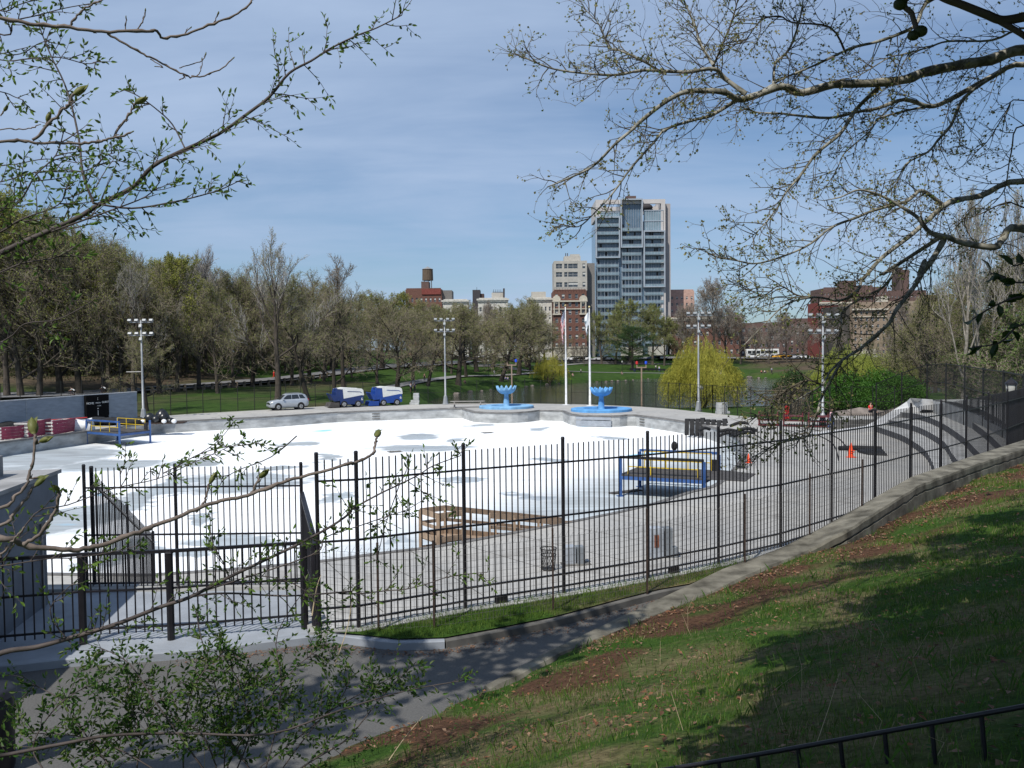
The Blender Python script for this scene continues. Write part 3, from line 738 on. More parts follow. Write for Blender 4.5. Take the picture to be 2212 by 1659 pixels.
# ============================================================ bleachers
trd = M('bleacher_concrete', (.40,.40,.39), .9, .25, 1.5, .1); risr = M('shaded_bleacher_riser', (.11,.11,.115), .9, .3, 1.5)  # darker riser concrete carries the risers' shade in its colour

stripes = [[(2025,1040),(2012,1003),(1995,977),(1957,951),(1925,938),(1892,927)],
 [(2100,1040),(2059,992),(2036,959),(1986,930),(1942,917),(1918,913)],
 [(2150,1025),(2105,977),(2078,950),(2030,918),(1985,901),(1945,896)],
 [(2200,1015),(2150,960),(2115,930),(2070,900),(2020,884),(1965,884)],
 [(2240,990),(2190,940),(2150,908),(2100,884),(2040,872),(1982,873)],
 [(2290,975),(2230,925),(2180,890),(2120,868),(2060,862),(1990,863)]]
f = thing('bleachers', 'curved grey concrete bleacher steps rising behind the right end of the fence', 'bleachers', tuple(G(1957,951,0)))
RI = .46; prev = None; secs = []
for k, st in enumerate(stripes):
    pts = resample(smooth_path([G(x, y, RI*(k+.5)) for x, y in st], 5), 26); secs.append([V(p.x,p.y,0) for p in pts])
for k in range(5):
    b = MB(); a = secs[k]; c = secs[k+1]
    r0 = [p+V(0,0,RI*k-.02) for p in a]; r1 = [p+V(0,0,RI*(k+1)) for p in a]; r2 = [p+V(0,0,RI*(k+1)) for p in c]
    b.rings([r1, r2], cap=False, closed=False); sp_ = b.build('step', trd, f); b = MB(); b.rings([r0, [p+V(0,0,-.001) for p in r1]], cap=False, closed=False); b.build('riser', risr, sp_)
b = MB(); a = secs[5]; b.rings([[p+V(0,0,RI*5) for p in a], [p+V(3.2,3.2,RI*5) for p in a]], cap=False, closed=False); b.build('top_step', trd, f)
b = MB(); e = [s[-1] for s in secs]; 
lft = [p+V(0,0,RI*(i+.6)+.12) for i, p in enumerate(e)]
dl = (V(lft[-1].x,lft[-1].y,0)-V(lft[0].x,lft[0].y,0)).normalized(); nl = V(-dl.y,dl.x,0); lft = [lft[0]-dl*6-V(0,0,.35)]+lft[:-1]+[lft[-1]-V(0,0,.1), lft[-1]+dl*2.5-V(0,0,.3)]
b.rings([[V(q.x,q.y,-1.5)+nl*1.3 for q in lft], [q+nl*1.2 for q in lft], [q-nl*.1 for q in lft], [q-nl*.15-V(0,0,.9) for q in lft]], cap=False, closed=False)
b.build('side_ramp', M('pale_concrete', (.5,.5,.5), .9, .2, 1.5), f)
b = MB(); q = G(1800,930,0); b.box(q.x, q.x+6.5, q.y, q.y+.5, .005, .45); b.box(q.x+.3, q.x+6.0, q.y+.9, q.y+1.4, .005, .8)
tag(b.build('concrete_bench', conc_d), 'long low grey concrete bench ledge at the foot of the bleachers', 'bench')
# tall mesh fence above the bleachers
meshi = M('fence_mesh_iron', (.014,.015,.014), .6, .2, 4)
tf = [(1893,829,86,2.2),(1948,806,82,2.4),(2003,787,77,2.6),(2044,786,70,2.7),(2084,791,63,2.7),(2124,797,57,2.7),(2168,803,50,2.7),(2212,811,44,2.7),(2290,822,38,2.7)]
f = thing('perimeter_fence', 'tall dark picket fence along the crest above the bleachers', 'fence', tuple(A(2003,787,77)))
tp = [A(x, y, d) for x, y, d, _ in tf]
for (a, c) in zip(tp, tp[1:]):
    k = max(2, int((V(c.x,c.y,0)-V(a.x,a.y,0)).length/.16)); b = MB()
    for i in range(k):
        q = a.lerp(c, i/k); b.tube([V(q.x,q.y,q.z-3.2), q], .010, 3, False)
    b.bar(a, c, .06); b.bar(a-V(0,0,1.5), c-V(0,0,1.5), .05); b.bar(a-V(0,0,3), c-V(0,0,3), .05); b.build('panel', meshi, f)
for p in tp: b = MB(); b.bar(p-V(0,0,4.5), p+V(0,0,.1), .09); b.build('post', meshi, f)
b = MB(); rr_ = [[V(q.x-(.1),q.y-.3,0), V(q.x-.1,q.y-.3,q.z-3.1), V(q.x+.3,q.y+.3,q.z-3.1), V(q.x+.3,q.y+.3,-2)] for q in tp[2:]]
b.rings(rr_, closed=True, cap=True); tag(b.build('crest_wall', trd), 'grey concrete crest wall carrying the tall dark fence above the bleachers', 'wall')
# ============================================================ fence along the back of the deck
def back_fence(pts, label, h=3.0, sp=2.05, pick=.125, pr=.0055):
    f = thing('perimeter_fence', label, 'fence', tuple(pts[0]))
    L = plen(pts); n = max(2, int(L/sp)+1); ps = resample(pts, n); k = 0; b = MB()
    for i, (a, c) in enumerate(zip(ps, ps[1:])):
        m = int((c-a).length/pick)
        for j in range(1, m):
            q = a.lerp(c, j/m); b.tube([q+V(0,0,.08), q+V(0,0,h)], pr, 3, False)
        for z in (.15, h*.5, h-.05): b.bar(a+V(0,0,z), c+V(0,0,z), .035)
        if i % 4 == 3 or i == len(ps)-2: b.build('mesh_panel', meshi, f); b = MB()
    for p in ps: b = MB(); b.bar(p-V(0,0,.3), p+V(0,0,h+.06), .07); b.build('post', meshi, f)
    return f
bf = [G(*p)+V(0,.35,0) for p in backs]
back_fence([G(292,903.5,0)+V(0,.4,0)]+bf[2:6], 'black mesh fence between the deck and the lawn behind the parked silver car', 3.0)
back_fence(bf[5:13], 'thin black mesh fence between the rink deck and the lake', 3.0)
back_fence(bf[12:]+[V(28,92,0),V(31,89,0),V(38,88,0)], 'black mesh fence in front of the willow and the green bush at right', 3.0)
back_fence([A(x, y, d) for x, y, d in ((-80,882,101),(40,878,101),(150,872,102),(240,866,104),(296,862,107))], 'black mesh fence above the grey scoreboard wall', 2.6)
# ============================================================ scoreboard wall
wa, wb = G(0,930,0), G(297,903.5,0); wd = (wb-wa).normalized(); wa2 = wa-wd*22; nw = Vector((wd.y,-wd.x,0))
zt0, zt1 = A(0,868,wa.y).z, A(296,847,wb.y).z; slope = (zt1-zt0)/(wb-wa).length
cmu = M('grey_painted_block', (.23,.27,.32), .85, .15, 1.2, .1, stretch=(1,1,4))
f = thing('scoreboard_wall', 'long grey painted wall beside the deck at far left', 'wall', tuple(wa))
b = MB(); L = (wb-wa2).length
za, zb = zt0-slope*22, zt1
b.rings([[wa2+V(0,0,-.3), wa2-nw*.3+V(0,0,-.3), wa2-nw*.3+V(0,0,za), wa2+V(0,0,za)],[wb+V(0,0,-.3), wb-nw*.3+V(0,0,-.3), wb-nw*.3+V(0,0,zb), wb+V(0,0,zb)]]); b.build('wall_body', cmu, f)
b = MB(); b.bar(wa2-nw*.15+V(0,0,za+.04), wb-nw*.15+V(0,0,zb+.04), .42, .08); b.build('coping', M('wall_coping', (.42,.44,.46), .8), f)
for t in (.40,.66): 
    q = wa2.lerp(wb, t); b = MB(); b.bar(q+nw*.02, q+nw*.02+V(0,0,za+(zb-za)*t), .05, .02); b.build('joint_strip', M('strip_paint', (.35,.38,.4), .7), f)
sp, sq = A(187,900,0.1), None
def on_wall(x, y, off=.35):
    # sight line meets the wall's vertical plane moved forward
    r = ray(x, y); P = wa+nw*off; t = (P-CAM).dot(nw)/r.dot(nw); return CAM+r*t
a0, a1 = on_wall(187,896), on_wall(236,892); zt_ = on_wall(211,853).z; zb_ = on_wall(211,898).z
sb = thing('scoreboard', 'black HOME PERIOD GUEST scoreboard on the grey wall', 'scoreboard', (a0.x,a0.y,zb_))
blk = M('scoreboard_black', (.006,.006,.007), .85, .2, 3, spec=.08); wt = M('white_lettering', (.75,.75,.73), .6, .05)
b = MB(); L = (V(a1.x,a1.y,0)-V(a0.x,a0.y,0)).length; ctr = (V(a0.x,a0.y,0)+V(a1.x,a1.y,0))/2
b.obox(ctr+V(0,0,(zt_+zb_)/2)-nw*.16, wd*L/2, nw*.17, (0,0,(zt_-zb_)/2)); b.build('panel', blk, sb, bevel=.02)
rotz = math.atan2(wd.y, wd.x); H_ = zt_-zb_
def sbt(s, u_, v_, size, nm='lettering'): text_part(s, size, ctr+wd*(u_*L)+V(0,0,zb_+H_*v_)+nw*.025, (math.pi/2,0,rotz), wt, sb, nm)
sbt('HOME', -.33, .61, .30); sbt('PERIOD', .01, .615, .17); sbt('GUEST', .335, .635, .28); sbt(':', 0, .83, .5, 'colon'); sbt('1 2 3 4', .04, .475, .16)
b = MB(); b.obox(ctr+V(0,0,zb_+H_*.35)+nw*.02, wd*.05, nw*.01, (0,0,.05)); b.obox(ctr+V(0,0,zb_+H_*.14)+nw*.02, wd*.022, nw*.01, (0,0,.26)); b.build('indicator_strip', wt, sb)
b = MB(); b.obox(ctr+V(0,0,zb_-.2)-nw*.12, wd*L*.48, nw*.12, (0,0,.2)); b.build('lower_box', blk, sb)
# ============================================================ stacked panels, sacks, bags at the left deck edge
maroon = M('maroon_panel', (.23,.035,.07), .6, .2, 2); white = M('white_frame_paint', (.5,.48,.45), .6, .12, 3)
def pstack(x0, y0, x1, y1, dz, label, n=4, dep=1.2):
    a, c = G(x0, y0, .0), G(x1, y1, .0); d = (c-a).normalized(); nn_ = Vector((-d.y,d.x,0)); L = (c-a).length; h = dz/n
    f = thing('panel_stack', label, 'panels', tuple((a+c)/2), 'stacks of maroon rink panels')
    for k in range(n):
        b = MB(); fr = []; 
        arc = [a+d*(L*t/6)+nn_*(-.22*math.sin(math.pi*t/6)) for t in range(7)]
        rs = [[p+V(0,0,.05+k*h), p+V(0,0,.05+(k+1)*h-.014), p+nn_*.08+V(0,0,.05+(k+1)*h-.014), p+nn_*.08+V(0,0,.05+k*h)] for p in arc]
        b.rings(rs); b.build('maroon_panel', maroon, f)
        b = MB(); 
        for e in (arc[0], arc[-1]): b.bar(e+V(0,0,.05+(k+.45)*h), e+nn_*dep+V(0,0,.05+(k+.45)*h), .07, h*.4)
        b.bar(arc[0]+nn_*dep+V(0,0,.05+(k+.45)*h), arc[-1]+nn_*dep+V(0,0,.05+(k+.45)*h), .07, h*.3)
        b.build('panel_frame', white, f)
    b = MB()
    for t in (.12,.5,.88):
        q = a+d*L*t; b.cbox(q+nn_*.4+V(0,0,.0), .14, 1.0, .06, math.atan2(d.y,d.x)); b.cbox(q-nn_*.14+V(0,0,dz*.8), .05,.04,.05)
    b.build('block', white, f)
pstack(4,951,53,946,1.05, 'leftmost low stack of curved maroon rink panels on deck edge')
pstack(62,946,111,937,1.35, 'middle stack of curved maroon rink panels topped with white frames')
pstack(115,940,164,931,1.2, 'rightmost stack of curved maroon rink panels beside the blue lift frame')
tarp = M('white_tarp', (.72,.74,.76), .5, .15, 2)
p = G(112,936,0)+V(.3,2.2,0); b = MB(); rs = []
for i, t in enumerate(np.linspace(0,1,7)):
    q = p+V(-2.4+4.6*t, .3*math.sin(t*9), 0); hh = .9+.25*t+.1*math.sin(t*13)
    rs.append([q+V(0,-.5,.02), q+V(.05,-.25,hh*.8), q+V(0,.1,hh), q+V(0,.5,hh*.5), q+V(0,.7,.02)])
b.rings(rs); tb = b.build('tarpaulin', tarp, smooth=True); tag(tb, 'crumpled white tarpaulin bundle behind the maroon panel stacks', 'tarpaulin')
b = MB(); q = p+V(.2,.1,1.13); b.bar(q+V(-1.9,0,-.1), q+V(1.6,0,.1), .07); b.build('red_hem', M('red_paint', (.45,.03,.03), .6), tb)
bagm = M('black_plastic', (.012,.013,.014), .3, .3, 6, .4, spec=.6); rubber = M('black_rubber', (.02,.02,.021), .75, .4, 4, .3)
def lumps(name, label, cat, pos, items, mat, seed=1):
    f = thing(name, label, cat, tuple(pos)); rng = random.Random(seed)
    for (dx, dy, r, h) in items:
        b = MB(); c = pos+V(dx,dy,h*.45); rs = []
        for i in range(7):
            ph = math.pi*i/6; rs.append([c+V(max(math.sin(ph),.05)*r*(1+rng.uniform(-.18,.18))*math.cos(2*math.pi*j/9), max(math.sin(ph),.05)*r*(1+rng.uniform(-.18,.18))*math.sin(2*math.pi*j/9), -math.cos(ph)*h*.5*(1+rng.uniform(-.1,.1))) for j in range(9)])
        b.rings(rs); b.build('bag', mat, f, smooth=True)
    return f
q = G(332,915,0)
f = lumps('rubbish_bags', 'heap of black rubbish bags on the deck beside the left floodlight pole', 'rubbish bags', q, [(-1.4,0,.5,.7),(-.5,.3,.55,1.1),(.3,-.1,.5,.9),(1.0,.2,.5,1.2),(1.7,0,.45,.6),(.6,.6,.6,1.5),(-1.9,.1,.3,.4)], bagm, 3)
b = MB(); b.cbox(q+V(.4,.2,.0), 5.2, 1.5, .12, .1); b.build('pallet', rust, f)
for dx in (-.9, 2.2, 1.2): b = MB(); b.ball(q+V(dx,-.4,.25), .28, .2, .22); b.build('pale_bag', tarp, f, smooth=True)
q = G(165,925,0)+V(0,3.5,0)
lumps('covered_heap', 'long low black covered heap in front of the scoreboard', 'heap', q, [(.3,0,1.3,.85),(1.8,.1,1.3,.8),(3.4,.1,1.2,.6),(-.9,0,1.1,.75)], rubber, 8)
q = G(40,935,0)+V(-1,3.5,0)
lumps('covered_heap', 'long low black heap against the wall behind the leftmost panels', 'heap', q, [(0,0,1.2,.7),(1.8,.1,1.1,.8),(3.4,.1,1.3,.7),(-2.4,0,1.4,.9),(-4.4,0,1.4,.9)], rubber, 9)
# ============================================================ blue steel lift frames
blue = M('blue_steel_paint', (.035,.095,.27), .45, .25, 2, spec=.5); yel = M('yellow_rail_paint', (.60,.42,.02), .5, .15, 3); steel = M('grey_steel', (.3,.31,.32), .5, .25, 3, metal=.5)
plate = M('dark_deck_plate', (.07,.065,.062), .8, .3, 3)
def lift(P, label, h=2.15, ph=1.18, ramp_=None, top=(0,1), dark_top=False):
    "P = 4 floor corners: front left, front right, back right, back left"
    f = thing('lift_frame', label, 'steel frame', tuple(P[0]))
    for i, p in enumerate(P): b = MB(); b.cbox(p, .17, .17, h-(.0 if i in (0,1) else .02), .3); b.cbox(p, .35,.35,.04,.3); b.build('post', blue, f, bevel=.01)
    for a, c in ((0,1),(3,2))[:2 if dark_top else 1]:
        b = MB(); b.bar(P[a]+V(0,0,h+.07), P[c]+V(0,0,h+.07), .17, .14); b.build('top_beam', blue if not (dark_top and a == 0) else rubber, f)
    for a, c in ((1,2),(0,3),(0,1),(3,2)):
        b = MB(); b.bar(P[a]+V(0,0,ph-.12), P[c]+V(0,0,ph-.12), .12, .2); b.build('side_beam', blue, f)
    b = MB(); c_ = (P[0]+P[1]+P[2]+P[3])/4
    b.vprism([(p.x+(p.x-c_.x)*.02, p.y+(p.y-c_.y)*.02) for p in P], POOL_Z+ph-.02, POOL_Z+ph+.06); b.build('platform', plate, f)
    for a, c in ((0,1),(3,2)):
        A0, B0 = P[a].lerp(P[c], .08), P[a].lerp(P[c], .92); iw = (c_-P[a].lerp(P[c],.5)).normalized()*.25
        A0 += iw; B0 += iw; b = MB()
        for z in (ph+.5, ph+1.02): b.bar(A0+V(0,0,z), B0+V(0,0,z), .05)
        for t in (0,.33,.66,1): q = A0.lerp(B0, t); b.bar(q+V(0,0,ph+.06), q+V(0,0,ph+1.04), .05)
        b.build('guard_rail', yel, f)
    b = MB(); b.cbox(P[2]+V(-.3,-.2,ph+.1), .25,.25,.6); b.build('motor_box', rubber, f)
    return f
Z = POOL_Z
P1, P2, P4 = G(188,959,Z), G(259,965.5,Z), G(325,957.5,Z); P3 = P1+P4-P2
lift([P1, P2, P4, P3], 'blue steel lift frame with yellow rails at the left end of the rink')
Q1, Q4 = G(1340,1072,Z), G(1382,1052,Z); Q2 = G(1520,1060,Z)*.0+A(1520,1001,Q1.y-2.0); Q2 = V(Q2.x,Q2.y,Z); Q3 = Q4+(Q2-Q1)
f = lift([Q1, Q2, Q3, Q4], 'blue steel lift frame with dark ramp and yellow rails beyond the fence', dark_top=True)
b = MB(); m2 = (Q2+Q3)/2; d = (Q2-Q1).normalized(); w2 = (Q3-Q2)/2
b.rings([[m2-w2+V(0,0,1.2), m2+w2+V(0,0,1.2), m2+w2+V(0,0,1.27), m2-w2+V(0,0,1.27)], [m2-w2+d*2.2+V(0,0,1.205), m2+w2*.7+d*2.2+V(0,0,1.205), m2+w2*.7+d*2.2+V(0,0,1.23), m2-w2+d*2.2+V(0,0,1.23)]]); b.build('ramp_plate', plate, f)
b = MB(); b.ball(Q4.lerp(Q3,.45)+V(0,0,2.55), .2,.15,.28); b.build('motor', rubber, f)
b = MB(); q = Q1.lerp(Q4,.5); b.cbox(q+V(-.3,-.2,0), 2.2, .5, .06, .6); tag(b.build('steel_plate', plate), 'dark steel plate lying on the rink floor below the lift frame', 'plate')
# ============================================================ wooden ramp
wood = M('raw_lumber', (.34,.245,.17), .8, .3, 6, .1, stretch=(1,1,.4)); 
c0 = A(961,1094,34.4); c0.z = 0; dr = V(1,.7,0).normalized(); pr_ = V(dr.y,-dr.x,0); Wr = 1.35; LR = 5.9
f = thing('wooden_ramp', 'unpainted wooden access ramp with rails at the near rink edge', 'ramp', (c0.x,c0.y,Z))
def lumber(p, q, w_, h_, nm): b = MB(); b.bar(p, q, w_, h_); return b.build(nm, wood, f)
la = [c0-dr*1.1, c0, c0+pr_*Wr, c0-dr*1.1+pr_*Wr]
b = MB(); b.vprism([(p.x,p.y) for p in la], -.05, .0); b.build('landing', wood, f)
e0, e1 = c0+dr*LR, c0+dr*LR+pr_*Wr
b = MB(); b.rings([[c0+V(0,0,-.05), c0+pr_*Wr+V(0,0,-.05), c0+pr_*Wr, c0], [e0+V(0,0,Z+.01), e1+V(0,0,Z+.01), e1+V(0,0,Z+.06), e0+V(0,0,Z+.06)]]); b.build('ramp_deck', wood, f)
def rpt(t, side, z): return c0+dr*LR*t+pr_*Wr*side+V(0,0,Z*t+z)
for side in (0, 1):
    for t in (.0,.2,.4,.6,.8,1.0):
        if side and t < .1: continue
        q = rpt(t, side, 0); lumber(V(q.x,q.y,Z), q+V(0,0,1.0), .1, .1, 'post')
    for z in (1.0,.55,.1): lumber(rpt(0 if not side else .2, side, z), rpt(1, side, z), .05, .21 if z != .55 else .13, 'rail')
for p in (la[0], la[3]): lumber(V(p.x,p.y,Z), p+V(0,0,1.05), .12, .12, 'post')
lumber(V(la[2].x,la[2].y,Z), la[2]+V(0,0,1.05), .14, .14, 'post')
for a, c in ((la[0],la[1]),(la[0],la[3]),(la[3],la[2])):
    for z in (1.0,.55,.1,-.45): lumber(a+V(0,0,z), c+V(0,0,z), .05, .21 if z != .55 else .13, 'rail')
# ============================================================ fountains
def fountain(x, y, col, label, bowl_r, ring_r):
    c = G(x, y, 0); f = thing('fountain', label, 'fountain', tuple(c))
    b = MB(); b.lathe([(ring_r,0),(ring_r,.26),(ring_r-.06,.31),(ring_r-1.35,.35),(ring_r-1.45,.31),(ring_r-1.5,.05)], c, 40); b.build('basin_ring', col, f, smooth=False)
    b = MB(); b.lathe([(.44,.05),(.38,.1),(.33,.8),(.27,1.35),(.26,1.6),(.34,1.72)], c, 20); b.build('stem', col, f, smooth=True)
    b = MB(); N = 64; rs = []
    for k in range(9):
        t = k/8; r = .28+(bowl_r-.28)*math.sin(t*math.pi/2)**.9; h = 1.66+.88*t**1.7; row = []
        for j in range(N):
            a = 2*math.pi*j/N; wv = math.cos(a*12); s = max(0,(t-.55)/.45)
            row.append(c+V((r+.08*s*wv)*math.cos(a), (r+.08*s*wv)*math.sin(a), h+s*.2*wv-(.06*s)))
        rs.append(row)
    inner = [[c+(p-c)*1 for p in row] for row in rs]
    th = []
    for k, row in reversed(list(enumerate(rs))):
        th.append([V(c.x+(p.x-c.x)*.93, c.y+(p.y-c.y)*.93, p.z+.03) for p in row])
    b.rings(rs+th, cap=True); b.build('petal_bowl', col, f, smooth=True)
    return f
fountain(1094,881,M('pale_blue_paint', (.20,.40,.62), .6, .25, 1.2), 'pale blue petal-topped fountain, left of the flagpoles', 1.17, 3.3)
fountain(1299,887.5,M('bright_blue_paint', (.11,.32,.62), .6, .25, 1.2), 'brighter blue petal-topped fountain, right of the flagpoles', 1.22, 3.45)
# ============================================================ flagpoles and flags
polem = M('white_pole_paint', (.62,.63,.64), .5, .2, 3)
for x, yb, yt, lb in ((1223,874.5,657,'white flagpole flying the striped flag'),(1274.5,876.5,660,'white flagpole flying the plain white flag')):
    p = G(x, yb, 0); zt = A(x-3, yt, p.y).z; f = thing('flagpole', lb, 'flagpole', tuple(p))
    b = MB(); b.lathe([(.5,0),(.5,.03),(.14,.06),(.13,zt*.5),(.085,zt*.52),(.06,zt-.3)], p, 12); b.build('pole', polem, f, smooth=True)
    b = MB(); b.ball(V(p.x,p.y,zt-.18), .16); b.build('finial', M('gold_ball', (.5,.4,.2), .35, metal=.6), f, smooth=True)
    b = MB(); b.bar(V(p.x-.12,p.y-.1,1.2), V(p.x-.1,p.y-.1,zt-.4), .02); b.build('halyard', steel, f)
    if yt == 657: fp1 = p; fz1 = zt
    else: fp2 = p; fz2 = zt
b = MB(); b.cbox(fp1+V(-.2,-.15,6.0-2.0), .3,.3,.5)
def flag_mat(us):
    m, nt, b_ = newmat('flag_cloth_us' if us else 'flag_cloth_white')
    tc = nt.nodes.new('ShaderNodeTexCoord'); s = nt.nodes.new('ShaderNodeSeparateXYZ'); nt.links.new(tc.outputs['UV'], s.inputs[0])
    def mth(op, a, bb=None):
        n_ = nt.nodes.new('ShaderNodeMath'); n_.operation = op
        for i, v in enumerate((a, bb)):
            if v is None: continue
            if isinstance(v, (int, float)): n_.inputs[i].default_value = v
            else: nt.links.new(v, n_.inputs[i])
        return n_.outputs[0]
    if us:
        st = mth('LESS_THAN', mth('MODULO', mth('MULTIPLY', s.outputs[1], 6.5), 1.0), .5)
        c = mixc(nt, st, (.75,.74,.73), (.45,.02,.04))
        can = mth('MULTIPLY', mth('LESS_THAN', s.outputs[0], .4), mth('GREATER_THAN', s.outputs[1], .46))
        vx = mth('SUBTRACT', mth('MODULO', mth('MULTIPLY', s.outputs[0], 14), 1.0), .5); vy = mth('SUBTRACT', mth('MODULO', mth('MULTIPLY', s.outputs[1], 11), 1.0), .5)
        star = mth('LESS_THAN', mth('ADD', mth('MULTIPLY', vx, vx), mth('MULTIPLY', vy, vy)), .09)
        c = mixc(nt, can, c, mixc(nt, star, (.01,.02,.11), (.75,.75,.75)))
    else:
        gd = mth('LESS_THAN', mth('ADD', mth('MULTIPLY', mth('SUBTRACT', s.outputs[0], .5), mth('SUBTRACT', s.outputs[0], .5)), mth('MULTIPLY', mth('SUBTRACT', s.outputs[1], .5), mth('SUBTRACT', s.outputs[1], .5))), .04)
        c = mixc(nt, gd, (.74,.76,.78), (.08,.16,.2))
    nt.links.new(c, b_.inputs['Base Color']); b_.inputs['Roughness'].default_value = .8; return m
def flag(p, ztop, us, label, fw=2.6, fh=1.6, drop=3.2):
    # cloth hanging limp: fly edge falls down beside the pole
    nu, nv = 26, 14; vs = []; uv = []
    for i in range(nu+1):
        u_ = i/nu
        for j in range(nv+1):
            v_ = j/nv
            x = -.12-.42*math.sin(u_*math.pi*.9)*(.5+.5*v_)-.1*u_
            y = .16*math.sin(u_*13+v_*2.5)*(.3+u_)
            z = ztop-(1-v_)*fh*(1-.15*u_)-u_*drop*.62
            x += .09*math.sin(v_*9+u_*5)*u_
            vs.append(V(p.x+x, p.y+y-.2, z)); uv.append((u_, v_))
    me = bpy.data.meshes.new('flag'); W = nv+1; fs = [(i*W+j, (i+1)*W+j, (i+1)*W+j+1, i*W+j+1) for i in range(nu) for j in range(nv)]
    me.from_pydata([tuple(v-V(p.x,p.y,ztop)) for v in vs], [], fs); ul = me.uv_layers.new(name='UVMap')
    for l in me.loops: ul.data[l.index].uv = uv[l.vertex_index]
    me.materials.append(flag_mat(us)); me.polygons.foreach_set('use_smooth', [True]*len(fs))
    o = bpy.data.objects.new('flag', me); COL.objects.link(o); o.location = (p.x,p.y,ztop); tag(o, label, 'flag')
flag(fp1, fz1-.75, True, 'limp red and white striped flag with starred blue corner', drop=4.6, fw=2.8, fh=1.9)
flag(fp2, fz2-.75, False, 'limp white flag hanging from the right flagpole', drop=2.6)
# ============================================================ floodlight poles
galv = M('galvanised_pole', (.30,.315,.33), .5, .15, 3, metal=.25); lensm = M('lamp_lens', (.3,.32,.33), .25, .1, 3)
def flood(x, yb, yt, label, z=0, h=None):
    p = G(x, yb, z); zt = A(x-4, yt, p.y).z
    f = thing('floodlight_pole', label, 'floodlight', tuple(p), 'floodlight poles around the rink')
    b = MB(); b.lathe([(.42,0),(.42,.08),(.36,.12),(.22,1.05),(.17,1.15)], p, 8); b.build('base', galv, f)
    b = MB(); b.lathe([(.125,1.1),(.10,zt*.5),(.07,zt-.1)], p, 12); b.build('shaft', galv, f, smooth=True)
    for z_ in (zt-.15, zt-1.55):
        b = MB(); b.bar(V(p.x-1.25,p.y,z_-.15), V(p.x+1.25,p.y,z_-.15), .09); b.build('crossarm', galv, f)
        for dx in (-1.15,-.42,.42,1.15):
            b = MB(); c = V(p.x+dx,p.y-.1,z_+.05); b.obox(c, (.2,0,0), (0,.13,-.08), (0,.06,.1)); b.bar(c, c-V(0,-.05,.25), .05)
            lp = b.build('lamp', M('lamp_housing', (.17,.175,.18), .5, .15, 3), f, bevel=.02)
            b = MB(); b.obox(c+V(0,-.15,.03), (.17,0,0), (0,.015,-.01), (0,.05,.08)); b.build('lens', lensm, lp)
        b = MB(); c = V(p.x,p.y-.16,z_-.55); b.obox(c, (.14,0,0), (0,.1,-.05), (0,.06,.14)); b.build('ballast_box', lensm, f)
    return f
f1 = flood(310,905.5,690,'left floodlight pole with eight lamps beside the scoreboard wall')
c = f1.location; b = MB(); b.bar(V(c.x-1.7,c.y,5.1), V(c.x,c.y,5.1), .07); b.build('side_arm', white, f1)
flood(962.5,873.5,688,'floodlight pole with eight lamps standing left of the picnic table')
flood(1509,888.5,675,'floodlight pole with eight lamps in front of the big willow')
flood(1777,921,678,'floodlight pole on the right in front of the green bush')
# small T shaped wooden posts
tw = M('weathered_post', (.28,.2,.15), .85, .2)
for x, yb, yt, lb in ((1106,875.5,787,'thin wooden post with crossbar behind the left fountain'),(1386,878,792,'wooden T-post with red and blue buoys right of the flagpoles')):
    p = G(x, yb, 0); zt = A(x, yt, p.y).z; f = thing('wooden_post', lb, 'post', tuple(p))
    b = MB(); b.bar(p, V(p.x,p.y,zt), .15); b.build('post', tw, f)
    b = MB(); b.bar(V(p.x-.6,p.y,zt-.1), V(p.x+.6,p.y,zt-.1), .13); b.bar(V(p.x-.55,p.y,zt-.1), V(p.x-.55,p.y,zt+.25), .1); b.bar(V(p.x+.55,p.y,zt-.1), V(p.x+.55,p.y,zt+.25), .1); b.build('crossbar', tw, f)
    b = MB(); b.lathe([(.08,0),(.15,.08),(.15,.34),(.07,.4)], V(p.x+.55,p.y,zt+.25), 8); b.build('blue_lamp', M('signal_blue', (.02,.08,.6), .5), f)
    if x > 1200: b = MB(); b.lathe([(.08,0),(.15,.08),(.15,.34),(.07,.4)], V(p.x-.55,p.y,zt+.25), 8); b.build('red_lamp', M('signal_red', (.55,.03,.03), .5), f)
# block piles
def blocks(x, y, label, rows):
    p = G(x, y, 0); f = thing('block_pile', label, 'concrete blocks', tuple(p)); z = 0
    for (dx, w_) in rows:
        b = MB(); b.cbox(p+V(dx,0,z), w_, .7, .29); b.build('block', M('cinder_block', (.42,.43,.43), .9, .25, 2), f, bevel=.015); z += .3
blocks(897,874,'tall grey concrete block pile next to the blue and white machine',[(-.1,1.2),(.0,1.1),(.15,.7),(.15,.75),(.15,.7)])
blocks(1561,894,'grey concrete block pile right of the willow floodlight pole',[(.0,1.4),(-.1,1.1),(-.1,1.1),(-.1,1.05)])
# picnic table
p = G(1010,880,0); f = thing('picnic_table', 'grey picnic table on the deck behind the rink wall', 'table', tuple(p)); gw = M('grey_wood', (.3,.28,.26), .9, .2, 5)
b = MB(); b.box(p.x-2.1,p.x+2.1,p.y-.4,p.y+.4,.72,.78); b.build('table_top', gw, f)
for s in (-1,1): b = MB(); b.box(p.x-2.3,p.x+2.3,p.y+s*.8-.14,p.y+s*.8+.14,.42,.47); b.build('bench', gw, f)
for s in (-1.6,1.6): b = MB(); b.bar(p+V(s,-.75,.0), p+V(s,-.25,.72), .1); b.bar(p+V(s,.75,0), p+V(s,.25,.72), .1); b.bar(p+V(s,-.85,.4), p+V(s,.85,.4), .08); b.build('leg', gw, f)
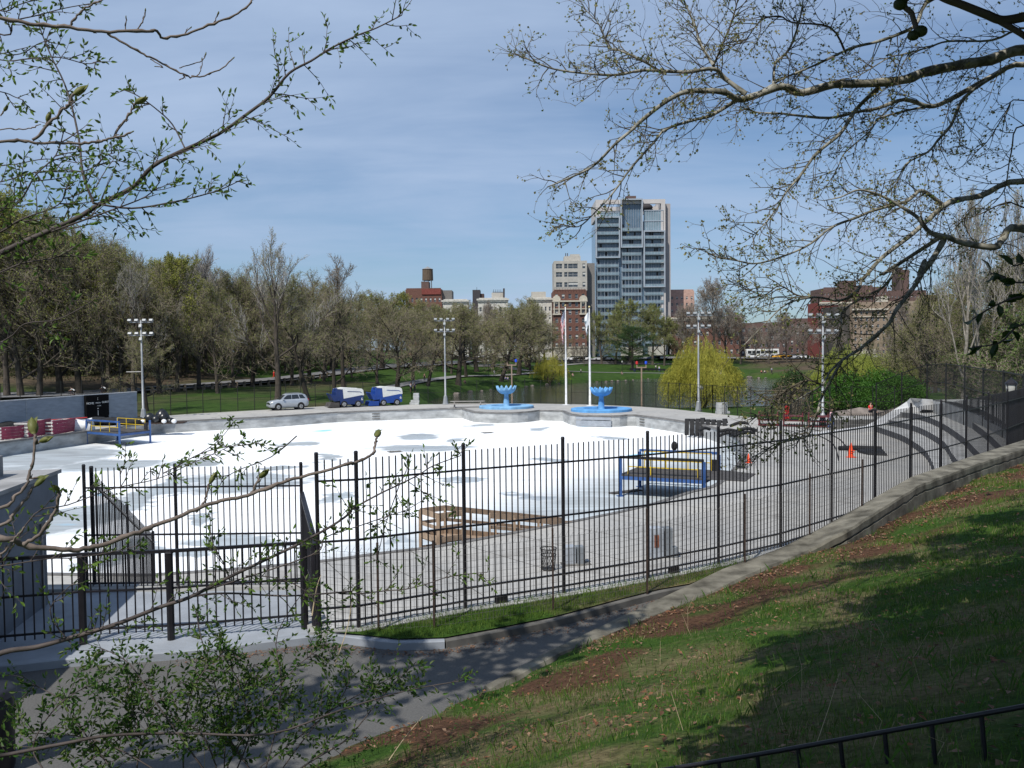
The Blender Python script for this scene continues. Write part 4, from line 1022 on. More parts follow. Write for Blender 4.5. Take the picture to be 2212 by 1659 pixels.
# ============================================================ cones, baskets, utility boxes
orange = M('cone_orange', (.85,.08,.02), .5, .08, 3)
def cone(x, y, h, label, stack=1):
    p = G(x, y, 0); f = thing('traffic_cone', label, 'traffic cone', tuple(p), 'orange cones on the deck')
    b = MB(); b.cbox(p, h*.5,h*.5,.04,.3); b.build('base', orange, f, bevel=.01)
    b = MB()
    b.lathe([(h*.19,.035),(h*.05,h*.95),(h*.035,h)], p, 16)
    for k in range(stack-1): b.lathe([(h*.2,.12+k*.12),(h*.17,.16+k*.12)], p+V(.03*(k+1),0,.18), 16)
    b.build('cone_body', orange, f, smooth=True)
cone(1838,988,.95,'taller orange traffic cone near the black tarpaulin',3); cone(1617,1000,.58,'shorter orange traffic cone beside the wire basket')
wb_m = M('basket_wire', (.03,.03,.03), .5, .2)
def basket(x, y, label, h=.75, r=.3):
    p = G(x, y, 0); f = thing('wire_basket', label, 'litter basket', tuple(p), 'wire litter baskets on the deck')
    b = MB(); N = 18
    for s in (1,-1):
        for j in range(N):
            a0 = 2*math.pi*j/N; pts = []
            for k in range(5): t = k/4; a = a0+s*t*1.2; rr = r*(.78+.22*t); pts.append(p+V(rr*math.cos(a), rr*math.sin(a), .05+h*t))
            b.tube(pts, .007, 3, False)
    b.build('mesh_body', wb_m, f)
    for z, rr, nm in ((h+.05,r*1.02,'rim'),(.04,r*.8,'base_ring'),(h*.75,r*.95,'hoop')):
        b = MB(); b.tube([p+V(rr*math.cos(t*math.pi/10), rr*math.sin(t*math.pi/10), z) for t in range(21)], .018, 6, False); b.build(nm, wb_m, f)
    b = MB(); b.lathe([(r*.78,.03),(r*.78,.05)], p, 16); b.build('floor_disc', wb_m, f)
basket(1185,1231,'wire litter basket on the near apron left of the utility boxes',.66,.26); basket(1600,1011,'wire litter basket by the shorter orange cone',.75,.33)
ub = M('utility_grey', (.36,.39,.43), .6, .2, 2); ubd = M('utility_dark', (.2,.22,.24), .6, .2, 2)
p = G(1240,1217,0); f = thing('utility_box', 'pair of short grey cabinets right of the near wire basket', 'cabinet', tuple(p))
b = MB(); b.cbox(p+V(-.15,0,0), .34,.4,.6,.2); b.build('cabinet_body', ub, f, bevel=.02); b = MB(); b.cbox(p+V(.2,.02,0), .26,.4,.58,.2); b.build('cabinet_side', ubd, f, bevel=.02)
b = MB(); b.cbox(p+V(.05,-.1,0), .95,.5,.03,.2); b.build('plinth', conc_d, f)
p = G(1424,1203,0); f = thing('utility_box', 'tall grey cabinet with a rusty panel behind the tall fence', 'cabinet', tuple(p))
b = MB(); b.cbox(p+V(-.12,0,0), .42,.45,1.03,.2); b.build('cabinet_body', ub, f, bevel=.02); b = MB(); b.cbox(p+V(.28,.02,0), .26,.4,1.02,.2); b.build('cabinet_side', ubd, f, bevel=.02)
b = MB(); b.cbox(p+V(-.12,-.235,.38), .16,.02,.42,.2); b.build('rusty_panel', M('rust_panel', (.2,.07,.04), .9, .4, 8), f); b = MB(); b.cbox(p+V(.5,0,0), .25,.3,.35,.2); b.build('low_box', ubd, f, bevel=.02)
# drain dark plate + black rolled mats
def roll(pts, r, parent, nm='mat_roll'): b = MB(); b.tube(smooth_path(pts, 4), r, 8); return b.build(nm, rubber, parent, smooth=True)
p = G(1515,916,0); f = thing('rubber_mats', 'black rubber mats draped over the rink wall corner', 'rubber mats', tuple(p)); rng = random.Random(4)
for k in range(8):
    q = p+V(-1.2+k*.42, .4+rng.uniform(-.1,.2)-k*.33, 0)
    b = MB(); a1_ = q+V(.35,1.2,.12); pts = [a1_, q+V(0,.2,.35+rng.uniform(0,.2)), q+V(-.15,-.45,-.2), q+V(-.2,-.6,-1.0)]
    pts = smooth_path(pts, 4); b.rings([[x+V(-.2,0,.0), x+V(.2,0,0), x+V(.2,.03,.09), x+V(-.2,.03,.09)] for x in pts]); b.build('mat', rubber, f)
p = G(1560,941,0); f = thing('rubber_mats', 'tangled pile of black rubber rolls on the deck by the rink corner', 'rubber mats', tuple(p))
for k in range(7):
    a = rng.uniform(-.6,.9); L = rng.uniform(1.2,2.4); q = p+V(rng.uniform(-1.4,1.8), rng.uniform(-1.6,2.2), .2+rng.uniform(0,.7)*(k>2))
    d = V(math.cos(a), math.sin(a), rng.uniform(-.1,.15)); roll([q-d*L/2, q+V(0,0,.15), q+d*L/2], .13, f)
p = G(1862,970,0); f = thing('black_tarpaulin', 'flat black tarpaulin and long roll on the deck by the tall cone', 'tarpaulin', tuple(p))
roll([G(1812,969,.12), G(1850,968,.14), G(1905,970,.12)], .18, f, 'long_roll')
tp_ = [(1850,974),(1905,972),(1918,985),(1895,984),(1875,983),(1855,978)]; b = MB(); pts = [G(x,y,0) for x,y in tp_]; cc = sum(pts, Vector())/6
b.rings([[p_+V(0,0,.01) for p_ in pts], [cc+(p_-cc)*.93+V(0,0,.12+.05*(i%2)) for i, p_ in enumerate(pts)], [cc+(p_-cc)*.5+V(0,0,.2+.05*((i+1)%2)) for i, p_ in enumerate(pts)]]); b.build('sheet', rubber, f)
p = G(1635,968,0)
for k, pl_ in enumerate((((1735,925),(1775,932),(1815,950),(1838,985)), ((1720,930),(1765,940),(1800,960),(1812,995)))):
    b = MB(); b.tube(smooth_path([G(x,y,.03) for x,y in pl_], 6), .04, 5); tag(b.build('hose', rubber, smooth=True), ('outer','inner')[k]+' black hose curving across the pale deck left of the tall cone', 'hose')
redm = M('red_rack_paint', (.11,.025,.028), .6, .2, 2)
p = G(1735,921,0); f = thing('red_rack', 'stacked dark red metal racks beside the right floodlight pole', 'rack', tuple(p))
for k in range(3):
    for s in range(3):
        b = MB(); q = p+V(-2.7+s*1.9, 1.2-s*1.0, .05+k*.42); b.cbox(q, 1.8,1.2,.09,-.35); b.cbox(q+V(-.8,.2,0), .1,1.0,.38,-.35); b.cbox(q+V(.75,-.2,0), .1,1.0,.38,-.35); b.build('rack_frame', redm, f)
p = G(1700,905,0); b = MB(); b.cbox(p, .3,.3,1.3,.1); b.cbox(p,.5,.5,.1); tag(b.build('red_bollard', M('red_bollard_paint', (.5,.03,.03), .6)), 'upright red marker standing at the left end of the racks', 'marker')
# ============================================================ vehicles
glassm = M('dark_vehicle_glass', (.015,.018,.02), .12, .1, spec=.8); tyre = M('tyre_rubber', (.015,.015,.016), .85, .2); rimm = M('alloy_rim', (.5,.5,.5), .35, .1, metal=.6)
def wheel(f, x, y, r, w_, side, rim=None):
    b = MB(); s = side
    b.lathe([(r*.55,-w_/2),(r*.92,-w_/2),(r,-w_*.3),(r,w_*.3),(r*.92,w_/2),(r*.55,w_/2)], V(x,y,r), 20, 'Y'); wl = b.build('wheel', tyre, f, smooth=False)
    b = MB(); o = y+s*(w_/2+.005)
    b.lathe([(r*.6,0),(r*.6,s*.02),(r*.15,s*.035)], V(x,o,r), 16, 'Y')
    b.build('rim', rim or rimm, wl)
    bb = MB()
    for k in range(5):
        a = k*2*math.pi/5; bb.bar(V(x+.1*r*math.cos(a),o+s*.03,r+.1*r*math.sin(a)), V(x+.56*r*math.cos(a),o+s*.03,r+.56*r*math.sin(a)), .06, .02)
    bb.build('spokes', tyre, wl)
def suv(paint, label, group=None, kind='suv'):
    "faces -x; length 4.7"
    f = thing('parked_car', label, 'car', (0,0,0), group)
    # body as cross sections along x: (x, z_low, z_belt, z_top, half width low, half width top)
    S = [(-2.35,.45,.72,.80,.72,.66),(-2.25,.32,.80,.92,.86,.80),(-1.95,.30,.86,1.00,.92,.86),(-1.2,.30,.95,1.10,.93,.86),(-.95,.30,.98,1.13,.93,.85),(.2,.30,1.0,1.15,.93,.85),(1.3,.30,1.02,1.17,.93,.85),(2.0,.34,1.04,1.18,.92,.83),(2.28,.42,1.02,1.15,.88,.78),(2.36,.52,.9,1.05,.8,.72)]
    b = MB(); b.rings([[V(x,-hw*.92,zl),V(x,-hw,zl+.15),V(x,-hw,zb),V(x,-ht,zt),V(x,ht,zt),V(x,hw,zb),V(x,hw,zl+.15),V(x,hw*.92,zl)] for x,zl,zb,zt,hw,ht in S]); b.build('body', paint, f, smooth=True)
    C = [(-1.15,1.08,.84,.82),(-.45,1.62,.70,.82),(-.2,1.70,.68,.82),(1.5,1.72,.68,.82),(1.95,1.62,.68,.80),(2.28,1.12,.75,.78)]
    b = MB(); b.rings([[V(x,-hb,1.08),V(x,-ht,z),V(x,0,z+.03),V(x,ht,z),V(x,hb,1.08)] for x,z,ht,hb in [(C[0][0],1.09,.8,.82)]+C[1:]]); b.build('cabin', paint, f, smooth=False)
    for s in (-1,1):
        for poly in ([(-.85,1.17),(-.28,1.58),(.22,1.62),(.22,1.17)],[(.3,1.17),(.3,1.62),(1.02,1.63),(1.2,1.2)],[(1.3,1.22),(1.15,1.62),(1.6,1.62),(1.98,1.2)]):
            b = MB(); vs = []
            for x, z in poly: vs.append(V(x, s*(.835-.13*(z-1.08)/.6+.012), z))
            b.poly(vs); b.poly([v-V(0,s*.02,0) for v in reversed(vs)]); b.build('side_window', glassm, f)
    b = MB(); b.poly([V(-1.14,-.72,1.13),V(-.5,-.6,1.61),V(-.5,.6,1.61),V(-1.14,.72,1.13)]); b.build('windscreen', glassm, f)
    b = MB(); b.obox((2.2,0,1.38),(.01,0,-.05),(0,.62,0),(.05,0,.17)); b.build('rear_window', glassm, f)
    b = MB(); b.box(-2.42,-2.3,-.7,.7,.42,.62); b.build('front_bumper', paint, f, bevel=.03)
    b = MB(); b.box(-2.38,-2.3,-.38,.38,.66,.84); b.build('grille', glassm, f)
    for s in (-1,1):
        b = MB(); b.box(-2.32,-2.08,s*.72-.16,s*.72+.16,.72,.86); b.build('headlight', lensm, f, bevel=.02)
        b = MB(); b.box(2.2,2.36,s*.78-.06,s*.78+.06,.85,1.15); b.build('tail_light', M('tail_red', (.35,.01,.01), .3), f)
        b = MB(); b.box(-.9,-.7,s*.98-.1,s*.98+.1,1.1,1.24); b.build('mirror', paint, f, bevel=.03)
        b = MB(); b.bar(V(-.1,s*.62,1.76),V(1.6,s*.62,1.77),.05); b.build('roof_rack', steel, f)
        wheel(f,-1.42,s*.84,.36,.24,s); wheel(f,1.36,s*.84,.36,.24,s)
        b = MB(); b.lathe([(.44,-.02),(.44,.02)], V(-1.42,s*.93,.37), 18, 'Y'); b.lathe([(.44,-.02),(.44,.02)], V(1.36,s*.93,.37), 18, 'Y'); b.build('wheel_arch', tyre, f)
        b = MB(); b.bar(V(-1.0,s*.95,.32),V(.95,s*.95,.32),.1,.06); b.build('running_board', steel, f)
    b = MB(); b.box(-2.2,2.2,-.8,.8,.25,.36); b.build('underbody', tyre, f)
    return f
def place(f, p, rz, s=1): f.location = p; f.rotation_euler = (0,0,rz); f.scale = (s,s,s)
silver = M('silver_car_paint', (.42,.45,.49), .28, .05, 2, metal=.35, spec=.6)
car = suv(silver, 'silver four-wheel-drive car parked on the deck beside the machines')
pc0, pc1 = G(592,887.5,0), G(643,884.5,0); place(car, (pc0+pc1)/2+V(0,.9,0), math.atan2((pc1-pc0).y,(pc1-pc0).x)*.75); car.scale = (1.0,1.0,1.13)
# ice resurfacers
zb = M('machine_blue', (.012,.055,.27), .4, .15, 2, spec=.5); zb2 = M('machine_dark_blue', (.01,.03,.13), .4, .15, 2, spec=.5); zw = M('machine_white', (.68,.69,.67), .4, .08, 2)
def resurfacer(label, bluem, cond_blue):
    f = thing('ice_resurfacer', label, 'ice resurfacer', (0,0,0), 'ice resurfacing machines')
    b = MB(); b.prism([(-.8,.42),(-.8,1.0),(-.15,1.12),(1.9,1.45),(2.1,1.42),(2.12,.5),(1.75,.42)], -.95,.95); b.build('chassis', bluem, f, bevel=.04)
    b = MB(); b.prism([(-.35,1.13),(-.45,2.32),(-.9,2.36),(-.2,2.45),(1.9,2.28),(2.1,2.12),(2.2,1.52),(.4,1.22)], -.93,.93); b.build('snow_tank', zw, f, bevel=.04)
    b = MB(); b.prism([(.1,2.05),(1.75,1.95),(1.95,1.8),(1.9,1.76),(1.72,1.88),(.1,1.98)], -.955,.955); b.build('tank_trim', bluem, f)
    b = MB(); b.prism([(-2.05,1.72),(-1.95,1.75),(-1.75,1.5),(-1.35,1.5),(-1.35,1.95),(-1.2,2.3),(-.8,2.36),(-.42,2.3),(-.38,.95),(-1.6,.85)], -.9,.9); b.build('operator_station', bluem, f, bevel=.04)
    b = MB(); b.box(-1.3,-.95,-.25,.25,1.9,2.42); b.build('seat', zb2, f, bevel=.05)
    b = MB(); b.prism([(-2.25,.12),(-2.05,.62),(-1.0,.66),(-1.0,.12)], -1.05,1.05); b.build('conditioner', bluem if cond_blue else plate, f, bevel=.03)
    b = MB(); b.bar(V(-1.6,-.7,.62),V(-1.0,-.7,1.0),.1); b.bar(V(-1.6,.7,.62),V(-1.0,.7,1.0),.1); b.build('lift_arm', plate, f)
    for s in (-1,1): wheel(f,-.35,s*.88,.42,.3,s); wheel(f,1.45,s*.88,.42,.3,s)
    text_part('6', .5, (1.95,-.975,1.0), (math.pi/2,0,0), wt, f, 'number', .01)
    return f
r1 = resurfacer('ice resurfacer with darker blue body and grey conditioner, next to the silver car', zb2, False)
r2 = resurfacer('ice resurfacer with brighter blue body and blue conditioner, on the right', zb, True)
for r_, xc, yb in ((r1, 742, 880.5), (r2, 827, 877.0)):
    p = G(xc, yb, 0); p2 = G(xc+40, yb-3.2, 0); place(r_, p+V(0,.9,0), math.atan2((p2-p).y,(p2-p).x)*.5)
# street vehicles
def street_car(paint, label):
    f = thing('street_car', label, 'car', (0,0,0), 'cars along the far street')
    b = MB(); b.prism([(-2.2,.3),(-2.25,.7),(-1.3,.9),(1.9,.92),(2.2,.85),(2.25,.35)], -.88,.88); b.build('body', paint, f, bevel=.06)
    b = MB(); b.prism([(-1.2,.9),(-.6,1.42),(1.0,1.44),(1.6,.92)], -.75,.75); b.build('windows', glassm, f, bevel=.05)
    b = MB(); b.prism([(-.62,1.41),(-.5,1.47),(.9,1.49),(1.03,1.43)], -.72,.72); b.build('roof', paint, f)
    for s in (-1,1):
        for x in (-1.4,1.35): b = MB(); b.lathe([(.32,-.1),(.32,.1)], V(x,s*.82,.32), 12, 'Y'); b.build('wheel', tyre, f)
    return f
SX = lambda x, y=318: (lambda q: V(q.x, q.y, Hf(q.x, q.y)+.27))(A(x, 770, y))
cols = [('white',(.7,.7,.7)),('dark grey',(.05,.05,.06)),('silver',(.45,.46,.48)),('blue',(.05,.08,.2)),('white',(.7,.7,.7)),('dark red',(.2,.02,.02))]
protoc = {}
names_at = [(1237,'white','white car parked nearest the left flagpole on the far street'),(1250,'dark grey','dark grey car parked just right of the left flagpole'),(1262,'white','white car parked between the two flagpoles on the street'),
 (1296,'silver','silver car parked right of the white flagpole on the street'),(1312,'white','white car parked behind the pale leaning tree trunk'),(1340,'silver','silver car on the far street left of the pine'),(1355,'dark grey','dark grey car on the far street behind the pine'),
 (1412,'blue','blue car parked right of the pine on the street'),(1425,'white','white car parked left of the big willow on the street'),(1000,'silver','silver car seen between dark trunks left of centre'),(1040,'white','white car seen between trunks under the white building')]
cm = {n: M('car_paint_'+n.replace(' ','_'), c, .35, .05, 2, spec=.6) for n, c in cols}
cm['yellow'] = M('car_paint_yellow', (.75,.38,.02), .35, .05, spec=.6)
def add_car(x, y, cn, label, rz=0):
    if cn not in protoc: protoc[cn] = o = street_car(cm[cn], label); o.location = SX(x, y); o.rotation_euler = (0,0,rz)
    else: o = dup(protoc[cn], SX(x, y), rz, label)
    o['label'] = label; return o
for x, cn, lb in names_at: add_car(x, 316, cn, lb)
for x, cn, lb in ((1683,'yellow','yellow taxi waiting on the left at the far crossing'),(1697,'yellow','yellow taxi on the right at the far crossing'),(1712,'silver','silver car right of the yellow taxis'),(1625,'white','white car behind the bus at the far crossing'),(1735,'white','white car parked left of the yellow-green tree top'),(1845,'silver','silver car in front of the tan building entrance'),(1862,'white','white car in front of the tan building, right of its entrance'),(1890,'white','white car parked below the tan building windows'),(1925,'silver','silver car parked further right under the tan building')):
    add_car(x, 325, cn, lb)
f = thing('bus', 'white city bus at the far crossing right of the big willow', 'bus', tuple(SX(1646,330))); p = Vector(f.location)
b = MB(); b.box(p.x-6,p.x+6,p.y-1.25,p.y+1.25,p.z+.35,p.z+3.1); b.build('body', zw, f, bevel=.15)
for k in range(7): b = MB(); b.box(p.x-5.6+k*1.6,p.x-4.2+k*1.6,p.y-1.28,p.y-1.2,p.z+1.4,p.z+2.5); b.build('window', glassm, f)
b = MB(); b.box(p.x-5.9,p.x+5.9,p.y-1.27,p.y-1.2,p.z+.7,p.z+.95); b.build('blue_stripe', cm['blue'], f)
for x in (-4,3.5): b = MB(); b.lathe([(.5,-.15),(.5,.15)], V(p.x+x,p.y-1.15,p.z+.5), 14, 'Y'); b.build('wheel', tyre, f)
# ============================================================ people
skin = M('skin', (.45,.27,.2), .6, .1, 4)
def skinned(name, J, E, mat, parent, sub=1):
    names = list(J); me = bpy.data.meshes.new(name); me.from_pydata([J[n][0] for n in names], [(names.index(a), names.index(c)) for a, c in E], [])
    o = bpy.data.objects.new(name, me); COL.objects.link(o); md = o.modifiers.new('skin', 'SKIN'); md.use_smooth_shade = True
    for i, n in enumerate(names):
        r = J[n][1]; r = (r, r) if isinstance(r, (int, float)) else r
        me.skin_vertices[0].data[i].radius = r; me.skin_vertices[0].data[i].use_root = (i == 0)
    if sub: s = o.modifiers.new('sub', 'SUBSURF'); s.levels = sub; s.render_levels = sub
    bpy.context.view_layer.update()
    nm = bpy.data.meshes.new_from_object(o.evaluated_get(bpy.context.evaluated_depsgraph_get())); o.modifiers.clear(); o.data = nm; bpy.data.meshes.remove(me)
    nm.materials.clear(); nm.materials.append(mat); nm.polygons.foreach_set('use_smooth', [True]*len(nm.polygons)); o.parent = parent; return o
def joints(pose):
    # local frame: faces -y, feet at z=0
    L = {'pelvis':(0,0,.93),'waist':(0,0,1.08),'chest':(0,0,1.32),'neck':(0,0,1.48),'chin':(0,-.01,1.56),'head':(0,-.01,1.66),'crown':(0,0,1.74),
     'shL':(.17,0,1.42),'elL':(.22,.02,1.14),'wrL':(.23,-.06,.90),'haL':(.23,-.08,.80),'hipL':(.09,0,.90),'knL':(.1,-.02,.50),'anL':(.1,.02,.09),'toL':(.1,-.13,.04)}
    for k in list(L):
        if k.endswith('L'): x, y, z = L[k]; L[k[:-1]+'R'] = (-x, y, z)
    def up(d): L.update(d)
    if pose == 'walk': up({'knL':(.1,-.16,.52),'anL':(.1,-.22,.12),'toL':(.1,-.35,.09),'knR':(-.1,.05,.5),'anR':(-.1,.28,.14),'toR':(-.1,.2,.04),'elL':(.22,.12,1.16),'wrL':(.22,.1,.93),'haL':(.22,.08,.85),'elR':(-.22,-.08,1.16),'wrR':(-.22,-.24,1.0),'haR':(-.22,-.31,.95)})
    if pose == 'run': up({'knL':(.1,-.3,.62),'anL':(.1,-.18,.25),'toL':(.1,-.3,.2),'knR':(-.1,.08,.5),'anR':(-.1,.42,.42),'toR':(-.1,.5,.33),'elL':(.26,.18,1.2),'wrL':(.2,-.02,1.12),'haL':(.18,-.08,1.14),'elR':(-.26,-.1,1.2),'wrR':(-.2,-.3,1.28),'haR':(-.18,-.36,1.32)})
    if pose == 'sit':
        dz = -.78
        for k in L: x, y, z = L[k]; L[k] = (x, y+.02, z+dz)
        up({'knL':(.14,-.4,.42),'anL':(.13,-.62,.07),'toL':(.13,-.75,.05),'knR':(-.14,-.42,.38),'anR':(-.12,-.7,.07),'toR':(-.12,-.82,.05),'wrL':(.2,-.3,.35),'haL':(.17,-.38,.4),'wrR':(-.2,-.28,.35),'haR':(-.17,-.36,.4)})
    if pose == 'cycle':
        up({'pelvis':(0,.25,1.0),'waist':(0,.12,1.12),'chest':(0,-.12,1.28),'neck':(0,-.26,1.36),'chin':(0,-.34,1.42),'head':(0,-.38,1.5),'crown':(0,-.36,1.58),'hipL':(.1,.25,.97),'hipR':(-.1,.25,.97),
         'knL':(.12,-.12,.85),'anL':(.12,0,.45),'toL':(.12,-.12,.38),'knR':(-.12,.0,.6),'anR':(-.12,.12,.25),'toR':(-.12,.0,.2),'shL':(.17,-.18,1.3),'shR':(-.17,-.18,1.3),'elL':(.22,-.36,1.12),'elR':(-.22,-.36,1.12),'wrL':(.22,-.55,1.02),'wrR':(-.22,-.55,1.02),'haL':(.22,-.62,1.0),'haR':(-.22,-.62,1.0)})
    return L
SPINE = [('pelvis','waist'),('waist','chest'),('chest','neck'),('neck','chin'),('chin','head'),('head','crown')]
def person(p, face, pose, shirt, trousers, label, group=None, hair=(.03,.02,.015), s=1.0):
    f = thing('person', label, 'person', tuple(p), group); f.rotation_euler = (0,0,face); f.scale = (s,s,s)
    L = joints(pose); WLOC[f.name] = Vector()
    rad = {'pelvis':(.12,.09),'waist':(.11,.08),'chest':(.14,.1),'neck':.05,'chin':(.055,.065),'head':(.078,.095),'crown':(.055,.06),'sh':.052,'el':.038,'wr':.028,'ha':(.035,.02),'hip':.082,'kn':.056,'an':.038,'to':.03}
    J = {k: (L[k], rad.get(k, rad.get(k[:-1]))) for k in L}
    E = SPINE+[(a+s_, c+s_) for s_ in 'LR' for a, c in (('sh','el'),('el','wr'),('wr','ha'),('hip','kn'),('kn','an'),('an','to'))]+[('chest','shL'),('chest','shR'),('pelvis','hipL'),('pelvis','hipR')]
    body = skinned('body', J, E, skin, f)
    def cloth(nm, ks, es, col, k=1.18, trim=None):
        JJ = {}
        for q in ks:
            pos = L[q]
            if trim and q in trim: a_, t_ = trim[q]; pos = tuple(Vector(L[a_]).lerp(Vector(L[q]), t_))
            r = J[q][1]; r = (r*k+.008) if isinstance(r, (int,float)) else (r[0]*k+.008, r[1]*k+.008); JJ[q] = (pos, r)
        return skinned(nm, JJ, es, col, f)
    cn = lambda c: M('cloth_%02d_%02d_%02d' % tuple(int(v*99) for v in c), c, .85, .1, 8)
    cloth('shirt', ['waist','pelvis','chest','shL','shR','elL','elR'], [('waist','pelvis'),('waist','chest'),('chest','shL'),('chest','shR'),('shL','elL'),('shR','elR')], cn(shirt), 1.16, {'elL':('shL',.8),'elR':('shR',.8),'pelvis':('waist',.75)})
    cloth('trousers', ['pelvis','hipL','hipR','knL','knR','anL','anR'], [('pelvis','hipL'),('pelvis','hipR'),('hipL','knL'),('hipR','knR'),('knL','anL'),('knR','anR')], cn(trousers), 1.14, {'anL':('knL',.93),'anR':('knR',.93)})
    h = Vector(L['head']); b = MB(); b.ball(h+V(0,.025,.035), .098, .105, .095, 10, 6); o = b.build('hair', cn(hair), f, smooth=True)
    b = MB(); b.ball(h+V(0,-.1,-.01), .014, .022, .02, 6, 4)
    for sx_ in (-1,1): b.ball(h+V(sx_*.085,0,-.01), .012, .02, .03, 6, 4)
    b.build('nose_and_ears', skin, f, smooth=True)
    b = MB()
    for sx_ in (-1,1):
        t_ = Vector(L['to'+('L' if sx_ > 0 else 'R')]); a_ = Vector(L['an'+('L' if sx_ > 0 else 'R')])
        b.tube([a_+V(0,.04,-.04), t_+V(0,-.03,0)], [.05,.042], 8)
    b.build('shoes', cn((.05,.05,.05)), f, smooth=True)
    return f
def GP(x, y): return GT(x, y)
white_c, dk, navy, redc, blu = (.75,.75,.75), (.02,.02,.025), (.02,.03,.09), (.7,.03,.03), (.1,.2,.5)
person(GP(592,819.5), 2.0, 'run', redc, redc, 'runner in red top and shorts on the grass beside the drive', hair=(.5,.4,.3))
def cyclist(x, Y, label):
    p = A(x, 800, Y); p.z = Hf(p.x, p.y)+.1; f = person(p, -math.pi/2-.15, 'cycle', white_c, dk, label)
    bk = thing('bicycle', 'road bicycle under the '+label.split(' on ')[0], 'bicycle', tuple(p)); bk.rotation_euler = (0,0,-math.pi/2-.15); WLOC[bk.name] = Vector()
    for y_ in (.5,-.52): b = MB(); b.tube([V(0, y_+.33*math.cos(t*math.pi/10), .34+.33*math.sin(t*math.pi/10)) for t in range(21)], .018, 5, False); b.build('wheel', tyre, bk)
    b = MB(); 
    for a_, c_ in (((0,.5,.34),(0,.0,.3)),((0,.0,.3),(0,.25,.9)),((0,.0,.3),(0,-.4,.85)),((0,.2,.8),(0,-.4,.85)),((0,-.4,.85),(0,-.52,.34)),((-.2,-.58,1.0),(.2,-.58,1.0)),((0,-.4,.85),(0,-.58,1.0))): b.bar(V(*a_), V(*c_), .03)
    b.box(-.06,.06,.15,.38,.9,.95); b.build('frame', redm, bk)
cyclist(157, 128, 'left cyclist in white jersey on the drive above the grey wall'); cyclist(224, 131, 'right cyclist in white jersey on the drive above the scoreboard')
person(GP(328*0+302,846)+V(-1,4,0), 1, 'walk', (.35,.35,.3), dk, 'dim figure in grey walking behind the left floodlight pole')
for x, y, pose, sh, tr, lb, fc in (
 (1255,809,'walk',white_c,dk,'person in white top and black trousers walking on the lawn right of the flagpole',1.2),
 (1417,800,'stand',white_c,navy,'left of two people in white tops standing under the pine shade edge',.3),(1424,802.5,'stand',white_c,blu,'right of two people in white tops, wearing blue shorts, right of the pine',-.3),
 (1068,814,'walk',white_c,(.3,.3,.3),'person in white walking the winding path left of a trunk',.5),(888,849,'stand',(.5,.55,.7),(.25,.1,.1),'left of two people standing on grass behind the mesh fence',.4),
 (896,847,'stand',(.1,.1,.2),dk,'right of two people standing on grass behind the mesh fence, in dark clothes',-.4),(917,824,'stand',dk,dk,'person in black standing at the path bend',.2),(905,806,'walk',(.1,.15,.15),dk,'person in dark clothes on the side of the path behind the black trunk',1),
 (1237+0,813,'sit',(.55,.35,.3),(.3,.2,.2),'sunbather sitting on the path side right of the left flagpole',.2),(1143,792,'sit',(.5,.3,.3),(.5,.4,.3),'person in pink lounging on the upper lawn',.4),
 (1092,821,'sit',(.2,.3,.6),navy,'left sitter of the blue-clothed group by the leaning trunk',.4),(1097,821.5,'sit',(.6,.6,.7),navy,'middle sitter of the group by the leaning trunk, in pale top',.1),(1104,820,'sit',(.1,.15,.4),dk,'right sitter of the group by the leaning trunk, in navy',-.4),
 (866,850,'sit',(.6,.6,.6),(.4,.3,.3),'person in white sitting on grass behind the second machine',.3),(1004,829,'sit',(.3,.15,.15),dk,'dark seated figure at the foot of a trunk near the floodlight',.3),
 (1343,809,'sit',(.1,.1,.1),(.3,.2,.2),'person in black sitting near the far shore right of the white flag',.3),
 (1667,807,'stand',(.3,.4,.6),dk,'person in blue standing on the far bank right of the willow',.3),(1645,806,'sit',(.7,.2,.15),dk,'person in red seated on the far bank bench',.3),(1652,806,'sit',(.7,.7,.7),dk,'person in white seated on the far bank bench',.3),
 (1920,803,'sit',white_c,navy,'picnicker in white on the right far lawn',.3),(1936,808,'sit',(.6,.2,.15),dk,'picnicker in red on the right far lawn',.6),(1952,803,'sit',(.6,.55,.5),dk,'picnicker in beige, rightmost on the far lawn',.1),(1971,797,'stand',(.4,.5,.7),dk,'person in pale blue standing beyond the picnickers',.1)):
    if lb.startswith('picnicker') or lb.startswith('person in pale blue'): p = GT(x, y, 150)
    else: p = GP(x, y)
    person(p, fc, pose, sh, tr, lb)
person(G(1810,932,0)+V(0,1.5,0), .8, 'walk', (.65,.4,.45), (.08,.12,.25), 'person in pink top and jeans walking behind the concrete ledge', s=1.05)
p = G(1946,893,1.2)+V(-.4,1.5,.35); person(V(p.x-1,p.y+1.5,p.z-.5), .4, 'sit', redc, dk, 'person in red beside the left slope of the bleachers')
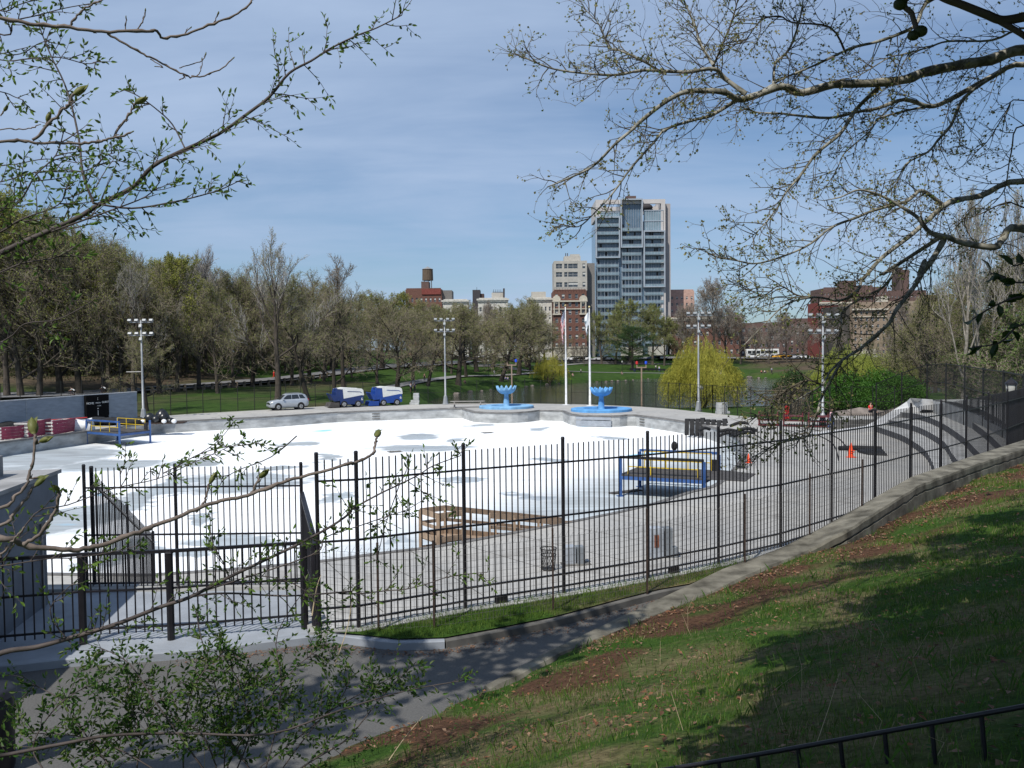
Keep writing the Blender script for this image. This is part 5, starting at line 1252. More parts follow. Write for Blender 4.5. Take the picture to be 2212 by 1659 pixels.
# bench row, guard rail
gr_p = [GT(x, y) for x, y in ((303,851),(420,843),(540,835),(640,825),(720,815))]
f = thing('guard_rail', 'low dark guard rail on stone posts along the park drive', 'railing', tuple(gr_p[0]))
pp = resample(gr_p, 24); stp = M('rail_post_stone', (.24,.19,.14), .9, .3)
for a in pp: a.z = Hf(a.x,a.y)
for a, c in zip(pp, pp[1:]): b = MB(); b.bar(a+V(0,0,.75), c+V(0,0,.75), .12, .28); b.build('rail', rubber, f)
for a in pp[1:]: b = MB(); b.cbox(a-V(0,0,.3), .4,.3,1.3); b.build('post', stp, f)
pp = [GT(x, y) for x, y in ((1366,802),(1400,802),(1440,804))]; 
for i, a in enumerate(resample(pp, 9)):
    a.z = Hf(a.x,a.y)
    if i == 0:
        b0 = thing('park_bench', 'park bench in the row on the far lawn near the willow', 'bench', tuple(a), 'row of benches on the far lawn'); WL = WLOC[b0.name]
        b = MB(); b.cbox(a+V(0,0,.42), 1.6,.45,.06); b.build('seat', iron, b0); b = MB(); b.cbox(a+V(0,.25,.5), 1.6,.06,.4); b.build('backrest', iron, b0)
        for s in (-.6,.6): b = MB(); b.cbox(a+V(s,0,0), .08,.4,.42); b.build('leg', iron, b0)
    else: dup(b0, a)
bins = [(660,821,'dark litter bin beside the drive behind the trees'),(1371,803,'dark litter bin at the left end of the bench row')]
for x, y, lb in bins:
    p = GT(x, y); f = thing('litter_bin', lb, 'bin', tuple(p)); b = MB(); b.lathe([(.35,0),(.42,1.0)], p, 12); b.build('body', M('bin_blue_black', (.02,.03,.06), .6), f); b = MB(); b.lathe([(.45,1.0),(.45,1.08)], p, 12); b.build('rim', iron, f)
# park lamps on the lawns
for x, y, lb in ((1428*0+1346-2,808,'slim black park lamp on the far lawn beside the pine'),(1055,812,'slim black park lamp on the middle lawn'),(1302,875,'small lamp standing at the lake side of the mesh fence')):
    p = GT(x, y) if y < 870 else V(*G(1432*0+1313,874,0))+V(12,1.2,-.4); f = thing('park_lamp', lb, 'lamp', tuple(p)); h = 3.2 if y < 870 else 2.0
    b = MB(); b.bar(p, p+V(0,0,h), .1); b.build('post', iron, f); b = MB(); b.lathe([(.08,0),(.22,.35),(.2,.5),(.05,.7)], p+V(0,0,h), 8); b.build('lantern', lampm, f)
# shore rocks
rock = M('shore_rock', (.2,.17,.15), .95, .4, 1, .5); rng = random.Random(7)
k = 0
RL = ['pale boulder on the shore by the grassy bank','flat shore rock beside the lake edge','grey shore rock at the waterline']
spots = [(985,852,1.6),(1015,847,1.5),(1040,845,1.0),(1060,842,.8),(1137,836,1.1),(1150,834,1.2),(1182,831,1.2),(1207,829,.9),(1400,818.5,.7),(1290,825,.8),(1310,824.5,.9),(1322,823.5,1.0),(1335,823,.9),(1352,822,.8),(1368,821,.7),(1620,816,2.0),(1640,817,1.2),(1690,816,1.6),(1655,817,.9)]
where = ['left end of the lake by the path','first grey stones right of the lake corner','stones below the leaning tree','small stone on the left bank','boulder left of the small willow','broad boulder left of the small willow','stone under the small willow','stone right of the small willow','stone below the bench row','stone right of the white flagpole','second stone right of the white flagpole','third stone right of the white flagpole','fourth stone right of the white flagpole','fifth stone right of the white flagpole','last stone before the paved landing','large boulder right of the big willow','smaller stone right of the largest boulder','boulder beside the dark bush','low stone between two boulders']
for (x, y, s), wl in zip(spots, where):
    p = G(x, y, WATER); b = MB(); s *= .42; c = p+V(0,.5,.15*s); rs = []
    for i in range(6):
        ph = math.pi*i/5; rs.append([c+V(max(math.sin(ph),.08)*s*(1+rng.uniform(-.3,.3))*math.cos(2*math.pi*j/8), max(math.sin(ph),.08)*s*.7*(1+rng.uniform(-.3,.3))*math.sin(2*math.pi*j/8), -math.cos(ph)*s*.45) for j in range(8)])
    b.rings(rs); tag(b.build('shore_rock', rock), 'pale rock: '+wl, 'rock', 'rocks along the lake shore')
p = A(1848,905,92); p.z = 0; b = MB(); rs = []
for i in range(9):
    q = p+V(-2+i*1.3,0,-.3); rs.append([q+V(0,-.7,0), q+V(0,-.5*rng.uniform(.8,1.2),.5*rng.uniform(.6,1.3)), q+V(0,.4,.8*rng.uniform(.6,1.3)), q+V(0,1,0)])
b.rings(rs); tag(b.build('rock_outcrop', rock), 'long pale rock outcrop at the foot of the green bush', 'rock')
# ============================================================ buildings on the far streets
wglass = M('window_glass', (.05,.06,.075), .1, .3, .3, spec=.7); wframe = M('window_frame', (.55,.55,.53), .6, .1)
def wall_grid(b, o, u, L, z0, z1, holes, depth=.25):
    "wall in plane o + u*s, facing -y side; holes = (s0,s1,za,zb)"
    us = sorted({0, L, *[h[0] for h in holes], *[h[1] for h in holes]}); zs = sorted({z0, z1, *[h[2] for h in holes], *[h[3] for h in holes]})
    nn = Vector((-u.y, u.x, 0)); P = lambda s, z, d=0: o+u*s+V(0,0,z)+nn*d
    hs = set()
    for h in holes:
        for i in range(len(us)-1):
            if us[i] >= h[0]-1e-6 and us[i+1] <= h[1]+1e-6:
                for j in range(len(zs)-1):
                    if zs[j] >= h[2]-1e-6 and zs[j+1] <= h[3]+1e-6: hs.add((i, j))
    for j in range(len(zs)-1):
        i = 0
        while i < len(us)-1:
            if (i, j) in hs: i += 1; continue
            k = i
            while k < len(us)-1 and (k, j) not in hs: k += 1
            b.poly([P(us[i],zs[j]), P(us[k],zs[j]), P(us[k],zs[j+1]), P(us[i],zs[j+1])]); i = k
    for a, c, e, g in holes:
        b.poly([P(a,e),P(a,g),P(a,g,depth),P(a,e,depth)]); b.poly([P(c,e),P(c,e,depth),P(c,g,depth),P(c,g)])
        b.poly([P(a,e),P(a,e,depth),P(c,e,depth),P(c,e)]); b.poly([P(a,g),P(c,g),P(c,g,depth),P(a,g,depth)])
def windows(f, o, u, holes, depth=.25, bars=(1,1), rng=None, maxn=100, blind=.3):
    rng = rng or random.Random(2); nn = Vector((-u.y, u.x, 0)); rz = math.atan2(u.y, u.x); cache = {}; rest = MB(); cnt = 0
    for a, c, e, g in holes:
        w_, h_ = round(c-a, 2), round(g-e, 2); bl = rng.random() < blind; key = (w_, h_, bl)
        if key not in cache:
            b = MB(); b.mat(0); b.poly([V(0,0,0),V(w_,0,0),V(w_,0,h_),V(0,0,h_)])
            if bl: b.mat(2); b.poly([V(.05,-.01,h_*.45),V(w_-.05,-.01,h_*.45),V(w_-.05,-.01,h_),V(.05,-.01,h_)])
            b.mat(1); t = .09
            for z in (0, h_): b.bar(V(0,-.03,z),V(w_,-.03,z),t)
            for x in (0, w_): b.bar(V(x,-.03,0),V(x,-.03,h_),t)
            nb = max(1, int(round(w_/1.5)))
            for k in range(1, nb): b.bar(V(w_*k/nb,-.03,0),V(w_*k/nb,-.03,h_),t*.8)
            b.bar(V(0,-.03,h_*.5),V(w_,-.03,h_*.5),t*.7)
            me = bpy.data.meshes.new('window'); me.from_pydata([tuple(v) for v in b.v], [], b.f)
            for m in (wglass, wframe, M('window_blind', (.5,.5,.48), .9, .1)): me.materials.append(m)
            me.polygons.foreach_set('material_index', b.m); cache[key] = me
        ob = bpy.data.objects.new('window', cache[key]); COL.objects.link(ob); ob.parent = f
        ob.location = o+u*a+V(0,0,e)+nn*(depth-.02)-WLOC[f.name]; ob.rotation_euler = (0,0,rz); cnt += 1
def building(name, label, x0, x1, yt, yb, Y, depth, mat, cols, rows, ww=.55, wh=.5, cat='building', zbase=3.2, cornice=None, side=None, skip=(), top_gap=.06, base=None, wx=None, parapet=None, first=.06):
    a, c = A(x0, yb, Y), A(x1, yb, Y); zt = A((x0+x1)/2, yt, Y).z; o = V(a.x,Y,0); L = c.x-a.x; u = V(1,0,0)
    f = thing(name, label, cat, (a.x,Y,zbase)); holes = []; H = zt-zbase; rh = H*(1-top_gap-first)/rows
    for r in range(rows):
        for k in range(cols):
            if (r, k) in skip: continue
            cw = L/cols; s = cw*(k+.5); w_ = cw*ww; h_ = rh*wh; z = zbase+H*first+rh*(r+.5)
            holes.append((s-w_/2, s+w_/2, z-h_/2, z+h_/2))
    b = MB(); wall_grid(b, o, u, L, zbase-1, zt, holes)
    b.poly([o+V(0,0,zbase-1), o+V(0,0,zt), o+V(0,depth,zt), o+V(0,depth,zbase-1)]); b.poly([o+V(L,0,zbase-1), o+V(L,depth,zbase-1), o+V(L,depth,zt), o+V(L,0,zt)])
    b.poly([o+V(0,.0,zt-.1), o+V(L,0,zt-.1), o+V(L,depth,zt-.1), o+V(0,depth,zt-.1)]); b.poly([o+V(0,depth,zbase-1), o+V(0,depth,zt), o+V(L,depth,zt), o+V(L,depth,zbase-1)])
    b.poly([o+V(0,.5,zbase), o+V(0,.5,zt-.1), o+V(L,.5,zt-.1), o+V(L,.5,zbase)])
    b.build('wall', mat, f); windows(f, o, u, holes, rng=random.Random(int(x0)))
    if cornice:
        b = MB(); b.box(o.x-.5, o.x+L+.5, Y-.7, Y-.0+.1, zt-.5, zt+.15); b.box(o.x-.25, o.x+L+.25, Y-.35, Y+.05, zt-1.1, zt-.5)
        for k in range(int(L/1.6)): b.box(o.x+.3+k*1.6, o.x+.6+k*1.6, Y-.55, Y-.35, zt-.95, zt-.5)
        b.build('cornice', cornice, f)
    b = MB(); b.box(o.x+.3, o.x+L-.3, Y+.3, Y+.6, zt-.1, zt+.5); b.build('parapet', mat, f)
    return f, o, L, zt, holes
brick_d = M('dark_red_brick', (.15,.075,.058), .9, .25, 2); brick_r = M('red_brick', (.2,.055,.045), .9, .25, 2); brick_b = M('brown_brick', (.13,.085,.075), .9, .2, 1.5)
beige = M('beige_brick', (.42,.40,.36), .9, .12, 1); lime = M('white_limestone', (.55,.53,.48), .9, .25, 1.5); tanb = M('tan_brick', (.27,.21,.155), .9, .2, 1.5); pinkb = M('pink_brick', (.50,.33,.27), .9, .2, 1)
darkb = M('dark_penthouse', (.06,.055,.06), .8, .2); trim = M('cream_trim', (.5,.46,.38), .85, .15, 2)
def addbox(f, x0, x1, y0, y1, Y, d, mat, name):
    a, c = A(x0, y1, Y), A(x1, y0, Y); b = MB(); b.box(a.x, c.x, Y+.0, Y+d, a.z, c.z); return b.build(name, mat, f)
# --- glass tower
Y = 335; f = thing('apartment_tower', 'tall glass and pale concrete apartment tower with balconies, highest building in view', 'building', tuple(V(A(1288,770,Y).x, Y, 3.2)))
gl_d = M('tower_glass', (.10,.155,.215), .12, .35, .25, spec=.8); gl_l = M('balcony_glass', (.20,.275,.32), .15, .2, .5, spec=.6); slabm = M('tower_slab', (.20,.25,.29), .7, .1); framew = M('tower_frame', (.52,.49,.475), .7, .08, .3); sidec = M('tower_side', (.36,.33,.32), .8, .1, .3)
mull = M('tower_mullion', (.34,.385,.44), .5, .1, 1)
X = lambda x: A(x, 600, Y).x
Zt = lambda y: A(1364, y, Y).z
xl, xr = X(1289), X(1438); z0 = 3.2; zt = Zt(430)
b = MB(); b.box(xl, xr+.0, Y+1.6, Y+20, z0-1, Zt(478)); b.box(X(1341), X(1388), Y+1.61, Y+14, Zt(478)+.01, Zt(432)); b.build('core', gl_d, f)
b = MB(); t_ = 1.5
b.box(xl-.1, xl+t_, Y+.8, Y+20, Zt(470), zt); b.box(xr-t_, xr+.1, Y+.8, Y+20, z0, zt); b.box(xl+t_, xr-t_, Y+.8, Y+20.1, zt-1.6, zt+.02) if False else b.box(xl+t_, xr-t_, Y+.8, Y+2.4, zt-1.6, zt-.01); b.box(xl+t_, xr-t_, Y+18, Y+20.0, zt-1.6, zt-.01)
b.build('roof_frame', framew, f)
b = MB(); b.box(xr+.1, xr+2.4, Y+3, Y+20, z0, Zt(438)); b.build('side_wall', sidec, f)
addbox(f, 1353,1374,423,434, Y+6, 5, brick_b, 'roof_bulkhead'); addbox(f, 1392,1425,446,460, Y+8, 5, framew, 'roof_equipment')
b = MB(); b.ball(V(X(1399), Y+7, Zt(442)), 3.2, 2, 1.6, 12, 6); b.build('roof_duct', darkb, f, smooth=True)
FL = 3.02; 
ztop_of = {0: Zt(468), 1: Zt(430), 2: Zt(499)}
bays = [(1287,1339), (1341,1388), (1390,1436)]
zs0 = Zt(468)
for k, (xa, xb) in enumerate(bays):
    A0, B0 = X(xa)+.3, X(xb)-.3; n = 0
    top = [Zt(468), Zt(430), Zt(499)][k]
    z = Zt([489,499,516][k]); zz = z
    protrude = [(Zt(690), Zt(555)), (Zt(625), Zt(533)), (Zt(770), Zt(620))][k]
    zbot = [Zt(555), Zt(533), Zt(619)][k]
    # frame of the projecting box
    b = MB()
    for xx in (A0-.25, B0+.0): b.box(xx, xx+.45, Y-.6, Y+1.6, zbot, top-.4)
    b.box(A0-.25, B0+.45, Y-.62, Y+1.6, top-.4, top+.1); b.box(A0-.25, B0+.45, Y-.62, Y+1.6, zbot-.35, zbot); b.build('bay_frame', mull, f)
    zc = z
    while zc > z0+4:
        inside = zc > zbot-.5
        y0_ = Y-.3 if inside else Y+.5
        b = MB(); b.box(A0+.2, B0, y0_, Y+1.6, zc-.1, zc+.1); b.build('balcony_slab', slabm, f)
        b = MB(); b.mat(0); b.box(A0+.25, B0-.05, y0_+.02, y0_+.07, zc+.2, zc+1.1); b.mat(1)
        nb = 6
        for j in range(nb+1): q = A0+.3+(B0-A0-.4)*j/nb; b.box(q-.05, q+.05, y0_-.02, y0_+.1, zc+.14, zc+(1.15 if inside else 2.8))
        b.box(A0+.2, B0, y0_-.03, y0_+.1, zc+1.08, zc+1.16); b.build('balustrade' if inside else 'glazing_grid', [gl_l, mull], f)
        zc -= FL
    b = MB(); rngt = random.Random(k)
    zc = z
    while zc > z0+4:
        for j in range(8):
            q = A0+.3+(B0-A0-.4)*j/8; 
            if rngt.random() < .18: b.box(q, q+(B0-A0)/8*.9, Y+1.52, Y+1.62, zc+.3, zc+2.7)
        zc -= FL
    b.build('dark_doorway', M('dark_interior', (.02,.02,.022), .3, .1), f); 
    b = MB()
    for j in range(9): q = A0+.3+(B0-A0-.4)*j/8; b.box(q-.05, q+.05, Y+1.45, Y+1.6, z0+3, top)
    b.build('mullion', mull, f)
for (xa, xb, ya, yb_, nm) in ((1293,1338,458,480,'penthouse_glazing'),(1392,1434,455,478,'penthouse_glazing'),(1392,1434,478,497,'penthouse_glazing')):
    b = MB(); b.mat(0); b.box(X(xa), X(xb), Y+.9, Y+1.4, Zt(yb_), Zt(ya)); b.mat(1)
    for j in range(9): q = X(xa)+(X(xb)-X(xa))*j/8; b.box(q-.08, q+.08, Y+.8, Y+.95, Zt(yb_), Zt(ya))
    b.box(X(xa)-.1, X(xb)+.1, Y+.7, Y+1.5, Zt(ya), Zt(ya)+.3); b.build(nm, [gl_l, mull], f)
b = MB(); b.box(X(1341), X(1388), Y+.4, Y+1.5, z0-1, z0+4); b.box(X(1400), X(1436), Y+.4, Y+1.5, z0-1, z0+4); b.build('entrance_wall', beige, f)
# --- prewar building beside it
f, o, L, zt, hs = building('apartment_building', 'dark red brick apartment house with cream beige upper storeys left of the glass tower', 1196, 1268, 628, 770, 330, 16, brick_d, 5, 7, .42, .55, top_gap=.02, first=.14)
zc = zt
b = MB(); b.box(o.x-.3, o.x+L+.3, 329.4, 330.1, zt-4.1, zt-3.6); b.box(o.x-.15, o.x+L+.15, 329.6, 330.1, zt-6.9, zt-6.6); b.box(o.x-.15, o.x+L+.15, 329.6, 330.1, 3.2+3.8, 3.2+4.3); b.build('stone_band', trim, f)
for t in (.1,.9):
    b = MB(); q = o.x+L*t; b.box(q-1.1,q-.7,329.5,330.1,zt-8.5,zt-3.6); b.box(q+.7,q+1.1,329.5,330.1,zt-8.5,zt-3.6); b.box(q-1.5,q+1.5,329.35,330.1,zt-8.9,zt-8.4)
    b.lathe([(1.5,-.35),(1.5,0)], V(q,330.05,zt-3.2), 16, 'Y'); b.build('stone_surround', trim, f)
b = MB(); b.box(o.x-.05, o.x+L+.05, 329.85, 330.1, 2.2, 3.2+3.8); b.build('stone_base', trim, f)
a0 = A(1197,628,330.6); a1 = A(1268,563,330.6); Lu = a1.x-a0.x; oo = V(a0.x,330.6,0); hz = []
for r, zy in enumerate((615,593,573+2)):
    zc = A(1230, zy-.5, 330.6).z
    for s0_, s1_ in ((.06,.25),(.31,.41),(.43,.72),(.86,.95)): hz.append((Lu*s0_, Lu*s1_, zc-.95, zc+.85))
b = MB(); wall_grid(b, oo, V(1,0,0), Lu, a0.z, a1.z, hz); b.box(oo.x, oo.x+Lu, 331.2, 345, a0.z, a1.z-.02)
b.poly([oo+V(0,0,a0.z),oo+V(0,0,a1.z),oo+V(0,.7,a1.z),oo+V(0,.7,a0.z)]); b.poly([oo+V(0,0,a1.z),oo+V(Lu,0,a1.z),oo+V(Lu,.7,a1.z),oo+V(0,.7,a1.z)])
b.build('upper_storeys', beige, f); windows(f, oo, V(1,0,0), hz, blind=.4)
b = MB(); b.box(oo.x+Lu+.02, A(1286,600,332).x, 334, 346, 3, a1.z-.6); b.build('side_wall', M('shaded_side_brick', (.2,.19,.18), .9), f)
addbox(f,1219,1254,553,564,333,6,beige,'roof_house'); addbox(f,1232,1252,549,556,334,4,beige,'roof_house')
b = MB(); 
for xx in (1222,1226): b.bar(A(xx,556,334), A(xx,547,334), .3)
b.build('chimney_pipe', darkb, f)
b = MB(); b.bar(A(1197,622,329.6), A(1262,622,329.6), .12); 
for k in range(12): q = A(1197+k*5.9,622,329.6); b.bar(q, q-V(0,0,1), .08)
b.build('terrace_railing', darkb, f)
# --- white limestone blocks
f, o, L, zt, _ = building('apartment_building', 'white limestone apartment house with six top windows behind the middle trees', 1034, 1098, 646, 770, 338, 14, lime, 6, 6, .45, .5, cornice=lime, top_gap=.1)
addbox(f,1062,1087,632,646,344,6,beige,'roof_house'); b = MB()
for k in range(5): q = A(1066+k*4,632,344); b.bar(q, q+V(0,0,1.2), .15)
b.bar(A(1064,631,344), A(1088,631,344), .2); b.bar(A(1088.5,644,343), A(1088.5,623,343), .7); b.build('roof_stacks', darkb, f)
f, o, L, zt, _ = building('apartment_building', 'white limestone apartment house adjoining the dark red brick one', 1140, 1193, 645, 770, 336, 14, lime, 6, 6, .42, .5, cornice=lime, top_gap=.1)
addbox(f,1148,1179,630,645,342,5,beige,'roof_house')
building('apartment_building', 'white limestone apartment house left of the dark penthouse block', 958, 1012, 649, 770, 340, 14, lime, 6, 6, .42, .5, cornice=lime, top_gap=.1)
f = thing('tower_block', 'small dark brown rooftop block standing behind the white houses', 'building', tuple(V(A(1021,650,370).x,370,3.2)))
b = MB(); a = A(1021,660,370); c = A(1037,626,370); b.box(a.x,c.x,370,378,3.2,c.z); b.build('high_part', darkb, f); b = MB(); c2 = A(1045,634,370); b.box(c.x+.01,c2.x,371,378,3.2,c2.z); b.build('low_part', M('dark_brown_wall', (.09,.06,.055), .9), f); b = MB(); b.bar(A(1030,626,372), A(1030,620,372), .15); b.build('aerial', darkb, f)
# --- brick building with water tank
f, o, L, zt, _ = building('apartment_building', 'red brown brick building carrying a wooden water tank', 878, 956, 625, 770, 345, 18, brick_d, 8, 7, .4, .5, top_gap=.09)
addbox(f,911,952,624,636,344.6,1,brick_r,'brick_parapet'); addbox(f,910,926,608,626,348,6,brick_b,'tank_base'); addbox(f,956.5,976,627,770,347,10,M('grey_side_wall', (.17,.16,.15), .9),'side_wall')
p = A(924,606,350); b = MB(); b.lathe([(2.1,0),(2.15,.2),(2.05,4.4)], V(p.x,350,p.z), 16); b.build('water_tank', M('tank_wood', (.12,.09,.065), .95, .3, 8, stretch=(1,1,.1)), f); b = MB(); b.lathe([(2.25,4.4),(.3,5.3),(.2,5.5)], V(p.x,350,p.z), 16); b.build('tank_roof', M('tank_roof', (.25,.25,.25), .7), f)
b = MB()
for s in (-1,1):
    for t in (-1,1): b.bar(V(p.x+s*1.4,350+t*1.4,p.z-3), V(p.x+s*1.4,350+t*1.4,p.z), .2)
b.bar(V(p.x-1.6,348.4,p.z-1), V(p.x+1.6,348.4,p.z-.1), .12); b.build('tank_stand', steel, f)
# --- right hand buildings
building('apartment_building', 'pale pink brick building just right of the glass tower', 1447, 1500, 628, 770, 350, 14, pinkb, 5, 9, .4, .45)
building('apartment_building', 'lower dark brown brick house between the pink building and willow', 1443, 1600, 686, 775, 338, 14, brick_d, 12, 4, .4, .5, cornice=trim, zbase=2.5)
building('apartment_building', 'brownish red brick house far behind the big willow top', 1600, 1700, 700, 775, 345, 14, brick_b, 8, 4, .45, .5, zbase=2)
f, o, L, zt, _ = building('apartment_building', 'bright red brick row house with pale lintels left of the tan building', 1770, 1836, 653, 778, 350, 14, brick_r, 5, 6, .42, .55, cornice=trim, zbase=2)
f, o, L, zt, _ = building('apartment_building', 'tan brick apartment building with cream cornice band at right', 1842, 1915, 655, 778, 335, 30, tanb, 6, 7, .38, .5, zbase=2, top_gap=.12)
b = MB(); b.box(o.x-.4,o.x+L+.4,334.3,335.1,zt-2.6,zt-2.0); b.box(o.x-.2,o.x+L+.2,334.6,335.1,zt-5.2,zt-4.9); b.box(o.x+3,o.x+9,334.2,335.05,2,5.5); b.build('cornice_band', trim, f)
addbox(f,1893,1906,651,657,340,4,white,'roof_unit'); addbox(f,1903,1918,640,652,345,5,trim,'roof_house')
b = MB(); b.box(o.x-6, o.x-.05, 338, 365, 2, zt-1.0); b.build('shaded_wing', M('shaded_wing_brick', (.07,.065,.06), .9), f)  # the wing's shade is put into its dark brick colour
f, o, L, zt, _ = building('apartment_building', 'second tan brick building partly hidden by the right trees', 1917, 1990, 653, 778, 342, 25, tanb, 6, 7, .4, .5, zbase=2, top_gap=.12); addbox(f,1925,1990,652,658,342.2,3,trim,'cornice_band')
f, o, L, zt, _ = building('apartment_building', 'third tan brick building, furthest right behind bare pale trunks', 1994, 2075, 655, 778, 345, 25, M('tan_brick_b', (.24,.2,.14), .9, .2), 6, 7, .4, .5, zbase=2, top_gap=.12)
# housing slab with block tower
f, o, L, zt, _ = building('housing_block', 'long dark brown brick housing slab on the skyline at right', 1778, 1915, 622, 775, 460, 20, brick_b, 19, 5, .32, .4, zbase=2, first=.55, top_gap=.05)
addbox(f,1823,1850,606,624,463,10,brick_b,'lift_house')
addbox(f,1854,1885,616,640,459,4,brick_b,'projecting_wing')
f, o, L, zt, _ = building('housing_block', 'stepped brown brick housing slab right of the block tower', 1916, 2000, 629, 775, 465, 20, brick_b, 12, 5, .32, .4, zbase=2, first=.55, top_gap=.05)
addbox(f,2000.5,2045,636,775,466,15,M('brown_brick_low', (.14,.09,.07), .9),'low_wing')
f = thing('tower_block', 'windowless brown brick tower rising highest above the housing slab', 'building', (A(1945,600,475).x,475,2))
b = MB(); a = A(1943.5,620,475); c = A(1966,582,475); b.box(a.x,(a.x+c.x)/2-1.2,475,485,2,c.z+1.2); b.build('stair_shaft', M('dark_brick_shaft', (.11,.08,.07), .9), f); b = MB(); b.box((a.x+c.x)/2-1.19,c.x,476,486,2,c.z); b.build('shaft', brick_b, f)
# pale distant street blocks seen through branches at 1600..1760
for x0, x1, yt, Yd, mt, lb in ((1612,1650,712,420,lime,'distant pale building at the end of the avenue, left part'),(1655,1700,735,430,beige,'distant pale low building at the avenue end, right part'),(1705,1765,690,400,brick_b,'distant brown building left of the red row house')):
    building('distant_building', lb, x0, x1, yt, 778, Yd, 12, mt, 5, 4, .4, .5, zbase=2)
# boundary wall of the park along the street
b = MB(); q0, q1 = V(-120,306,0), V(30,306,0); pts = [V(-150+k*6, 305, 0) for k in range(34)]
for p in pts: p.z = Hf(p.x,p.y)
b.rings([[p+V(0,0,-.5), p+V(0,0,1.0), p+V(0,.5,1.0), p+V(0,.5,-.5)] for p in pts]); tag(b.build('park_wall', M('park_wall_stone', (.09,.085,.08), .95, .4, 1)), 'low dark stone wall between the park lawn and the far street', 'wall')
# ============================================================ trees
def rvec(r): return Vector((r.gauss(0,1), r.gauss(0,1), r.gauss(0,1))).normalized()
def grow_tree(seed, H=20, trunk=.3, r0=.35, limbs=9, spread=.9, up=.25, sub=(7,7,6), lens=(.45,.45,.5,.5), leaf=None, wob=.15, twig_r=.017, droop=0, lean=(0,0), limb_start=None, narrow=1.0):
    r = random.Random(seed); T = MB(); C = MB(); tips = []
    def br(p, d, L, r_, n, w, up_):
        pts = [p.copy()]; d = d.normalized()
        for i in range(n):
            d = (d+rvec(r)*w+Vector((0,0,up_))).normalized(); p = p+d*(L/n); pts.append(p.copy())
        return pts
    ls = limb_start or trunk
    tr = [Vector((0,0,-.4))]; n = 8; d = Vector((lean[0],lean[1],1)).normalized(); p = Vector((0,0,0)); tr.append(p.copy())
    for i in range(n):
        d = (d+rvec(r)*.07+Vector((0,0,.05))).normalized(); p = p+d*(H*.72/n); tr.append(p.copy())
    rad = [r0*1.35, r0*1.1]+[r0*(1-.8*((i+1)/n)**.9) for i in range(n)]
    T.tube(tr, rad, 8)
    def at(pts, t): k = t*(len(pts)-1); i = min(int(k), len(pts)-2); return pts[i].lerp(pts[i+1], k-i), (pts[i+1]-pts[i]).normalized()
    ga = r.random()*6
    for i in range(limbs):
        t = ls+(1-ls)*(i/(limbs-1))**.85; t = min(t, .995); q, dd = at(tr, t*.9+.1); ga += 2.4+r.uniform(-.4,.4)
        side = Vector((math.cos(ga), math.sin(ga), 0)); el = spread*(1.15-.75*t)
        d = (side*el*narrow+Vector((0,0,1))*(.35+.75*t)).normalized(); L1 = H*lens[0]*(1.1-.55*t)*r.uniform(.8,1.15)
        lp = br(q, d, L1, 0, 6, wob, up*.35); rr = r0*(.48-.28*t); T.tube(lp, [rr*(1-.8*j/6) for j in range(7)], 5)
        for a in range(sub[0]):
            t1 = .25+.75*(a+r.random())/sub[0]; q1, d1 = at(lp, min(t1,.99)); d2 = (d1*.8+rvec(r)*.75+Vector((0,0,up))).normalized()
            L2 = L1*lens[1]*(1.15-.5*t1)*r.uniform(.8,1.2); sp_ = br(q1, d2, L2, 0, 4, wob*1.2, up*.3-droop*.4); r2 = max(rr*.4*(1-.5*t1), twig_r*1.8)
            T.tube(sp_, [r2, r2*.85, r2*.65, r2*.5, r2*.3], 4, False)
            for c_ in range(sub[1]):
                t2 = .2+.8*(c_+r.random())/sub[1]; q2, d3 = at(sp_, min(t2,.99)); d4 = (d3*.7+rvec(r)*.7+Vector((0,0,up*.8-droop))).normalized()
                L3 = L2*lens[2]*r.uniform(.7,1.2); tp = br(q2, d4, L3, 0, 3, wob*1.3, up*.25-droop*.8)
                C.mat(0).tube(tp, [twig_r*1.5, twig_r*1.2, twig_r, twig_r*.6], 3, False)
                for e_ in range(sub[2]):
                    t3 = .15+.85*(e_+r.random())/sub[2]; q3, d5 = at(tp, min(t3,.99)); d6 = (d5*.7+rvec(r)*.8+Vector((0,0,up*.7-droop*1.5))).normalized()
                    L4 = L3*lens[3]*r.uniform(.6,1.2)*(1+droop*2); tw = br(q3, d6, L4, 0, 2, wob*1.2, up*.2-droop*1.6)
                    C.mat(0).tube(tw, [twig_r, twig_r*.75, twig_r*.4], 3, False); tips.append(tw)
    if leaf:
        nper, sz, asp = leaf; C.mat(1)
        for tw in tips:
            for k in range(nper):
                if r.random() > (nper if nper < 1 else 1): continue
                q, dd = at(tw, r.uniform(.2,.999)); q = q+rvec(r)*sz*.7; a = rvec(r)*sz*.5; b_ = rvec(r).cross(a).normalized()*sz*.5*asp
                C.add([q-a, q-b_*.8, q+a, q+b_], [(0,1,2,3)])
    return T, C
leaf_y = leafmat('young_yellow_green_leaves', (.18,.21,.06), (.30,.33,.10)); leaf_o = leafmat('olive_buds', (.17,.19,.05), (.29,.31,.085)); leaf_g = leafmat('fresh_green_leaves', (.07,.11,.025), (.13,.18,.05)); leaf_b = leafmat('brown_buds', (.20,.15,.10), (.28,.22,.15))
leaf_w = leafmat('willow_leaves', (.25,.25,.04), (.48,.45,.08), 1.2); leaf_p = leafmat('pine_needles', (.016,.042,.010), (.038,.075,.018), trans=.1); leaf_d = leafmat('bush_leaves', (.03,.095,.010), (.07,.165,.02)); leaf_yg = leafmat('lime_leaves', (.20,.22,.04), (.32,.33,.07))
twig_g = M('grey_twig', (.31,.285,.265), .95, .3, 2); twig_b = M('brown_twig', (.235,.195,.15), .95, .3, 2); bark_d = M('dark_bark', (.045,.038,.03), .95, .4, 5, .4, stretch=(1,1,.3)); bark_l = M('pale_bark', (.22,.2,.17), .95, .45, 3, .3)
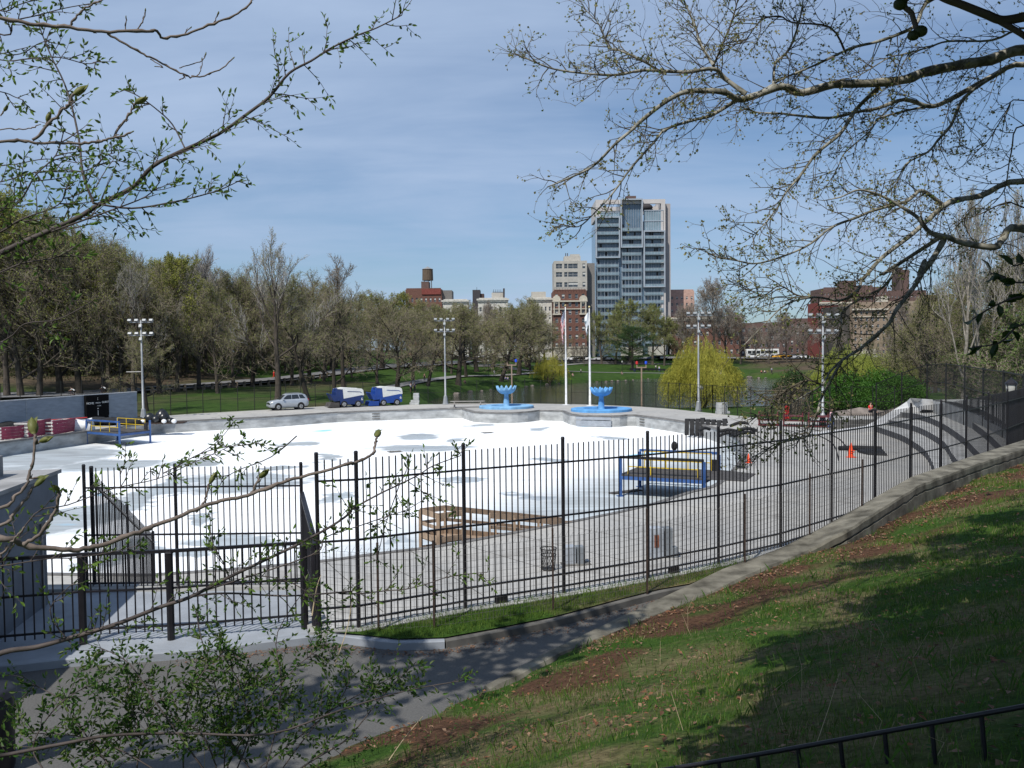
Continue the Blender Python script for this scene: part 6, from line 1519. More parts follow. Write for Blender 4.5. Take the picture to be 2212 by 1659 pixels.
SPEC = {
 'tall':   dict(seed=1, H=23, limbs=11, spread=1.0, up=.42, lens=(.5,.42,.45,.5), sub=(7,6,5), wob=.13, leaf=(1,.13,.8), r0=.42, twig_r=.016, trunk=.3),
 'oak':    dict(seed=2, H=19, trunk=.16, limbs=13, spread=1.15, up=.12, lens=(.5,.5,.5,.5), sub=(8,8,5), wob=.24, leaf=(2,.13,.7), r0=.42, twig_r=.017),
 'haze':   dict(seed=3, H=18, trunk=.14, limbs=14, spread=.9, up=.2, lens=(.45,.5,.5,.55), sub=(8,8,5), wob=.2, leaf=(2,.15,.8), r0=.32, twig_r=.0145),
 'bare':   dict(seed=4, H=19, trunk=.18, limbs=13, spread=.7, up=.4, lens=(.42,.5,.5,.55), sub=(8,8,6), wob=.12, leaf=None, r0=.3, twig_r=.0145),
 'under':  dict(seed=5, H=9, limbs=12, spread=1.0, up=.2, trunk=.1, lens=(.5,.5,.5,.55), sub=(7,7,5), wob=.2, leaf=(2,.16,.8), r0=.14, twig_r=.016),
 'lime':   dict(seed=6, H=19, trunk=.2, limbs=12, spread=.8, up=.25, lens=(.42,.5,.5,.5), sub=(8,7,5), wob=.18, leaf=(4,.19,.8), r0=.3, twig_r=.0145),
 'gnarl':  dict(seed=7, H=13, limbs=9, spread=1.2, up=.1, lens=(.55,.5,.5,.5), sub=(8,8,6), wob=.3, leaf=(2,.12,.8), r0=.4, twig_r=.0145, lean=(.12,0)),
 'gnarl2': dict(seed=17, H=13, limbs=9, spread=1.1, up=.12, lens=(.55,.5,.5,.5), sub=(8,8,6), wob=.3, leaf=(2,.12,.8), r0=.36, twig_r=.0145, lean=(-.2,0)),
 'plane':  dict(seed=8, H=21, limbs=12, spread=1.0, up=.2, lens=(.5,.45,.5,.5), sub=(8,8,5), wob=.2, leaf=(3,.24,.8), r0=.5, twig_r=.017, trunk=.2),
 'open':   dict(seed=9, H=24, limbs=8, spread=.9, up=.3, lens=(.33,.5,.5,.5), sub=(7,7,6), wob=.22, leaf=(1,.12,.8), r0=.4, twig_r=.017, trunk=.62),
 'brown':  dict(seed=10, H=20, limbs=12, spread=.95, up=.25, lens=(.5,.5,.5,.5), sub=(8,8,6), wob=.18, leaf=(2,.2,.8), r0=.4, twig_r=.017),
}
SPEC['wildwood'] = dict(SPEC['haze'], seed=33, leaf=(4,.17,.8), trunk=.1)
LM = {'wildwood':leafmat('dark_olive_leaves', (.07,.085,.02), (.13,.14,.035)),'tall':leaf_o,'oak':leaf_o,'haze':leaf_o,'bare':None,'under':leaf_g,'lime':leaf_yg,'gnarl':leaf_o,'gnarl2':leaf_o,'plane':leaf_y,'open':leaf_b,'brown':leaf_b}
TM = {'wildwood':twig_b,'tall':twig_g,'oak':twig_b,'haze':twig_b,'bare':twig_g,'under':twig_b,'lime':twig_b,'gnarl':twig_b,'gnarl2':twig_b,'plane':twig_b,'open':twig_b,'brown':twig_g}
PROTO = {}
def tree(kind, p, h, rz, label, group=None, wide=1.0):
    if kind not in PROTO:
        T, C = grow_tree(**SPEC[kind]); f = thing('tree', label, 'tree', tuple(p), group); WLOC[f.name] = Vector()
        t = T.build('trunk', bark_d if kind in ('oak','gnarl','gnarl2','open') else bark, f, smooth=True); c = C.build('crown', [TM[kind], LM[kind] or twig_g], f)
        zmax = max(v[2] for v in C.v); PROTO[kind] = (f, zmax); KIDS[f.name] = [t, c]; KIDS[t.name] = []; KIDS[c.name] = []
    else:
        f = dup(PROTO[kind][0], p, rz, label, group)
        if group is None and 'group' in f: del f['group']
    s = h/PROTO[kind][1]; f.scale = (s*wide, s*wide, s); f.location = p; f.rotation_euler = (0,0,rz); return f
def tree_px(kind, x, yb, yt, rz, label, group=None, wide=1.0, z=None, Y=None):
    if Y: p = A(x, yb, Y); p.z = Hf(p.x,p.y) if z is None else z
    else: p = GT(x, yb)
    h = A(x, yt, p.y).z-p.z; return tree(kind, p-V(0,0,.15), h, rz, label, group, wide)
W = 'trees of the left wood'
for a in (
 ('tall',600,870,486,.3,'tall bare grey tree with upright twigs left of centre, trunk rising behind the silver car',None,1.15),
 ('open',742,838,541,1.0,'tall dark tree with a clear open crown above the road bend'),
 ('haze',470,850,598,2.0,'olive hazed tree left of the parked silver car',W),
 ('gnarl2',666,866,610,.5,'dark leaning tree just left of the ice resurfacers'),
 ('oak',722,851,600,1.9,'brown twiggy tree behind the left resurfacer'),
 ('oak',857,846,636,.2,'large dark-trunked spreading tree right of the second resurfacer',None,1.45),
 ('gnarl',892,822,660,1.1,'smaller dark tree right of the large spreading tree'),
 ('gnarl2',924,834,655,2.7,'gnarled dark tree with forked trunk left of the second floodlight'),
 ('gnarl',990,832,642,.7,'gnarled tree with leaning double trunk right of the second floodlight',None,1.35),
 ('gnarl',1007,815,660,3.6,'gnarled bare tree behind the leaning double trunk'),
 ('gnarl2',1082,824,655,3.4,'leaning pale-barked tree above the seated group',None,1.35),
 ('haze',1145,800,634,.4,'green topped rounded tree left of the small willow'),
 ('plane',1362,786,640,.9,'big pale green tree in front of the glass tower',None,1.25),
 ('plane',1300,786,668,2.2,'pale-trunked plane tree left of the dark pine'),
 ('plane',1435,790,680,3.9,'green tree between the pine and the big willow'),
 ('brown',1545,792,592,.5,'bare brownish rounded tree behind the big willow'),
 ('gnarl',317,888,700,4.0,'thin pale forked tree right behind the left floodlight pole'),
 ('haze',975,808,650,5.0,'olive tree behind the second floodlight lamps'),
 ('haze',815,830,620,.9,'green hazed tree at the road bend behind the large spreading tree'),
 ): tree_px(a[0], a[1], a[2], a[3], a[4], a[5], a[6] if len(a) > 6 else None, a[7] if len(a) > 7 else 1.0)
RDX = [-250,0,150,303,420,540,640,728,800]; RDY = [p.y for p in rp]
road_y = lambda x: float(np.interp(x, RDX, RDY))
# left wood, front rows
rng = random.Random(11)
front = [(45,868,420,'haze'),(15,868,395,'lime'),(85,868,430,'haze'),(130,862,455,'oak'),(172,864,470,'oak'),(225,862,505,'haze'),(262,860,520,'haze'),(290,868,535,'tall'),(345,862,560,'oak'),(385,858,540,'lime'),(430,852,520,'bare'),(505,850,575,'haze'),(545,848,560,'oak'),(630,845,580,'haze'),(670,840,575,'oak'),(700,835,600,'haze'),(760,828,640,'under')]
for i, (x, yb, yt, k) in enumerate(front):
    p = GT(x, yb-12, 118); h = A(x, yt, p.y).z-p.z
    nm = {'haze':'olive hazed','lime':'yellow-green','oak':'dark brown twiggy','tall':'upright grey','bare':'bare grey-brown','under':'low green'}[k]
    tree(k, p-V(0,0,.2), h, rng.random()*6, '%s tree in the front rows of the left wood' % nm, 'front %s trees of the left wood' % nm)
for row, (Y0, n_, yts) in enumerate(((165,20,(405,600)),(192,20,(430,600)),(225,20,(455,605)))):
    for i in range(n_):
        t = (i+rng.uniform(.1,.9))/n_; x = -40+t*800; Yd = max(Y0+rng.uniform(-8,8), road_y(x)+12+rng.uniform(0,8)); p = A(x, 800, Yd); p.z = Hf(p.x,p.y)
        env = np.interp(x, [-40,60,200,300,400,500,620,700,790], [430,440,500,530,545,560,590,600,640])+rng.uniform(0,28)
        k = rng.choice(['haze','lime','haze','lime','oak','bare']) if x < 300 else ('lime' if 355 < x < 405 and row < 2 else rng.choice(['bare','oak','haze','bare','tall','haze']))
        h = A(x, env, Yd).z-p.z; 
        tree(k, p-V(0,0,.2), h, rng.random()*6, 'tree of the massed upper wood on the left hillside', 'massed trees in the left wood', 1.05)
for i in range(44):
    x = -30+i*18+rng.uniform(-10,10); Yd = road_y(x)+rng.uniform(26,60); p = A(x, 800, Yd); p.z = Hf(p.x,p.y)
    tree('under', p-V(0,0,.3), rng.uniform(7,12), rng.random()*6, 'low green understorey tree below the left wood', 'understorey of the left wood', 1.3)
for i, (x, Yd, yt, k, wd) in enumerate([(790,235,622,'haze',1.2),(825,215,628,'gnarl',1.5),(868,240,626,'lime',1.3),(895,225,640,'haze',1.5),(940,250,648,'haze',1.4),(962,215,668,'gnarl',1.5),(1000,245,650,'haze',1.4),(1030,225,668,'gnarl',1.6),(1062,240,655,'gnarl2',1.5),(1098,235,660,'haze',1.3),(1120,225,665,'gnarl',1.5),(1160,240,652,'haze',1.3),(1180,250,690,'gnarl',1.2),(1050,262,645,'brown',1.0),(1140,255,650,'gnarl',1.6)]):
    p = A(x, 790, Yd); p.z = Hf(p.x,p.y); h = A(x, yt, Yd).z-p.z
    tree(k, p-V(0,0,.2), h, rng.random()*6, '%s tree standing in the lawn groves left of centre' % {'haze':'olive hazed','lime':'yellow-green','gnarl':'gnarled twiggy','gnarl2':'leaning gnarled','brown':'bare brown'}[k], 'lawn grove trees', wd)
# trees in front of the far street
for i, (x, yt, k) in enumerate([(800,630,'lime'),(840,640,'haze'),(880,650,'haze'),(930,650,'brown'),(965,660,'haze'),(1015,655,'brown'),(1050,668,'haze'),(1110,650,'haze'),(1125,640,'haze'),(1165,665,'brown'),(1215,735,'brown'),(1240,742,'brown'),(1262,740,'brown'),(1460,690,'plane'),(1410,650,'plane'),(1330,665,'plane'),(1490,650,'brown'),(1600,668,'brown'),(1570,650,'brown'),(1630,700,'brown'),(1660,690,'brown'),(1700,668,'brown'),(1735,690,'brown'),(1770,672,'brown'),(1815,700,'brown'),(1880,718,'haze'),(1925,690,'haze'),(1960,640,'brown'),(1985,655,'haze'),(2010,665,'haze')]):
    Yd = 295+(i%4)*3; p = A(x, 780, Yd); p.z = Hf(p.x,p.y); h = A(x, yt, Yd).z-p.z
    nm = {'lime':'yellow-green','haze':'olive','brown':'bare brown','plane':'pale green'}[k]
    sd_ = 'left of the flagpoles' if x < 1200 else ('beyond the middle lawn' if x < 1480 else 'on the right')
    tree(k, p-V(0,0,.2), h, rng.random()*6, '%s street tree along the far road %s' % (nm, sd_), '%s street trees %s' % (nm, sd_))
for i, (x, Yd, yt, k) in enumerate([(1985,150,640,'wildwood'),(2020,140,600,'haze'),(2060,150,570,'wildwood'),(2100,120,560,'haze'),(2150,110,540,'wildwood'),(2200,105,520,'wildwood'),(2240,90,530,'wildwood'),(2000,180,690,'brown'),(1965,200,690,'haze'),(1920,210,715,'brown'),(1890,215,740,'gnarl'),(2180,80,640,'under'),(2120,95,690,'under'),(2070,110,720,'under'),(2225,70,650,'under')]):
    p = A(x, 800, Yd); p.z = Hf(p.x,p.y); h = A(x, yt, Yd).z-p.z
    tree(k, p-V(0,0,.2), h, rng.random()*6, '%s tree in the shaded right-hand wood' % {'haze':'olive hazed','oak':'dark spreading','brown':'bare brown','under':'low green','gnarl':'small gnarled','wildwood':'dark green leafing'}[k], 'trees of the shaded right wood')
SPEC['poplar'] = dict(seed=21, H=25, limbs=9, spread=.32, up=.6, lens=(.5,.35,.45,.5), sub=(7,6,4), wob=.12, leaf=(1,.13,.8), r0=.3, trunk=.25, twig_r=.016); LM['poplar'] = leaf_o; TM['poplar'] = twig_g
for x, Yd, yt, lb in ((2078,88,395,'tall slender pale tree at right, left stem of the pair'),(2118,92,420,'tall slender pale tree at right, right stem of the pair'),(2195,98,400,'tall slender pale tree at the far right edge')):
    p = A(x, 800, Yd); p.z = Hf(p.x,p.y); f = tree('poplar', p-V(0,0,.2), A(x, yt, Yd).z-p.z, x, lb)
    for ch in f.children:
        if ch.name.startswith('trunk'): ch.data = ch.data.copy(); ch.data.materials[0] = bark_l
# willows
def willow(p, h, w_, seed, label, n=900, leafn=10, lm=None):
    lm = lm or leaf_w
    r = random.Random(seed); T = MB(); C = MB(); f = thing('willow_tree', label, 'tree', tuple(p))
    for k in range(7):
        a = k*.9+r.random(); d = V(math.cos(a)*.55, math.sin(a)*.55, 1).normalized(); pts = [V(0,0,-.4)+p]; q = V(0,0,.2)+p
        for i in range(6): pts.append(q.copy()); d = (d+rvec(r)*.18).normalized(); q = q+d*h*.105
        T.tube(pts, [h*.03*(1-.11*i) for i in range(7)], 6)
    T.build('trunk', bark, f, smooth=True)
    for i in range(n):
        # strand roots spread over a dome of clumps
        a = r.random()*2*math.pi; rr = math.sqrt(r.random()); cl = .8+.2*math.sin(a*3+rr*5+seed)*math.cos(a*7)
        x, y = rr*math.cos(a)*w_/2*.86*cl, rr*math.sin(a)*w_/2*.86*cl
        zt_ = h*(1-.5*rr**2.2)*(.84+.16*math.sin(a*4+seed)*math.cos(rr*9))*r.uniform(.78,1.04); L = (zt_-h*.02)*r.choice((.25,.4,.5,.6,.75,.97))*r.uniform(.85,1)
        pts = []; out = V(math.cos(a),math.sin(a),0)
        for k in range(6):
            t = k/5; pts.append(p+V(x,y,zt_)+out*(w_*.09*t**.5)+V(0,0,-L*t+.25*math.sin(t*3)*(1-t)*h*.1)+rvec(r)*.06)
        C.mat(0).tube(pts, [.009,.008,.007,.006,.005,.004], 3, False); C.mat(1)
        for k in range(leafn):
            t = r.uniform(.02,.99)*5; j = min(int(t),4); q = pts[j].lerp(pts[j+1], t-j)+rvec(r)*.07; aa = V(r.uniform(-.3,.3),r.uniform(-.3,.3),-1).normalized()*r.uniform(.12,.24); bb = V(r.uniform(-1,1),r.uniform(-1,1),0).normalized()*.04
            C.add([q, q+aa*.5+bb, q+aa, q+aa*.5-bb], [(0,1,2,3)])
    C.build('crown', [lm, lm], f); return f
p = G(1532,880,-.6); p = V(p.x, p.y+4, -1.3); willow(p, (A(1532,728,p.y).z-p.z)*1.1, 12.4, 4, 'large yellow-green weeping willow at the lake edge', 2000, 24)
p = GT(1188,830); willow(p, A(1188,757,p.y).z-p.z+.3, 10.5, 9, 'small rounded yellow willow beside the left flagpole', 800, 16)
# pine
def pine(p, h, w_, label):
    r = random.Random(3); T = MB(); C = MB(); f = thing('pine_tree', label, 'tree', tuple(p)); T.tube([p-V(0,0,.4), p+V(0,0,h*.5), p+V(.3,0,h*.95)], [.5,.35,.06], 8)
    for k in range(34):
        t = .16+.8*k/34; a = k*2.4; L = w_/2*(1.05 if t < .6 else 1.05-(t-.6)*2.0)*r.uniform(.7,1.1); d = V(math.cos(a), math.sin(a), .12+.2*t); q = p+V(0,0,h*t); e = q+d.normalized()*L
        T.tube([q, q.lerp(e,.5)+V(0,0,.2), e], [.12,.08,.03], 4)
        for j in range(22):
            c = q.lerp(e, r.uniform(.3,1.05))+V(r.gauss(0,.55),r.gauss(0,.55),r.gauss(.15,.28))
            for m in range(32):
                s = c+V(r.gauss(0,.34),r.gauss(0,.34),r.gauss(0,.16)); a_ = (rvec(r)+V(0,0,.5)).normalized()*.3; b_ = rvec(r)*.06; C.add([s-b_, s+a_*.5, s+a_+b_*0, s+b_], [(0,1,2,3)])
    T.build('trunk', bark_d, f, smooth=True); C.build('crown', leaf_p, f); return f
p = GT(1366,800); pine(p, A(1366,706,p.y).z-p.z, 17.0, 'dark green spreading pine in the middle of the far lawn')
# bushes made of leaf clumps on stems
def bush(p, w_, d_, h, n, lm, label, name='bush', seed=1, ls=.12, tw=twig_b, cat='bush', dens=14):
    r = random.Random(seed); T = MB(); C = MB(); f = thing(name, label, cat, tuple(p))
    for k in range(n):
        a = r.random()*6.28; rr = math.sqrt(r.random()); x, y = rr*math.cos(a)*w_/2, rr*math.sin(a)*d_/2
        z = h*math.sqrt(max(.04, 1-rr*rr*.85))*r.uniform(.45,1.0)*(.85+.15*math.sin(x*1.1+seed)*math.cos(y*.9)); e = p+V(x,y,z)
        if k % 4 == 0: T.tube([p+V(x*.5,y*.5,0), p+V(x*.8,y*.8,z*.5), e], [.05,.03,.012], 3, False)
        for m in range(dens):
            s = e+V(r.gauss(0,.4),r.gauss(0,.4),r.gauss(0,.28)); a_ = rvec(r)*ls; b_ = rvec(r)*ls*.5; C.add([s-a_, s-b_, s+a_, s+b_], [(0,1,2,3)])
    T.build('stems', tw, f); C.build('foliage', lm, f); return f
p = A(1838,880,98); p.z = -.3; bush(p, 8.6, 8, 4.3, 1500, leaf_d, 'big vivid green bush behind the right floodlight pole', seed=2, dens=24, ls=.13)
p = A(1918,880,101); p.z = -.2; bush(p, 8.2, 7, 5.0, 900, leaf_d, 'darker right shoulder of green bush below the tall fence', seed=22, dens=20, ls=.13)
p = A(1830,810,126); p.z = -1; willow(p, (A(1830,736,126).z+1)*1.05, 12.5, 6, 'second pale yellow-green willow beyond the vivid green bush', 1300, 20, leafmat('second_willow_leaves', (.20,.24,.04), (.36,.40,.08), 1.2))
p = A(1716,880,100); p.z = -.6; bush(p, 5.4, 5, 5.2, 420, leaf_b, 'dark brown bramble thicket between the water and right floodlight', seed=5, ls=.08, dens=3, tw=twig_b)
p = A(1900,800,165); p.z = -.5; bush(p, 16, 9, 7.5, 700, leaf_o, 'olive scrub beyond the yellow-green bush', seed=6, ls=.15)
p = A(1715,812,150); p.z = -1.6; bush(p, 7, 5, 4.8, 500, leaf_p, 'dark green shore bush between the willow and the floodlight', seed=8, ls=.15)
# undergrowth of the left wood reads as one mass
def scatter_mass(name, label, cat, regions, n, hmax, lm, seed):
    r = random.Random(seed); C = MB()
    P_ = []
    for i in range(n):
        x0,x1,Y0,Y1 = regions; xx = r.uniform(x0,x1); Yd = road_y(xx)+14+100*r.random(); q = A(xx, 800, Yd); P_.append((q.x, q.y))
    hz = Hfar(np.array([a for a,_ in P_]), np.array([b for _,b in P_]))
    for (x, y), z in zip(P_, hz):
        z += r.random()**2*hmax; a_ = rvec(r)*.22; b_ = rvec(r)*.14; s = V(x,y,z); C.add([s-a_, s-b_, s+a_, s+b_], [(0,1,2,3)])
    o = C.build(name, lm); tag(o, label, cat); o['kind'] = 'stuff'; return o
scatter_mass('undergrowth', 'sparse green undergrowth on the floor of the left wood', 'undergrowth', (-40,760,142,260), 24000, 3.5, leafmat('undergrowth_leaves', (.045,.055,.022), (.10,.10,.045)), 4)
# ============================================================ foreground branches
def conv(o, s): return lambda pts: [(o[0]+x*s, o[1]+y*s) for x, y in pts]
cR = conv((1080,0), .5117); cR4 = conv((1566,540), .2929); cL = conv((0,0), .4395); c5 = conv((0,972), .3418); c6 = conv((702,918), .2929); c1 = conv((0,621), .2685); c3 = conv((0,1242), .4883)
def limb(img, d0, d1, pre=None, n=4, jit=.0, r=None):
    k = len(img); ps = [A(x, y, d0+(d1-d0)*i/(k-1)) for i, (x, y) in enumerate(img)]
    if r: ps = [p+V(0,r.uniform(-jit,jit),0) for p in ps]
    if pre: q0_ = V(*pre[-1]); ps = [V(*q) for q in pre]+[q0_.lerp(ps[0], .55), q0_.lerp(ps[0], .86)]+ps
    return smooth_path(ps, n)
def rads(n, a, b, p=1.0): return [a+(b-a)*(i/(n-1))**p for i in range(n)]
def at_(pts, t): k = t*(len(pts)-1); i = min(int(k), len(pts)-2); return pts[i].lerp(pts[i+1], k-i), (pts[i+1]-pts[i]).normalized()
# ------------------------------ plane tree reaching in from the right
platm = bpy.data.materials.new('plane_bark')
def plane_bark():
    m, nt, b = newmat('mottled_plane_bark'); a = nz(nt, 9, 4, (1,1,1), .8); g = nz(nt, 30, 3)
    c = ramp(nt, a, [(.42,(.09,.085,.065)), (.50,(.20,.19,.155)), (.60,(.36,.345,.30))]); c = mixc(nt, .3, c, ramp(nt, g, [(.3,(.07,.07,.05)), (.7,(.26,.25,.2))]))
    nt.links.new(c, b.inputs['Base Color']); b.inputs['Roughness'].default_value = .85; bump(nt, b, a, .3, .01); return m
pbk = plane_bark(); tk = M('plane_twig', (.10,.085,.06), .9, .3, 12); budl = leafmat('plane_young_leaves', (.20,.19,.07), (.34,.31,.13), 6, .45); bud_g = leafmat('unfolding_leaves', (.07,.13,.02), (.13,.2,.04), 8, .4)
TR = thing('plane_tree', 'plane tree with mottled limbs and tiny new leaves reaching in from the upper right', 'tree', (13.5,11,Hh(13.5,11)))
TX = Vector((13.5,11,0)); gz = Hh(13.5,11)
b = MB(); b.tube([TX+V(0,0,gz-.5), TX+V(0,0,gz+1), TX+V(-.2,0,gz+4), TX+V(0,0,gz+8), TX+V(.3,0,gz+13)], [.55,.42,.36,.3,.1], 12); b.build('trunk', pbk, TR, smooth=True)
tr_at = lambda z: (13.4, 11, z)
r = random.Random(31)
Lm = [ # (points, d0, d1, r0, r1, preroot, twig count)
 (cR([(2212,225),(2050,265),(1950,275),(1800,300),(1700,345),(1560,362),(1400,365),(1280,385),(1180,375),(1090,395),(1010,415),(940,400),(860,382),(780,390),(700,430),(600,500),(550,560),(480,620),(400,690),(300,750),(200,795)]), 10, 8.2, .072, .006, (13.4,11,9.4), 62),
 (cR([(1010,415),(900,480),(800,520),(700,545),(650,600),(560,700),(480,810),(400,900),(330,960),(260,950)]), 9.1, 8.6, .02, .004, None, 34),
 (cR([(1030,405),(950,330),(900,295),(790,310),(700,300),(600,290),(500,315),(380,322),(230,300),(140,270),(75,230)]), 9.1, 8.8, .026, .005, None, 44),
 (cR([(700,300),(600,260),(500,215),(460,190),(420,110),(350,30)]), 9, 9.2, .014, .004, None, 30),
 (cR([(890,290),(840,200),(830,100),(770,0)]), 9.1, 9.4, .018, .009, None, 22),
 (cR([(900,290),(930,200),(980,80),(1000,-10)]), 9.1, 9, .012, .006, None, 18),
 (cR([(1145,375),(1160,270),(1230,200),(1245,120),(1290,-10)]), 9.3, 9.6, .016, .008, None, 20),
 (cR([(1850,-20),(1760,100),(1680,150),(1580,185),(1470,215),(1330,275),(1200,330),(1100,385)]), 9.8, 9.2, .03, .008, (12.8,10.8,12.4), 36),
 (cR([(1470,215),(1380,130),(1250,80),(1180,70),(1100,90),(1050,150),(1000,170)]), 9.6, 9.4, .012, .004, None, 24),
 (cR([(2212,280),(2100,310),(1900,420),(1820,445),(1700,425),(1600,455),(1500,480),(1400,490),(1250,480),(1180,490),(1090,470),(1030,440)]), 10.4, 9.4, .042, .006, (13.4,11,8.6), 44),
 (cR([(1820,445),(1700,465),(1600,500),(1550,560),(1450,650),(1410,720),(1330,745)]), 10, 9.6, .014, .003, None, 24),
 (cR([(1590,375),(1520,450),(1440,560),(1350,640),(1270,740),(1200,820),(1170,880),(1100,960),(1060,1000)]), 9.6, 9, .026, .004, None, 40),
 (cR([(2230,130),(2100,155),(1900,170),(1830,185),(1700,230),(1620,260),(1500,330),(1420,345)]), 9.5, 9.2, .018, .004, (13.4,11,9.9), 30),
 (cR([(2100,310),(1980,400),(1900,530),(1830,600),(1790,650),(1700,700),(1660,790),(1570,830)]), 10.2, 9.8, .022, .004, None, 36),
 (cR([(2212,530),(2140,650),(2110,800),(2080,860)]), 10.2, 10, .013, .005, (13,11,7.6), 12),
 (cR([(2212,765),(2050,820),(1890,855),(1800,930),(1700,1010),(1600,1090),(1540,1161)])+cR4([(1020,230),(950,300),(870,370),(650,350),(450,400),(300,540),(150,700)]), 10, 8.6, .042, .004, (13.4,11,6.9), 56),
 (cR([(2212,960),(2150,1000),(2080,1045),(1950,1025),(1880,1005),(1800,985),(1750,920),(1700,860),(1620,820),(1520,800),(1420,840),(1380,840)]), 9.4, 9, .055, .004, (13.4,11,6.3), 30),
 (cR([(1885,1010),(1820,1100),(1780,1161)])+cR4([(1500,80),(1430,210),(1350,330),(1250,450),(1190,540),(1130,640),(1040,720),(940,780),(870,820),(800,900),(720,990),(600,1060),(480,1120)]), 9.2, 8.4, .031, .006, None, 40),
 (cR4([(870,820),(830,900),(740,1090),(690,1180),(650,1350),(560,1390),(420,1430),(300,1480),(150,1540)]), 8.5, 8.2, .016, .004, None, 26),
 (cR([(1850,1000),(1700,1110),(1600,1161)])+cR4([(1300,100),(1170,260),(1070,330),(950,400),(880,470),(840,570),(850,700)]), 9.3, 9, .022, .004, None, 30),
 (cR([(1890,860),(1800,800),(1740,830),(1690,860),(1600,880),(1500,920),(1400,960),(1270,1050),(1100,1110),(1000,1100),(900,1080),(850,1055)]), 9.8, 8.6, .024, .004, None, 46),
 (cR4([(650,350),(560,330),(420,260),(300,330),(180,300),(60,260)]), 9, 9, .010, .003, None, 26),
 (cR4([(720,1000),(600,960),(480,1010),(400,1080),(330,1140),(200,1230)]), 8.6, 8.4, .010, .003, None, 30),
 (cR([(2212,420),(2120,480),(2060,600),(1980,640),(1920,600)]), 10, 10, .010, .003, (13.4,11,8), 20),
 (cR([(2212,880),(2120,860),(2040,900),(1990,880),(1940,960),(1850,1010)]), 9.6, 9.5, .012, .004, (13.4,11,6.5), 10),
]
TW = MB(); LF = MB()
def twiglet(q, d, L, r_, lvl, rnd, up=.0):
    n = 4; pts = [q.copy()]; 
    for i in range(n):
        d = (d+rvec(rnd)*.32+V(0,0,up)).normalized(); q = q+d*L/n; pts.append(q.copy())
    TW.tube(pts, [r_*(1-.75*i/n) for i in range(n+1)], 4 if lvl == 0 else 3, False)
    if lvl < 2:
        for k in range(4 if lvl == 0 else 1):
            p_, dd = at_(pts, rnd.uniform(.15,1)); side = rvec(rnd); side = (side-dd*side.dot(dd)).normalized()
            twiglet(p_, (dd*.75+side*.8).normalized(), L*rnd.uniform(.35,.6), r_*.55, lvl+1, rnd, up)
    # new leaves at the tips and nodes
    for t in ((1.0,.62) if lvl else (1.0,)):
        p_, dd = at_(pts, min(t,.999))
        if rnd.random() < .62:
            for k in range(rnd.choice((1,2,2,3))):
                a = (dd*.5+rvec(rnd)).normalized()*rnd.uniform(.016,.032); c = rvec(rnd).cross(a).normalized()*a.length*.42
                LF.mat(0 if rnd.random() < .8 else 1).add([p_, p_+a*.5+c, p_+a, p_+a*.5-c], [(0,1,2,3)])
for (img, d0, d1, r0, r1, pre, nt_) in Lm:
    pts = limb(img, d0, d1, [pre] if pre else None, 4, .12, r); rd = rads(len(pts), r0, r1, .9)
    rd = [x*(1+.07*math.sin(i*1.7)) for i, x in enumerate(rd)]
    b = MB(); b.tube(pts, rd, 8); b.build('limb', pbk if r0 > .013 else tk, TR, smooth=True)
    t0 = .12 if pre else .05
    for k in range(int(nt_*.95)):
        t = t0+(1-t0)*(k+r.random())/(nt_*.95); q, dd = at_(pts, min(t,.995)); side = rvec(r); side = (side-dd*side.dot(dd)).normalized(); side.y *= .8
        L = r.uniform(.22,.62)*(1.1-.45*t); L *= (1 if r0 < .03 else .9+.5*(t < .6)); twiglet(q, (dd*.8+side*.8).normalized(), L, .006, 0, r, -.02)
    twiglet(pts[-1], (pts[-1]-pts[-3]).normalized(), .35, .004, 1, r)
TW.build('twigs', tk, TR); LF.build('young_leaves', [budl, bud_g], TR)
# ------------------------------ leafy tree and magnolia at left
lb_ = M('smooth_dark_bark', (.075,.06,.055), .7, .3, 12, .2); mb_ = M('magnolia_bark', (.17,.135,.115), .75, .35, 14, .3)
leafA = leafmat('spring_leaf_green', (.055,.10,.018), (.12,.17,.04), 5, .4, .5); leafB = leafmat('spring_leaf_bright', (.10,.19,.025), (.16,.26,.045), 5, .45, .5); budm = leafmat('magnolia_bud', (.12,.14,.035), (.22,.22,.08), 12, .25, .5)
def leaf(B, p, d, L, W, rnd, mi=0):
    d = d.normalized(); s = rvec(rnd); s = (s-d*s.dot(d)).normalized(); n = d.cross(s); f_ = .28*W
    B.mat(mi).add([p, p+d*L*.3+s*W*.5+n*f_, p+d*L*.65+s*W*.42+n*f_, p+d*L-n*L*.08, p+d*L*.65-s*W*.42+n*f_, p+d*L*.3-s*W*.5+n*f_, p+d*L*.3, p+d*L*.65], [(0,1,6),(1,2,7,6),(2,3,7),(7,3,4),(6,7,4,5),(0,6,5)])
def leafy(tw, lf, q, d, L, r_, rnd, lvl=0, sz=.03, den=1.0):
    n = 5; pts = [q.copy()]
    for i in range(n): d = (d+rvec(rnd)*.17).normalized(); q = q+d*L/n; pts.append(q.copy())
    tw.tube(pts, [r_*(1-.7*i/n) for i in range(n+1)], 4, False)
    m = max(3, int(L/ (sz*.75)*den))
    for k in range(m):
        t = (k+.6)/m; p_, dd = at_(pts, min(t,.999)); side = rvec(rnd); side = (side-dd*side.dot(dd)).normalized()
        leaf(lf, p_, dd*.7+side*.8, sz*rnd.uniform(.6,1.25), sz*.42, rnd, 0 if rnd.random() < .75 else 1)
    leaf(lf, pts[-1], d, sz*1.1, sz*.4, rnd, 1)
    if lvl < 1:
        for k in range(int(1+L*6*den)):
            p_, dd = at_(pts, rnd.uniform(.2,.9)); side = rvec(rnd); side = (side-dd*side.dot(dd)).normalized(); leafy(tw, lf, p_, dd*.7+side*.9, L*rnd.uniform(.3,.5), r_*.6, rnd, lvl+1, sz, den)
r = random.Random(77)
